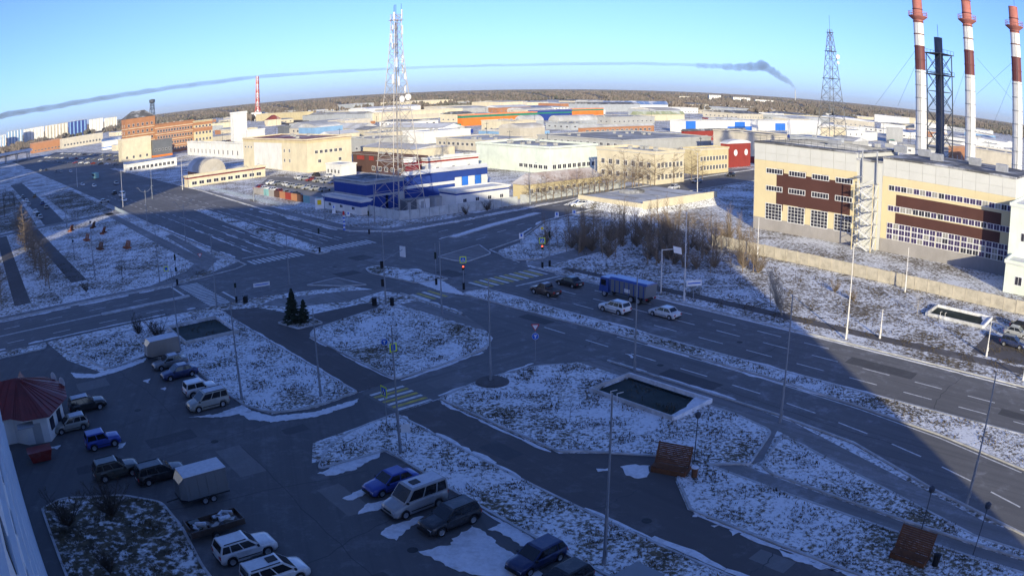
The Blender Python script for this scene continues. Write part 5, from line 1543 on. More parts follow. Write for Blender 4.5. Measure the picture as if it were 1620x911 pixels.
for k in range(26):
    m = MB(); a, b, c = rnd.uniform(.1, .5), rnd.uniform(.06, .3), rnd.uniform(.05, .35)
    m.hexa([(-a, -b, 0), (a, -b * .7, 0), (a * .8, b, 0), (-a, b, 0), (-a * .9, -b, c), (a, -b, c * .7), (a, b, c), (-a, b * .8, c * 1.1)])
    m.build('scrap_piece', rnd.choice(['hoarfrost', 'paint_grey', 'paint_brown', 'paint_olive', 'paint_tan']), r, loc=(rnd.uniform(-1.8, 1.8), rnd.uniform(-.7, .7), .62 + rnd.uniform(0, .3)), rz=rnd.uniform(0, 3))
# ---- distant cars: parts too small to see
FAR = {}
def far_car(label, s, t, h, paint, group, turn=0, van=False):
    key = (paint, van)
    if key not in FAR:
        M = car_meshes('minibus' if van else 'sedan')
        m = MB()
        m.v, m.f, m.m = list(M['body'][0]), list(M['body'][1]), [0 if q == 0 else 2 for q in M['body'][2]]
        m.add(M['cabin'][0], M['cabin'][1], 0)
        for nm, me in M['panes']:
            m.add([tuple(v.co) for v in me.vertices], [tuple(p.vertices) for p in me.polygons], 1)
        for x, y in M['wheels']:
            m.lathe([(0, -.1), (.31, -.1), (.31, .1), (0, .1)], 10, (x, y, .31), 2, 'y')
        FAR[key] = m.mesh('car', ['paint_' + paint, 'car_glass', 'tyre'])
    return tag(link('parked_car' if group != 'cars driving on the shaded avenue' else 'car', FAR[key], None, ST(s, t, .02), heading(h) + R(turn)), label, 'van' if van else 'car', group)
GD = 'cars driving on the shaded avenue'
for lab, st_, h, p in [('white car on the avenue left of the tall lamp, nearer one of two', (62.1, 349.2), '-t', 'white'), ('white car on the avenue beside the left lamp', (59.2, 367.3), '-t', 'white'), ('silver car crossing the avenue under the lit lamp', (72.0, 342.8), '-t', 'silver'), ('dark car on the avenue ahead of the white van', (61.6, 298.7), '+t', 'black'),
                       ('white car right behind the white van on the avenue', (58.9, 268.5), '+t', 'white'), ('silver car parked on the snowy edge of the avenue', (52.6, 275.4), '+s', 'silver'), ('dark car farthest on the avenue', (63.7, 514.2), '-t', 'grey'), ('silver car beside the farthest dark one on the avenue', (66.1, 504.1), '-t', 'silver'), ('white car far up the avenue near the bus', (70.5, 486.5), '-t', 'white'), ('tiny pale car at the far left of the avenue', (57.1, 565.8), '+t', 'silver'), ('tiny dark car at the far left of the avenue', (61.2, 560.3), '+t', 'black')]:
    far_car(lab, *st_, h, p, GD)
far_car('white van on the avenue below the lit lamp post', *(61.8, 284.5), '+t', 'white', GD, van=True)
bus = thing('bus', 'grey green bus standing on the far side of the avenue', 'bus', ST(*(71.7, 397.7), .02), heading('-t'))
m = MB(); m.box(-4.5, -1.25, .4, 4.5, 1.25, 3.0); m.build('body', 'wall_teal', bus)
m = MB(); m.box(-4.3, -1.28, 1.5, 4.3, 1.28, 2.5); m.build('window_band', 'car_glass', bus)
add_wheels(bus, .45, .3, [(-2.8, -1.1), (-2.8, 1.1), (2.8, -1.1), (2.8, 1.1)])
# car park behind the mural wall
rnd = random.Random(12)
ORDC = ['first', 'second', 'third', 'fourth', 'fifth', 'sixth', 'seventh', 'eighth', 'ninth', 'tenth', 'eleventh', 'twelfth', 'thirteenth', 'fourteenth', 'fifteenth']
cols = ['white', 'silver', 'black', 'grey', 'darkblue', 'white', 'silver', 'red', 'beige']
cn = {'darkblue': 'dark blue'}
for row, (a, b, n, where) in enumerate([((102.4, 246.1), (100.6, 210.0), 6, 'front row by the mural wall'), ((110.6, 253.8), (112.0, 211.3), 8, 'middle row by the blue workshop'), ((123.1, 258.9), (123.5, 226.1), 6, 'back row by the cream building')]):
    for k in range(n):
        p = rnd.choice(cols)
        u = (k + .5) / n
        far_car(f'{cn.get(p, p)} car parked {ORDC[k]} from left in the {where}', a[0] * (1 - u) + b[0] * u, a[1] * (1 - u) + b[1] * u, rnd.choice(['+s', '-s', '+t']), p, f'cars in the {where}', rnd.uniform(-8, 8), False)
for row, (a, b, n, where) in enumerate([((73.1, 746.6), (102.8, 473.9), 15, 'nearest row of the far left lot'), ((87.7, 816.6), (113.4, 522.1), 14, 'middle row of the far left lot'), ((110.7, 847.5), (126.5, 581.4), 11, 'last row of the far left lot')]):
    for k in range(n):
        p = rnd.choice(cols)
        u = (k + .5) / n
        far_car(f'{cn.get(p, p)} car parked {ORDC[k]} from left in the {where}', a[0] * (1 - u) + b[0] * u, a[1] * (1 - u) + b[1] * u, rnd.choice(['+s', '-s']), p, f'cars in the {where}', rnd.uniform(-10, 10), False)
for lab, st_, p in [('white car by the white pavilion below the cream building', (132.1, 248.7), 'white'), ('dark car by the white pavilion below the cream building', (131.6, 257.7), 'black'), ('silver car left of the lattice mast', (123.4, 239.4), 'silver')]:
    far_car(lab, *st_, '+t', p, 'cars near the cream building')

for k, (s, t) in enumerate([(22.5, 262), (22.5, 271), (22.6, 283), (33.6, 292), (33.8, 310), (23.0, 318), (23.4, 335), (34.2, 352), (23.6, 360)]):
    p = ['silver', 'black', 'white', 'grey', 'darkblue', 'silver', 'white', 'black', 'grey'][k]
    far_car(f'{cn.get(p, p)} car parked {ORDC[k]} along the dark side street on the left', s + (2.6 if s < 30 else -2.6), t, '+t', p, 'cars along the side street')

# ================================================================ street lamps, signs, lights, benches
mat('pole_grey', (0.26, 0.28, 0.31), 0.55, 0.15, 0.7, metal=0.2)
mat('pole_white', (0.62, 0.60, 0.58), 0.6, 0.15, 0.7)
mat('sign_white', (0.72, 0.72, 0.72), 0.5, 0.04)
mat('sign_blue', (0.02, 0.12, 0.55), 0.5, 0.04)
mat('sign_yellow', (0.75, 0.85, 0.05), 0.5, 0.04)
mat('sign_red', (0.60, 0.03, 0.03), 0.5, 0.04)
mat('sign_amber', (0.80, 0.55, 0.02), 0.5, 0.04)
mat('sign_back', (0.32, 0.33, 0.34), 0.6, 0.05)
mat('black', (0.012, 0.012, 0.013), 0.7, 0.0)
mat('light_red', (1.0, 0.06, 0.03), 0.4, 0.0, emit=6.0)
mat('light_off', (0.02, 0.04, 0.02), 0.3, 0.0)
LAMPM = {}
def lamp(label, s, t, h, arms=2, white=False, reach=1.9, name='street_lamp', turn=0.0, group='tapered street lamps'):
    root = thing(name, label, 'street lamp', ST(s, t, 0), GRID + R(turn), group)
    key = (round(h, 1), white)
    mt = 'pole_white' if white else 'pole_grey'
    if key not in LAMPM:
        a = MB(); a.tube((0, 0, 0), (0, 0, h * .36), .125, .115, 10)
        b = MB(); b.tube((0, 0, h * .36), (0, 0, h), .082, .055, 8)
        c = MB(); c.tube((0, 0, 0), (0, 0, .5), .17, .16, 10); c.box(-.06, -.2, .7, .06, -.11, 1.2)
        d = MB()
        P = [Vector((reach * u, 0, h - .55 + 1.25 * u * u * u + .02)) for u in (0, .3, .55, .78, 1.0)]
        for p, q in zip(P, P[1:]):
            d.tube(p, q, .035, n=5)
        e = MB(); e.hexa([(reach - .05, -.10, h + .66), (reach + .55, -.10, h + .72), (reach + .55, .10, h + .72), (reach - .05, .10, h + .66), (reach - .05, -.08, h + .76), (reach + .5, -.06, h + .80), (reach + .5, .06, h + .80), (reach - .05, .08, h + .76)])
        LAMPM[key] = (a.mesh('pole', mt), b.mesh('pole_top', mt), c.mesh('pole_foot', mt), d.mesh('arm', mt), e.mesh('luminaire', mt))
    a, b, c, d, e = LAMPM[key]
    link('pole', a, root); link('upper_pole', b, root); link('pole_foot', c, root)
    for k in range(arms):
        o = link('arm', d, root, None, math.pi * k)
        link('luminaire', e, o)
    return root
for (lab, s, t, h, arms) in [
    ('tall street lamp at the bottom beside the wide dark path', 32.0, 28.3, 12.0, 0), ('street lamp beside the zebra crossing by the parking lot', 31.9, 51.0, 10.9, 0), ('street lamp leaning at the lower right kerb of the main road', 55.2, 10.3, 11.0, 0),
    ('street lamp at the curved kerb of the left parking row', 25.7, 70.7, 10.4, 2), ('street lamp beside the tan box trailer', 25.4, 90.9, 10.3, 0), ('street lamp on the round dark bed beside the driveway', 48.1, 58.8, 10.7, 0),
    ('street lamp between basin lawn and main road kerb, right one', 59.7, 31.9, 12.0, 0), ('street lamp at the near kerb behind the dark basin', 60.7, 50.7, 10.3, 0), ('street lamp at the near kerb by the first zebra', 59.3, 82.2, 9.6, 0),
    ('street lamp on the lawn edge left of the driveway crossing', 32.9, 66.8, 9.0, 0), ('street lamp carrying the traffic light arm at the junction corner', 56.4, 91.3, 10.7, 0), ('street lamp behind the small spruces', 51.5, 112.3, 8.2, 0),
    ('street lamp at the zebra of the left arm', 37.0, 108.0, 10.8, 0), ('street lamp at the far kerb of the left arm', 33.9, 129.7, 9.4, 0), ('street lamp among the benches of the left park', 24.6, 147.2, 11.6, 0)]:
    lamp(lab, s, t, h, arms)
for (lab, s, t, h) in [('white street lamp in sun beyond the main road, tallest of three', 87.4, 38.2, 12.0), ('white street lamp at the right edge beyond the main road', 88.6, 12.6, 8.5), ('street lamp behind the blue truck', 87.2, 64.2, 12.4), ('white lamp post in front of the plant fence', 117.2, 70.4, 7.7), ('white lamp post at the middle of the plant fence', 117.5, 41.0, 7.1),
                       ('short white post on the lawn right of the tall white lamp', 91.0, 34.7, 3.8), ('short white lamp near the sunken trench', 94.2, 19.5, 4.5)]:
    lamp(lab, s, t, h, 0, True)
for (lab, s, t, h) in [('anchor shaped lamp with curved arms behind the garage roof', 172.8, 123.7, 12.5), ('tall anchor armed lamp at the sunlit strip of the avenue', 55.0, 252.7, 12.2), ('shorter anchor armed lamp beside the sunlit strip', 68.4, 262.0, 11.0), ('anchor armed lamp in the dark left park', 30.7, 230.0, 11.0), ('lamp with curved arms far up the avenue', 56.0, 365.0, 12.5), ('lamp post by the long low pavilion', 84.5, 276.0, 11.6),
                       ('lamp post at the kerb of the shaded dual carriageway', 86.2, 165.0, 9.0), ('lamp post opposite the mural wall', 88.5, 215.0, 10.0), ('lamp post on the left verge of the dual carriageway', 50.4, 165.0, 8.5), ('lamp post on the left verge, farther one', 50.2, 200.0, 9.5), ('lamp post beside the annex entrance', 92.0, 152.0, 9.5), ('lamp post on the kerb right of the concrete fence', 133, 145.8, 9.5), ('lamp post by the hipped building', 160, 149.2, 9.5), ('lamp post in the far left lot', 100, 520, 14)]:
    lamp(lab, s, t, h, 2, lab.startswith(('tall anchor', 'anchor shaped', 'lamp post by', 'lamp with')))
for (lab, s, t) in [('thin garden lamp post behind the upper wooden bench', 47.9, 33.2), ('thin garden lamp post behind the lower wooden bench', 47.9, 12.0), ('thin garden lamp post at the lower right corner', 48.0, 7.2), ('thin dark garden lamp in the left park, near one', 23.8, 169.6), ('thin dark garden lamp in the left park, far one', 33, 196)]:
    r = thing('garden_lamp', lab, 'lamp post', ST(s, t, 0))
    m = MB(); m.tube((0, 0, 0), (0, 0, 4.0), .05, .035, 6); m.build('pole', 'steel_dark', r)
    m = MB(); m.lathe([(.05, 3.9), (.22, 4.05), (.26, 4.35), (.05, 4.5), (0, 4.52)], 10); m.build('lantern', 'steel_dark', r)

# round dark bed around a lamp foot
m = MB(); m.lathe([(0, .16), (1.5, .15), (1.75, .02)], 20); o = m.build('round_bed', 'path', None, loc=ST(48.1, 58.6, .1)); tag(o, kind='structure')

# ---- signs; the plate looks towards -x of the sign
def plate_part(root, parts, name='sign_plate'):
    for i, (shape, w, z, mt, e) in enumerate(parts):
        m = MB()
        if shape == 'sq':
            m.box(-e - .02, -w / 2, z - w / 2, -e, w / 2, z + w / 2)
        elif shape == 'rect':
            m.box(-e - .02, -w[0] / 2, z - w[1] / 2, -e, w[0] / 2, z + w[1] / 2)
        elif shape == 'disc':
            m.v = [(-e - .02, w / 2 * math.cos(q * math.pi / 10), z + w / 2 * math.sin(q * math.pi / 10)) for q in range(20)] + [(-e, w / 2 * math.cos(q * math.pi / 10), z + w / 2 * math.sin(q * math.pi / 10)) for q in range(20)]
            m.f = [tuple(range(19, -1, -1)), tuple(range(20, 40))] + [(q, (q + 1) % 20, 20 + (q + 1) % 20, 20 + q) for q in range(20)]
            m.m = [0] * len(m.f)
        elif shape in ('tri', 'itri', 'dia'):
            pts = {'tri': [(-.5, -.43), (.5, -.43), (0, .43)], 'itri': [(-.5, .43), (0, -.43), (.5, .43)], 'dia': [(0, -.6), (.6, 0), (0, .6), (-.6, 0)]}[shape]
            n = len(pts)
            m.v = [(-e - .02, w * a, z + w * b) for a, b in pts] + [(-e, w * a, z + w * b) for a, b in pts]
            m.f = [tuple(range(n - 1, -1, -1)), tuple(range(n, 2 * n))] + [(q, (q + 1) % n, n + (q + 1) % n, n + q) for q in range(n)]
            m.m = [0] * len(m.f)
        elif shape == 'man':
            for bx_ in ((-.05, -.22, .05, -.02), (-.10, -.02, .10, .10)):
                pass
            m.tube((-e - .01, 0, z + .02), (-e - .01, .03, z + .16), .035, n=5); m.tube((-e - .01, 0, z + .02), (-e - .01, -.10, z - .16), .025, n=5); m.tube((-e - .01, 0, z + .02), (-e - .01, .10, z - .16), .025, n=5); m.tube((-e - .01, .03, z + .13), (-e - .01, -.10, z + .02), .02, n=4); m.lathe([(0, -.01), (.035, 0), (0, .01)], 8, (-e - .01, .03, z + .21), 0, 'y')
        m.build(name if i == 0 else 'sign_symbol', mt, root)
PED = lambda z: [('sq', .95, z, 'sign_yellow', .04), ('sq', .70, z, 'sign_blue', .062), ('tri', .56, z, 'sign_white', .084), ('man', .1, z - .07, 'black', .106)]
YIELD = lambda z: [('itri', .9, z, 'sign_red', .04), ('itri', .62, z + .03, 'sign_white', .062)]
BLUE = lambda z: [('disc', .75, z, 'sign_white', .04), ('disc', .68, z, 'sign_blue', .062), ('rect', (.10, .34), z - .02, 'sign_white', .084), ('rect', (.30, .09), z + .12, 'sign_white', .106)]
DIA = lambda z: [('dia', .62, z, 'sign_white', .04), ('dia', .46, z, 'sign_amber', .062)]
WHITE = lambda z: [('rect', (.8, 1.0), z, 'sign_white', .04), ('rect', (.30, .5), z + .1, 'sign_blue', .062)]
def sign(label, s, t, h, plates, face='-s', cat='road sign', pole='pole_grey', name='road_sign', turn=0):
    root = thing(name, label, cat, ST(s, t, .1), {'-s': GRID, '-t': GRID + R(90), 'cam': math.atan2(ST(s, t)[1], ST(s, t)[0])}[face] + R(turn))
    m = MB(); m.tube((0, 0, -.1), (0, 0, h), .04, n=6); m.build('post', pole, root)
    for p in plates:
        plate_part(root, p)
    return root
sign('yield sign above a round blue turn sign at the driveway mouth', 55.2, 59.9, 4.2, [YIELD(3.9), BLUE(2.95)], 'cam')
sign('pedestrian crossing sign on the lawn beyond the driveway zebra', 42.3, 67.6, 3.1, [[('rect', (.9, .9), 2.75, 'sign_yellow', .04), ('rect', (.55, .7), 2.75, 'sign_blue', .062)]], '-t')
sign('round blue sign beside the crossing sign on the lawn', 42.4, 69.4, 3.2, [BLUE(2.9)], 'cam')
sign('pedestrian crossing sign before the driveway zebra', 33.0, 54.6, 4.6, [PED(4.1)], '-s')
sign('small white information board near the parking lawn', 33.6, 52.6, 1.6, [[('rect', (.8, .8), 1.2, 'sign_white', .04)]], 'cam', 'board', name='information_board')
sign('white rectangular direction board at the left corner of the spruce bed', 44.0, 106.2, 2.6, [[('rect', (2.6, .6), 2.3, 'sign_white', .04), ('rect', (2.2, .12), 2.3, 'sign_blue', .062)]], 'cam', 'sign', turn=14)
sign('white square sign on post beside the sunlit cross road, left one', 112.2, 115.1, 3.7, [WHITE(3.2)], 'cam')
sign('white square sign on post beside the sunlit cross road, right one', 118.9, 116.8, 3.1, [WHITE(2.7)], 'cam')
sign('white and black sign on the small kerbed lawn of the slip lane', 94.4, 105.9, 2.7, [WHITE(2.4)], 'cam')
sign('white sign at the kerb in front of the concrete fence', 81.6, 145.5, 4.3, [WHITE(3.8)], 'cam')
sign('white road sign near the annex driveway', 86.6, 161.2, 3.6, [WHITE(3.1), [('rect', (.8, .8), 2.1, 'sign_white', .04)]], 'cam')
sign('yellow advertising board beside the annex', 90.5, 176.0, 3.4, [[('rect', (2.2, 2.6), 2.2, 'sign_white', .04), ('rect', (1.0, 1.2), 2.5, 'sign_amber', .062)]], 'cam', 'sign')
sign('small road sign on the left verge near the left zebra', 43.5, 134.0, 3.0, [YIELD(2.7)], 'cam')
sign('pedestrian sign at the left arm zebra', 34.8, 127.6, 3.2, [[('sq', .8, 2.8, 'sign_yellow', .04), ('sq', .55, 2.8, 'sign_blue', .062)]], 'cam')
# gantry arm with a tilted sign beyond the blue truck
r = thing('gantry_sign', 'white angled post with hanging sign behind the blue truck', 'road sign', ST(88.0, 69.0, 0), GRID + R(80))
m = MB(); m.tube((0, 0, 0), (0, 0, 6.4), .10, .08, 8); m.build('post', 'pole_white', r)
m = MB(); m.tube((0, 0, 6.3), (0, -3.4, 6.1), .07, .05, 6); m.build('arm', 'pole_white', r)
m = MB(); m.hexa([(-.4, -3.6, 5.3), (-.36, -3.6, 5.3), (.2, -2.5, 5.6), (.16, -2.5, 5.6), (-.4, -3.4, 6.3), (-.36, -3.4, 6.3), (.2, -2.3, 6.6), (.16, -2.3, 6.6)]); m.build('sign_plate', 'sign_white', r)
r = thing('direction_sign', 'wide white direction sign on the lamp behind the blue truck', 'road sign', ST(87.5, 62.8, 0), GRID + R(62))
m = MB(); m.tube((0, 0, 0), (0, 0, 3.2), .06, n=6); m.build('post', 'pole_grey', r)
m = MB(); m.box(-.08, -1.2, 2.3, -.04, 1.2, 3.1); m.build('sign_plate', 'sign_white', r)
m = MB(); m.box(-.1, -1.0, 2.62, -.08, 1.0, 2.78); m.build('sign_symbol', 'sign_blue', r)
# ---- traffic lights
def traffic_light(label, s, t, h, heads, face='cam', red=True, arm=0.0):
    root = thing('traffic_light', label, 'traffic light', ST(s, t, .1), math.atan2(ST(s, t)[1], ST(s, t)[0]))
    m = MB(); m.tube((0, 0, -.1), (0, 0, h), .06, .05, 8); m.build('post', 'pole_grey', root)
    m = MB(); m.box(-.18, -.18, -.1, .18, .18, .9); m.build('control_box', 'black', root)
    for z, n in heads:
        m = MB(); m.box(-.24, -.16, z - .3 * n / 2 - .05, -.05, .16, z + .3 * n / 2 + .05)
        hd = m.build('head', 'black', root)
        for k in range(n):
            q = MB(); q.lathe([(0, -.02), (.11, -.02), (.11, .02)], 12, (0, 0, 0), 0, 'y')
            q.build('lens', 'light_red' if (red and k == n - 1) else 'light_off', hd, loc=(-.25, 0, z - .3 * n / 2 + .15 + .3 * k), rz=R(-90))
    return root
r = traffic_light('pedestrian light glowing red under a crossing sign on the refuge', 69.3, 90.4, 4.9, [(3.2, 2)])
plate_part(r, PED(4.3))
traffic_light('traffic light on the median post left of the refuge', 68.0, 95.4, 6.2, [(4.4, 3)], red=False)
r = traffic_light('traffic light with a diamond priority sign at the far corner', 86.8, 92.4, 7.6, [(3.4, 2)], red=True)
plate_part(r, DIA(6.4)); plate_part(r, PED(4.4))
traffic_light('dark traffic light post beside the diamond priority sign', 88.6, 92.6, 7.6, [(5.2, 3)], red=False)
traffic_light('traffic light at the left arm zebra by the park', 36.4, 126.8, 6.5, [(4.6, 3), (2.6, 2)], red=False)
traffic_light('traffic light on the near side of the left arm zebra', 40.2, 107.6, 3.4, [(2.6, 2)], red=False)
traffic_light('traffic light at the kerb before the concrete fence', 83.4, 140.2, 5.2, [(4.2, 3)], red=False)
traffic_light('traffic light on the splitter of the dual carriageway', 66.9, 131.0, 5.0, [(4.0, 3)], red=False)
la = bpy.data.objects
ln = [o for o in bpy.data.objects if o.get('label', '').startswith('street lamp carrying')][0]
m = MB(); m.tube((0, 0, 6.2), (4.6, 2.2, 6.7), .06, .045, 6); m.build('mast_arm', 'pole_grey', ln)
m = MB(); m.box(-.05, -.55, -.75, .05, .55, .75); bb = m.build('backboard', 'sign_white', ln, loc=(4.6, 2.2, 6.4), rz=R(10))
m = MB(); m.box(.06, -.16, -.5, .26, .16, .5); m.build('signal_head', 'black', bb)
for z, dy in ((5.6, .18), (3.1, .18)):
    m = MB(); m.box(-.16, -.16, z - .5, .16, .16, z + .5); m.build('signal_head', 'black', ln, loc=(-.22, dy, 0))
m = MB(); m.box(-.2, -.2, 0, .2, .2, 1.1); m.build('control_box', 'black', ln, loc=(.4, -1.0, 0))
# striped totem
r = thing('advertising_column', 'red white and blue twisted advertising column at the junction', 'column', ST(71.6, 144.0, 0), 0)
r.location = ST(82.2, 148.6, 0)
for k in range(10):
    m = MB(); z0 = k * .41
    a0, a1 = k * .6, (k + 1) * .6
    q = .26
    m.hexa([(q * math.cos(a0 + j * math.pi / 2), q * math.sin(a0 + j * math.pi / 2), z0) for j in range(4)] + [(q * math.cos(a1 + j * math.pi / 2), q * math.sin(a1 + j * math.pi / 2), z0 + .41) for j in range(4)])
    m.build('column_section', 'sign_red' if k > 7 else ('sign_white' if k % 2 else 'sign_blue'), r)
# black stub bins / bollards
for lab, s, t in [('black litter bin at the spruce bed corner of the junction', 55.0, 92.0), ('black litter bin by the left arm zebra', 41.3, 106.6)]:
    r = thing('litter_bin', lab, 'bin', ST(s, t, .02))
    m = MB(); m.box(-.3, -.3, .05, .3, .3, 1.05); m.build('body', 'black', r)
    m = MB(); m.box(-.34, -.34, 1.05, .34, .34, 1.15); m.build('lid', 'steel_dark', r)

# ---- wooden lounge benches, every plank its own piece
mat('wood', (0.17, 0.072, 0.034), 0.7, 0.3, 3.0, dirt=((0.07, 0.035, 0.02), 2.0, 0.6))
mat('wood_orange', (0.26, 0.085, 0.035), 0.7, 0.25, 3.0)
pk = MB(); pk.box(-.065, -1.45, -.02, .065, 1.45, .02); PLANK = pk.mesh('plank', 'wood'), pk.mesh('plank', 'wood_orange')
sd = MB(); sd.prism([(-.75, 0), (.95, 0), (.95, .35), (.35, .48), (.85, 2.05), (.72, 2.1), (.05, .55), (-.75, .5)], -.04, .04)
sd.v = [(x, z, y) for x, y, z in sd.v]
SIDE = sd.mesh('side_panel', 'wood'), sd.mesh('side_panel', 'wood_orange')
def bench(label, s, t, ang, c=0, group='wooden lounge benches'):
    r = thing('lounge_bench', label, 'bench', ST(s, t, .03), GRID + R(ang), group)
    for y in (-1.4, 1.4):
        link('side_panel', SIDE[c], r, (0, y, 0))
    for k in range(6):                 # seat
        link('plank', PLANK[c], r, (-.68 + k * .145, 0, .53))
    for k in range(11):                # high leaning back
        u = (k + .5) / 11
        o = link('plank', PLANK[c], r, (.06 + .66 * u, 0, .60 + 1.5 * u))
        o.rotation_euler = (0, R(-66), 0)
    for k in range(3):                 # front skirt
        o = link('plank', PLANK[c], r, (-.76, 0, .1 + .15 * k))
        o.rotation_euler = (0, R(90), 0)
    return r
def bin_(label, s, t, wood=True):
    r = thing('litter_bin', label, 'bin', ST(s, t, .03))
    m = MB(); m.lathe([(.0, .02), (.24, .02), (.28, .9), (.0, .9)], 10); m.build('body', 'wood' if wood else 'black', r)
    m = MB(); m.lathe([(.30, .9), (.32, .98), (.0, 1.04)], 10); m.build('lid', 'snow' if wood else 'black', r)
bench('brown wooden lounge bench in the alcove of the wide path', 45.4, 33.6, 18)
bin_('brown litter bin with a snowy lid beside the upper bench', 45.7, 31.5)
bench('brown wooden lounge bench at the lower right corner', 45.2, 11.6, 0)
bin_('black litter bin beside the lower right bench', 45.3, 9.5, False)
for lab, st_, a in [('orange wooden bench farthest left in the park', (30.2, 217.3), -30), ('dark wooden bench under the small post in the park', (36.9, 215.3), -30), ('wooden bench right of the small post in the park', (37.3, 201.0), -30), ('wooden bench on the grass behind the orange one', (31.2, 194.4), 10), ('wooden bench in front row of the park, left', (31.7, 177.2), 10), ('wooden bench in front row of the park, right', (37.6, 172.0), 10)]:
    bench(lab, *st_, a, 1 if 'orange' in lab or 'right' in lab else 0).scale = (.8, .8, .8)
# ---- mural wall
r = thing('mural_wall', 'low wall with a colourful mural along the car park', 'wall', ST(*(96.0, 233.8), 0))
a, b = Vector(ST(*(96.3, 233.3))), Vector(ST(*(96.9, 185.9)))
d = (b - a); n = 12; ang = math.atan2(d.y, d.x)
mp_ = MB(); mp_.box(-d.length / n / 2 + .03, -.1, 0, d.length / n / 2 - .03, .1, 2.0)
mcols = ['wall_plinth', 'wall_plinth', 'wall_teal', 'wall_plinth', 'wall_brown', 'wall_orange_brick', 'wall_red', 'wall_orange_brick', 'wall_brown', 'wall_teal', 'wall_steel', 'wall_teal']
for k in range(n):
    q = a.lerp(b, (k + .5) / n) - Vector(r.location[:2])
    mm = mp_.mesh('mural_panel', mcols[k])
    link('mural_panel', mm, r, (q.x, q.y, 0), ang)

# ---- red roofed shop at the left
mat('roof_metal_red', (0.19, 0.028, 0.024), 0.45, 0.12, 0.6, dirt=((0.10, 0.02, 0.02), 0.5, 0.5))
ks = thing('corner_shop', 'small white shop with red metal hipped roof at the left edge', 'shop', ST(1.6, 72.6, 0), GRID)
wz = 2.9
foot = [(0, 0), (2.6, -0.4), (5.0, 3.4), (5.4, 7.6), (3.6, 10.6), (-6, 10.6), (-6, 1.6), (-1.2, 1.2)]
m = MB(); m.prism(foot, 0, wz); m.build('wall', 'wall_white', ks)
cx_, cy_ = 0.4, 6.0
ev = [(x + (x - cx_) * .16, y + (y - cy_) * .16) for x, y in foot]
apex1, apex2 = (0.4, 6.4, 4.9), (-3.4, 6.4, 4.9)
rf = MB()
n = len(ev)
rf.v = [(x, y, wz - .05) for x, y in ev] + [apex1, apex2]
near2 = [n if x > -1.5 else n + 1 for x, y in ev]
for i in range(n):
    j = (i + 1) % n
    rf.f.append((i, j, near2[i]) if near2[i] == near2[j] else (i, j, near2[j], near2[i])); rf.m.append(0)
rf.f.append(tuple(range(n - 1, -1, -1))); rf.m.append(0)
rfo = rf.build('roof', 'roof_metal_red', ks)
for i in range(n):                     # standing seams
    for u in (.2, .4, .6, .8):
        p = Vector(rf.v[i]).lerp(Vector(rf.v[(i + 1) % n]), u); q = Vector(rf.v[near2[i]]).lerp(Vector(rf.v[near2[(i + 1) % n]]), u)
        m = MB(); m.tube(p + Vector((0, 0, .03)), p.lerp(q, .97) + Vector((0, 0, .03)), .03, n=4); m.build('roof_seam', 'roof_metal_red', rfo)
m = MB(); m.add([(.2, 9.4, 3.2), (2.0, 9.0, 3.2), (1.1, 9.2, 4.7), (.8, 6.4, 4.6)], [(0, 1, 2), (1, 3, 2), (3, 0, 2)]); m.build('dormer', 'roof_metal_red', ks)
for x, y, z in ((5.2, 9.3, 3.2), (5.9, 6.9, 3.2)):
    m = MB(); m.lathe([(0, .1), (.35, .06), (.55, -.05), (.5, -.08), (0, 0)], 14, axis='y'); o = m.build('satellite_dish', 'sign_white', ks, loc=(x, y, z), rz=R(-60))
for k, (p, q) in enumerate((((2.6, -.4), (5.0, 3.4)), ((5.0, 3.4), (5.4, 7.6)))):
    a, b = Vector(p), Vector(q); d = (b - a).normalized()
    for u in (.25, .7):
        c_ = a.lerp(b, u); mm = MB(); mm.box(-.5, -.06, .9, .5, .03, 2.1); mm.build('window', 'window_dark', ks, loc=(c_.x, c_.y, 0), rz=math.atan2(d.y, d.x))
m = MB(); m.box(-.5, -.05, 0, .5, .03, 2.1); m.build('door', 'wall_grey', ks, loc=(1.3, -.2, 0), rz=R(-9))
m = MB(); m.box(-.9, -1.6, 2.3, 1.0, -.15, 2.4); m.build('porch_roof', 'sign_back', ks)
r = thing('skip', 'dark red rubbish container in front of the shop', 'container', ST(2.4, 68.3, .02), GRID)
m = MB(); m.hexa([(-1.0, -.6, .1), (1.0, -.6, .1), (1.0, .6, .1), (-1.0, .6, .1), (-1.3, -.75, 1.1), (1.3, -.75, 1.1), (1.3, .75, 1.1), (-1.3, .75, 1.1)]); m.build('body', 'paint_red', r)
m = MB(); m.box(-1.35, -.8, 1.1, 1.35, .8, 1.16); m.build('lid', 'paint_red', r)

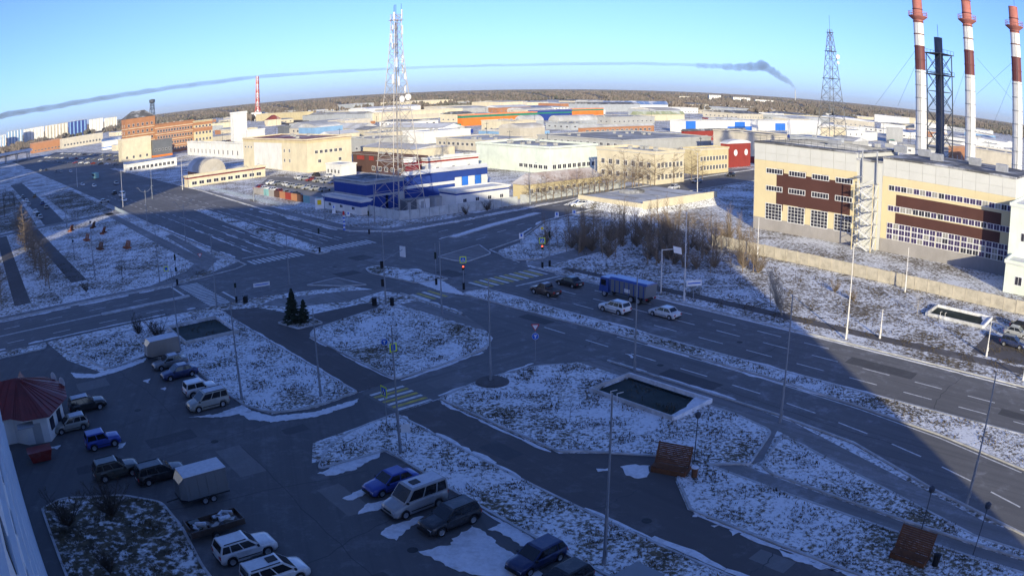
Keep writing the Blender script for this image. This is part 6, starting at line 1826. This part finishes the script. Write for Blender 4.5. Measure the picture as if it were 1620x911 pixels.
# ---- basins
mat('basin_dark', (0.014, 0.026, 0.020), 0.6, 0.25, 0.5, spec=0.12, dirt=((0.06, 0.075, 0.08), 0.2, 0.5))
def basin(label, s0, s1, t0, t1, snowy):
    r = thing('basin', label, 'basin', ST(s0, t0, .1), GRID)
    ds, dt = s1 - s0, t1 - t0
    m = MB(); m.hexa([(0, 0, -.04), (ds, 0, -.04), (ds, dt, -.04), (0, dt, -.04), (.3, .3, .06), (ds - .3, .3, .06), (ds - .3, dt - .3, .06), (.3, dt - .3, .06)]); m.build('water_surface', 'basin_dark', r)
    w_ = .22
    for x0, y0, x1, y1, mt in ((-w_, -w_, ds + w_, 0, 'snow' if snowy else 'kerb'), (-w_, dt, ds + w_, dt + w_, 'kerb'), (-w_, 0, 0, dt, 'kerb'), (ds, 0, ds + w_, dt, 'snow')):
        m = MB(); m.box(x0, y0, -.05, x1, y1, .42); m.build('rim', mt, r)
    if snowy:
        m = MB(); m.prism(wob([(.1, .1), (ds - .1, .1), (ds - .1, 1.6), (ds * .6, .9), (.1, .6)], .12, .5, 3), .06, .20); m.build('snow_ledge', 'snow', r)
        for y in (6.3, 7.1):
            q = MB(); q.tube((-.6, y, 0), (-.6, y + .1, 1.0), .04, n=5); q.tube((-.6, y + .1, 1.0), (.3, y + .1, .9), .04, n=5); q.build('pipe', 'pole_white', r)
    return r
basin('dark green rectangular basin on the lawn beside the main road', 53.4, 59.0, 39.7, 49.9, True)
basin('dark green rectangular basin at the left beside the bushes', 27.0, 34.4, 93.0, 101.4, False)
basin('sunlit dark basin near the plant fence on the right', 106.5, 112.2, 23.4, 33.0, True)

# ================================================================ trees, shrubs, grass, snow
mat('bark', (0.225, 0.172, 0.122), 0.9, 0.3, 1.2)
mat('bark_dark', (0.075, 0.058, 0.045), 0.9, 0.3, 1.2)
mat('birch', (0.40, 0.36, 0.30), 0.9, 0.3, 2.0, dirt=((0.10, 0.08, 0.07), 3.0, 0.7))
mat('needles', (0.030, 0.042, 0.024), 0.9, 0.4, 2.5)
mat('dry_grass', (0.12, 0.095, 0.055), 0.95, 0.5, 0.9)
def bare_tree(seed, h, spread, n_main, up_bias, levels=3, r0=.09, stems=1, leader=True):
    """trunk mesh and crown mesh of limbs and twigs"""
    rnd = random.Random(seed)
    tr, cr = MB(), MB()
    def limb(p, d, L, r, lev):
        k = 3 if lev < 2 else 2
        for i in range(k):
            q = p + d * (L / k)
            cr.tube(p, q, r * (1 - .5 * i / k), r * (1 - .5 * (i + 1) / k), 4 if lev < 2 else 3, caps=False)
            if lev < levels:
                for _ in range(2 if lev < 2 else 2):
                    a = rnd.uniform(0, 6.28)
                    side = Vector((math.cos(a), math.sin(a), rnd.uniform(-.1, .7)))
                    dd = (d * rnd.uniform(.5, .9) + side * rnd.uniform(.45, .8) + Vector((0, 0, up_bias * .3))).normalized()
                    limb(q, dd, L * rnd.uniform(.42, .62), max(.008, r * .5), lev + 1)
            p = q
            d = (d + Vector((rnd.uniform(-.2, .2), rnd.uniform(-.2, .2), rnd.uniform(-.05, .2) * up_bias))).normalized()
    for s_ in range(stems):
        a = rnd.uniform(0, 6.28)
        base = Vector((math.cos(a), math.sin(a), 0)) * (.0 if stems == 1 else .02)
        d = Vector((math.cos(a) * (.06 if stems == 1 else rnd.uniform(.3, 1.0)), math.sin(a) * (.06 if stems == 1 else rnd.uniform(.3, 1.0)), 1)).normalized()
        hh = h * (1 if stems == 1 else rnd.uniform(.7, 1))
        p, n = base, 6
        for i in range(n):
            q = p + d * (hh / n)
            tr.tube(p, q, r0 * (1 - .85 * i / n), r0 * (1 - .85 * (i + 1) / n), 6, caps=False)
            if i >= (1 if stems == 1 else 0):
                for _ in range(n_main):
                    b = rnd.uniform(0, 6.28)
                    dd = (Vector((math.cos(b), math.sin(b), 0)) * spread + Vector((0, 0, up_bias))).normalized()
                    u = rnd.random()
                    limb(p.lerp(q, u), dd, hh * .28 * (1.1 - .7 * (i + u) / n), r0 * .4 * (1 - .7 * i / n), 1)
            p = q
            d = (d + Vector((rnd.uniform(-.07, .07), rnd.uniform(-.07, .07), .05))).normalized()
    return tr, cr
VAR = {}
def tree(name, label, cat, s, t, var, bark='bark', scale=1.0, group=None, xy=None):
    if (var, bark) not in VAR:
        a = dict(sapling0=(1, 6.5, .75, 4, .8, 2, .095), sapling1=(2, 5.5, .8, 4, .7, 2, .08), sapling2=(3, 7.5, .7, 4, .9, 2, .11), sapling3=(4, 4.6, .9, 4, .6, 2, .075), larch0=(5, 8.5, .9, 8, .25, 2, .14), larch1=(6, 7.6, .9, 8, .2, 2, .13), larch2=(12, 9.2, .85, 8, .3, 2, .14),
                 bush0=(7, 2.8, 1.0, 3, .7, 2, .045, 9), bush1=(8, 3.4, 1.0, 3, .7, 2, .05, 10), birch0=(9, 7.0, .6, 3, .9, 3, .11, 4), small0=(10, 3.2, .7, 3, .8, 2, .035))[var]
        tr, cr = bare_tree(*a)
        VAR[(var, bark)] = (tr.mesh('trunk', bark), cr.mesh('crown', bark))
    rnd = random.Random(hash((round(s, 1), round(t, 1))) & 0xffff)
    p = ST(s, t, 0.0) if xy is None else (*xy, 0)
    r = thing(name, label, cat, p, rnd.uniform(0, 6.28), group)
    k = scale * rnd.uniform(.85, 1.15)
    r.scale = (k, k, k)
    link('trunk', VAR[(var, bark)][0], r)
    link('crown', VAR[(var, bark)][1], r)
    return r
rnd = random.Random(31)
ORD = ['first', 'second', 'third', 'fourth', 'fifth', 'sixth', 'seventh', 'eighth', 'ninth', 'tenth', 'eleventh', 'twelfth', 'thirteenth', 'fourteenth', 'fifteenth', 'sixteenth', 'seventeenth', 'eighteenth', 'nineteenth', 'twentieth', 'twenty-first', 'twenty-second', 'twenty-third', 'twenty-fourth']
# thicket between main road and plant
pts = []
for k in range(1200):
    s, t = rnd.uniform(98, 131), rnd.uniform(66, 107)
    # a belt from the snowy walk to the plant fence
    if t > 112 - (s - 98) * .35 or s < 97 + max(0, (96 - t)) * .28: continue
    if t < 80 and s > 116: continue
    if all((s - a) ** 2 + (t - b) ** 2 > 2.4 for a, b in pts):
        pts.append((s, t))
    if len(pts) >= 105: break
for k, (s, t) in enumerate(pts):
    zone = 'left' if t > 92 else ('middle' if t > 80 else 'right')
    v = k % 4
    size = ('thin leafless sapling', 'low leafless sapling', 'tall leafless sapling', 'short spreading sapling')[v]
    tree('bare_sapling', f'{size} in the {zone} part of the thicket before the plant', 'sapling', s, t, f'sapling{v}', 'bark', 0.92, f'{size}s {zone} in the thicket')
for k in range(52):
    s, t = pts[(k * 2) % len(pts)]
    s, t = s + rnd.uniform(-1.2, 1.2), t + rnd.uniform(-1.2, 1.2)
    zone = 'left' if t > 92 else ('middle' if t > 80 else 'right')
    tree('bare_bush', f'bushy brown shrub under the saplings in the {zone} part of the thicket', 'bush', s, t, f'bush{k % 2}', 'bark', 1.2, f'thicket shrubs {zone}')
# larches along the cross road
for k in range(24):
    s = 134 + k * 2.3 + rnd.uniform(-.6, .6)
    zone = 'in front of the hipped yellow building' if s < 163 else 'in front of the cream office'
    tree('larch', f'{ORD[k if s < 163 else k - 13]} bare larch from the left {zone}', 'larch', s, 148.6 + (s - 134) * .055 - rnd.uniform(.6, 2.0), f'larch{k % 3}', 'bark', .8 + .3 * (s > 160), f'larches {zone}')
for k in range(8):
    tree('larch', f'{ORD[k]} bare larch along the right face of the cream office', 'larch', 190 + k * 3.2, 150.0 + rnd.uniform(-.7, .7), f'larch{k % 3}', 'bark', 1.1, 'larches right of the cream office')
# larch rows of the left park
for k in range(24):
    tree('larch', f'{ORD[k]} larch from the road in the row beside the dark park path', 'larch', 14.2 + rnd.uniform(-.7, .7), 145 + k * 3.5, f'larch{k % 3}', 'bark', 1.0, 'larches of the right park row')
    tree('larch', f'{ORD[k]} larch from the road in the row at the left picture edge', 'larch', 2.6 + rnd.uniform(-.7, .7), 140 + k * 3.5, f'larch{(k + 1) % 3}', 'bark', .95, 'larches of the left park row')
for lab, s, t, v, b, sc in [('many stemmed bare birch beyond the main road in sun', 90.9, 50.0, 'birch0', 'birch', .95), ('small bare tree beside the many stemmed birch', 93.5, 53.5, 'sapling1', 'birch', .9), ('bare bush near the sunlit plant fence', 108, 50, 'bush0', 'bark', .8), ('reddish bare bush on the snow before the plant fence', 105.5, 45.5, 'bush1', 'bark', .7), ('young bare tree beside the sunken trench', 105.8, 34.5, 'sapling3', 'birch', .8),
                            ('bare bush over the tan trailer beside the basin', 24.6, 98.2, 'bush1', 'bark_dark', 1.15), ('bare bush left of the dark basin by the road', 22.6, 102.2, 'bush0', 'bark_dark', 1.25), ('large bare bush in the yard bed below the olive SUV', 6.6, 54.4, 'bush1', 'bark_dark', 1.1), ('bare bush in the yard bed next to the building', 2.6, 54.6, 'bush1', 'bark_dark', 1.2), ('bare bush at the front of the yard bed', 4.2, 46.5, 'bush0', 'bark_dark', 1.0), ('small upright shrub near the bottom of the yard bed', 6.0, 40.5, 'small0', 'bark_dark', .9),
                            ('small bare tree at the front of the left park', 29.0, 140.0, 'sapling3', 'bark_dark', .9), ('bare shrub at the verge of the left park', 20.6, 135.5, 'bush0', 'bark_dark', 1.0), ('bare shrub by the kerb before the concrete fence', 112, 144.6, 'bush0', 'bark_dark', 1.0), ('second bare shrub by the kerb before the concrete fence', 119, 145.4, 'bush1', 'bark_dark', 1.0),
                            ('young bare tree in the middle of the basin lawn', 47.5, 47.0, 'small0', 'bark_dark', .6), ('thin young tree on the driveway lawn', 48.0, 76.0, 'small0', 'bark_dark', .6), ('thin young tree beside the parking lawn lamp', 34.0, 43.0, 'small0', 'bark_dark', .5)]:
    tree('bare_bush' if v.startswith('bush') else 'bare_tree', lab, 'bush' if v.startswith('bush') else 'tree', s, t, v, b, sc)
for k in range(18):
    s_, t_ = rnd.uniform(-30, 20), rnd.uniform(250, 400)
    tree('bare_tree', f'{ORD[k]} dark bare tree on the shaded lawn beside the side street', 'tree', s_, t_, f'sapling{k % 4}', 'bark_dark', 1.1, 'trees on the shaded left lawn')
for k in range(26):                     # trees among the far sheds
    az_, d_ = rnd.uniform(-30, 36), rnd.uniform(330, 900)
    x, y = d_ * math.sin(R(az_)), d_ * math.cos(R(az_))
    if any((x - a) ** 2 + (y - b) ** 2 < r_ ** 2 for a, b, r_ in taken): continue
    tree('bare_tree', 'dark bare tree standing among the sheds of the estate', 'tree', 0, k, f'sapling{k % 4}', 'bark_dark', 1.3, 'trees among the sheds', (x, y))
# spruces
def spruce(label, s, t, h, seed):
    rnd = random.Random(seed)
    r = thing('spruce', label, 'spruce', ST(s, t, .1), 0)
    m = MB(); m.tube((0, 0, 0), (0, 0, h * .95), .12, .02, 7); m.build('trunk', 'bark_dark', r)
    m = MB()
    n = int(95 * h)
    for k in range(n):
        u = rnd.random() ** .8
        z = .25 + (h - .3) * u
        L = (1 - u) ** .8 * h * .30 + .10
        a = rnd.uniform(0, 6.28)
        L *= rnd.uniform(.5, 1.25)
        c, s_ = math.cos(a), math.sin(a)
        w_ = .10 + .10 * L
        dz = -.28 * L
        p0 = Vector((c * .05, s_ * .05, z)); p1 = Vector((c * L * .6, s_ * L * .6, z + dz * .4)); p2 = Vector((c * L, s_ * L, z + dz + .05))
        n_ = Vector((-s_, c, 0))
        m.add([tuple(p0), tuple(p1 + n_ * w_ + Vector((0, 0, -.08))), tuple(p2), tuple(p1 - n_ * w_ + Vector((0, 0, -.08)))], [(0, 1, 2, 3)])
        m.add([tuple(p1), tuple(p1 + n_ * w_ * 1.3 + Vector((0, 0, -.22))), tuple(p2 + Vector((0, 0, -.06)))], [(0, 1, 2)])
    m.build('crown', 'needles', r)
spruce('taller dark spruce in the small kerbed bed', 42.2, 91.8, 4.7, 1)
spruce('shorter dark spruce right of the taller one', 43.4, 90.9, 3.2, 2)
spruce('small dark conifer at the bottom of the yard bed', 4.6, 41.6, 1.6, 3)
island('planting_bed', [(40.6, 93.4), (45.2, 93.4), (45.2, 89.2), (41.6, 89.2)], .3, 'lawn', .16)

# grass tufts: dry blades poking through thin snow
rs = np.random.RandomState(11)
def inside(poly, P):
    x, y = P[:, 0], P[:, 1]
    c = np.zeros(len(P), bool)
    n = len(poly)
    for i in range(n):
        x0, y0 = poly[i]; x1, y1 = poly[(i + 1) % n]
        cond = ((y0 > y) != (y1 > y))
        xx = (x1 - x0) * (y - y0) / (y1 - y0 + 1e-12) + x0
        c ^= cond & (x < xx)
    return c
tuft = []
for poly, h in LAWNS + [([(87, -8), (119, -8), (122, 84), (110, 104), (87.5, 88)], 0.0), ([(12, 131), (44, 131), (46, 170), (12, 170)], 0.0)]:
    a = np.array(poly)
    lo, hi = a.min(0), a.max(0)
    lo[1] = max(lo[1], -6)
    n = int((hi - lo).prod() * 15)
    P = lo + rs.rand(n, 2) * (hi - lo)
    P = P[inside(poly, P)]
    clump = np.sin(P[:, 0] * 1.1 + 2 * np.sin(P[:, 1] * .7)) + np.sin(P[:, 1] * 1.3 + 2 * np.sin(P[:, 0] * .53)) + rs.normal(0, .9, len(P))
    P = P[clump > .75]
    tuft.append(np.c_[P, np.full(len(P), h)])
T_ = np.concatenate(tuft)
X = T_[:, 0] * D2[0] + T_[:, 1] * D1[0]
Y = T_[:, 0] * D2[1] + T_[:, 1] * D1[1]
keep = rs.rand(len(X)) < np.clip(75 / np.hypot(X, Y), .15, 1)
X, Y, Z = X[keep], Y[keep], T_[keep, 2]
nb = 3
V = np.zeros((len(X), nb * 3, 3))
for k in range(nb):
    a = rs.rand(len(X)) * 6.28
    L = rs.uniform(.06, .26, len(X)); w_ = rs.uniform(.02, .06, len(X)); lean = rs.uniform(.05, .22, len(X))
    ox, oy = rs.normal(0, .06, len(X)), rs.normal(0, .06, len(X))
    ca, sa = np.cos(a), np.sin(a)
    V[:, k * 3 + 0] = np.c_[X + ox - sa * w_, Y + oy + ca * w_, Z - .01]
    V[:, k * 3 + 1] = np.c_[X + ox + sa * w_, Y + oy - ca * w_, Z - .01]
    V[:, k * 3 + 2] = np.c_[X + ox + ca * lean, Y + oy + sa * lean, Z + L]
me = bpy.data.meshes.new('grass')
NV = V.reshape(-1, 3)
F = np.arange(len(NV)).reshape(-1, 3)
me.vertices.add(len(NV)); me.vertices.foreach_set('co', NV.ravel())
me.loops.add(len(NV)); me.loops.foreach_set('vertex_index', F.ravel())
me.polygons.add(len(F)); me.polygons.foreach_set('loop_start', np.arange(0, len(NV), 3)); me.polygons.foreach_set('loop_total', np.full(len(F), 3))
me.materials.append(MAT['dry_grass']); me.update()
tag(link('grass', me), 'dry grass tufts poking through the thin snow', 'grass', kind='stuff')
print('tufts', len(X))

# snow left on the asphalt and along kerbs
sn = MB()
def patch(pts, amp=.14, step=.55, h=.035, seed=1, st=True):
    p = wob(pts, amp, step, seed)
    sn.prism([ST(*q) for q in p], .015, .02 + h)
for i, p in enumerate([
    [(24.4, 51.9), (25.1, 51.0), (27.2, 50.8), (30.2, 51.6), (31.2, 52.5), (30.2, 52.6), (27.0, 52.5)],
    [(23.9, 47.1), (24.5, 46.4), (26.5, 46.9), (26.8, 47.7), (25.7, 47.5)], [(23.7, 44.5), (24.9, 44.2), (26.5, 43.8), (26.9, 44.8), (25.1, 45.4)],
    [(23.5, 40.9), (23.8, 39.7), (25.5, 40.5), (27.0, 40.8), (27.3, 41.4), (25.7, 41.4), (24.2, 41.6)],
    [(24.2, 37.6), (24.5, 36.1), (24.6, 34.5), (25.5, 32.7), (28.2, 29.8), (28.9, 31.2), (28.7, 34.0), (29.1, 36.5), (29.1, 37.9), (27.0, 37.5), (26.3, 36.9), (25.4, 37.3)],
    [(29.5, 36.9), (29.9, 36.1), (29.8, 33.4), (30.0, 31.8), (31.0, 34.1), (31.2, 36.9)],
    [(43.3, 37.1), (44.2, 36.7), (45.0, 35.6), (43.4, 34.3), (42.7, 34.7), (42.4, 35.7)], [(41.7, 38.2), (42.5, 37.5), (42.1, 37.3), (41.5, 37.8)],
    [(44.7, 31.7), (45.6, 31.4), (43.8, 29.2), (41.8, 27.1), (41.7, 27.6), (43.3, 29.8)], [(41.6, 28.3), (41.7, 27.1), (41.3, 27.0), (41.3, 28.0)], [(40.5, 26.2), (40.9, 25.8), (40.5, 25.7)], [(41.0, 24.7), (41.2, 23.9), (40.6, 24.1)],
    [(24.1, 67.6), (25.5, 67.6), (26.5, 65.1), (30.5, 63.5), (35.5, 63.8), (34.4, 62.8), (30.0, 62.4), (25.9, 63.9), (24.4, 65.7)], [(19.4, 69.9), (22.2, 68.9), (25.4, 69.7), (25.4, 67.3), (22.2, 68.0)],
    [(10.1, 92.1), (13.0, 89.5), (16.7, 90.2), (20.7, 91.3), (20.0, 89.9), (16.3, 88.6), (12.7, 88.2), (10.4, 89.7)],
    [(17.9, 83.3), (18.9, 83.4), (18.4, 82.2)], [(19.2, 79.5), (19.8, 79.6), (19.5, 78.8)], [(3.7, 70.8), (4.9, 70.8), (4.5, 69.9)], [(10.8, 67.7), (11.6, 67.7), (11.1, 66.7), (10.6, 66.8)],
    [(41.0, 20.5), (41.0, 17.4), (41.0, 15.3), (40.6, 16.6), (40.4, 19.6)], [(64.4, 55.1), (64.5, 54.0), (63.8, 53.6)], [(68.0, 107.7), (72.3, 106.6), (70.1, 96.7), (67.5, 87.2), (66.2, 91.4), (67.0, 102.5)],
    [(54.9, 109.5), (58.9, 109.5), (59.4, 103.3)]]):
    patch(p, .13, .28, .03, i + 5)
def edge_snow(pts, w0, seed):
    rr = random.Random(seed)
    pts = [Vector(p) for p in pts]
    for a, b in zip(pts, pts[1:]):
        L = (b - a).length
        d = (b - a).normalized(); n_ = Vector((-d.y, d.x))
        u = 0
        while u < L:
            l = rr.uniform(1.5, 7)
            if rr.random() < .78:
                q0, q1 = a + d * u, a + d * min(L, u + l)
                w_ = w0 * rr.uniform(.5, 1.5)
                p = wob([tuple(q0), tuple(q1), tuple(q1 + n_ * w_ * .6), tuple(q0.lerp(q1, .5) + n_ * w_), tuple(q0 + n_ * w_ * .5)], .07, .7, rr.randint(0, 9999))
                sn.prism([ST(*q) for q in p], .012, .045)
            u += l
edge_snow([(61.4, 36), (61.5, 54)], -.45, 1); edge_snow([(61.6, 82), (61.6, 92)], -.45, 31); edge_snow([(71.9, -10), (71.7, 86)], -.5, 2); edge_snow([(68.6, 25), (68.9, 86)], .45, 3)
edge_snow([(85.6, -10), (85.5, 88)], .4, 4); edge_snow([(36.7, -10), (36.3, 57.5)], -.5, 5); edge_snow([(41.1, -10), (41.3, 28)], .4, 6); edge_snow([(41.4, 43), (41.3, 57.8)], .35, 7)
edge_snow([(36.5, 66), (36.5, 104)], -.35, 8); edge_snow([(41.1, 66), (41.1, 85)], .35, 9); edge_snow([(-60, 109), (34, 109.4)], .6, 10); edge_snow([(-60, 126.4), (36, 126.6)], -.7, 11)
edge_snow([(42, 59.2), (55, 59.9)], .4, 12); edge_snow([(41.6, 65.4), (54, 66.8)], -.4, 13); edge_snow([(52.6, 140), (52.4, 200)], -.6, 14); edge_snow([(81.3, 150), (81.4, 200)], .6, 15)
edge_snow([(31.0, 0), (31.0, 40)], .5, 16); edge_snow([(24.6, 70.5), (24.2, 84)], .4, 17); edge_snow([(90, 124.6), (125, 135.2)], .6, 18); edge_snow([(100, 114.2), (118, 125.4), (150, 132.4)], .6, 19); edge_snow([(90, 137.6), (140, 142.6)], -.7, 20)
for s in (57.2, 60.9, 64.4, 68.9, 71.8, 75.6):
    edge_snow([(s, 142), (s + .8, 180)], .35, int(s))
tag(sn.build('snow', 'snow'), 'thin leftover snow along kerbs and between parked cars', 'snow', kind='stuff')


# ================================================================ thin winter haze over the plain
hm_ = bpy.data.materials.new('haze')
hm_.use_nodes = True
N, L = hm_.node_tree.nodes, hm_.node_tree.links
N.remove(N['Principled BSDF'])
pv = N.new('ShaderNodeVolumePrincipled')
pv.inputs['Color'].default_value = (0.86, 0.90, 0.96, 1)
pv.inputs['Density'].default_value = 3.2e-5
pv.inputs['Anisotropy'].default_value = 0.0
L.new(pv.outputs[0], N['Material Output'].inputs['Volume'])
m = MB(); m.box(-14500, -900, -1.0, 14500, 16500, 112.0)
tag(m.build('haze', hm_), 'thin pale haze over the far plain', 'haze', kind='stuff')
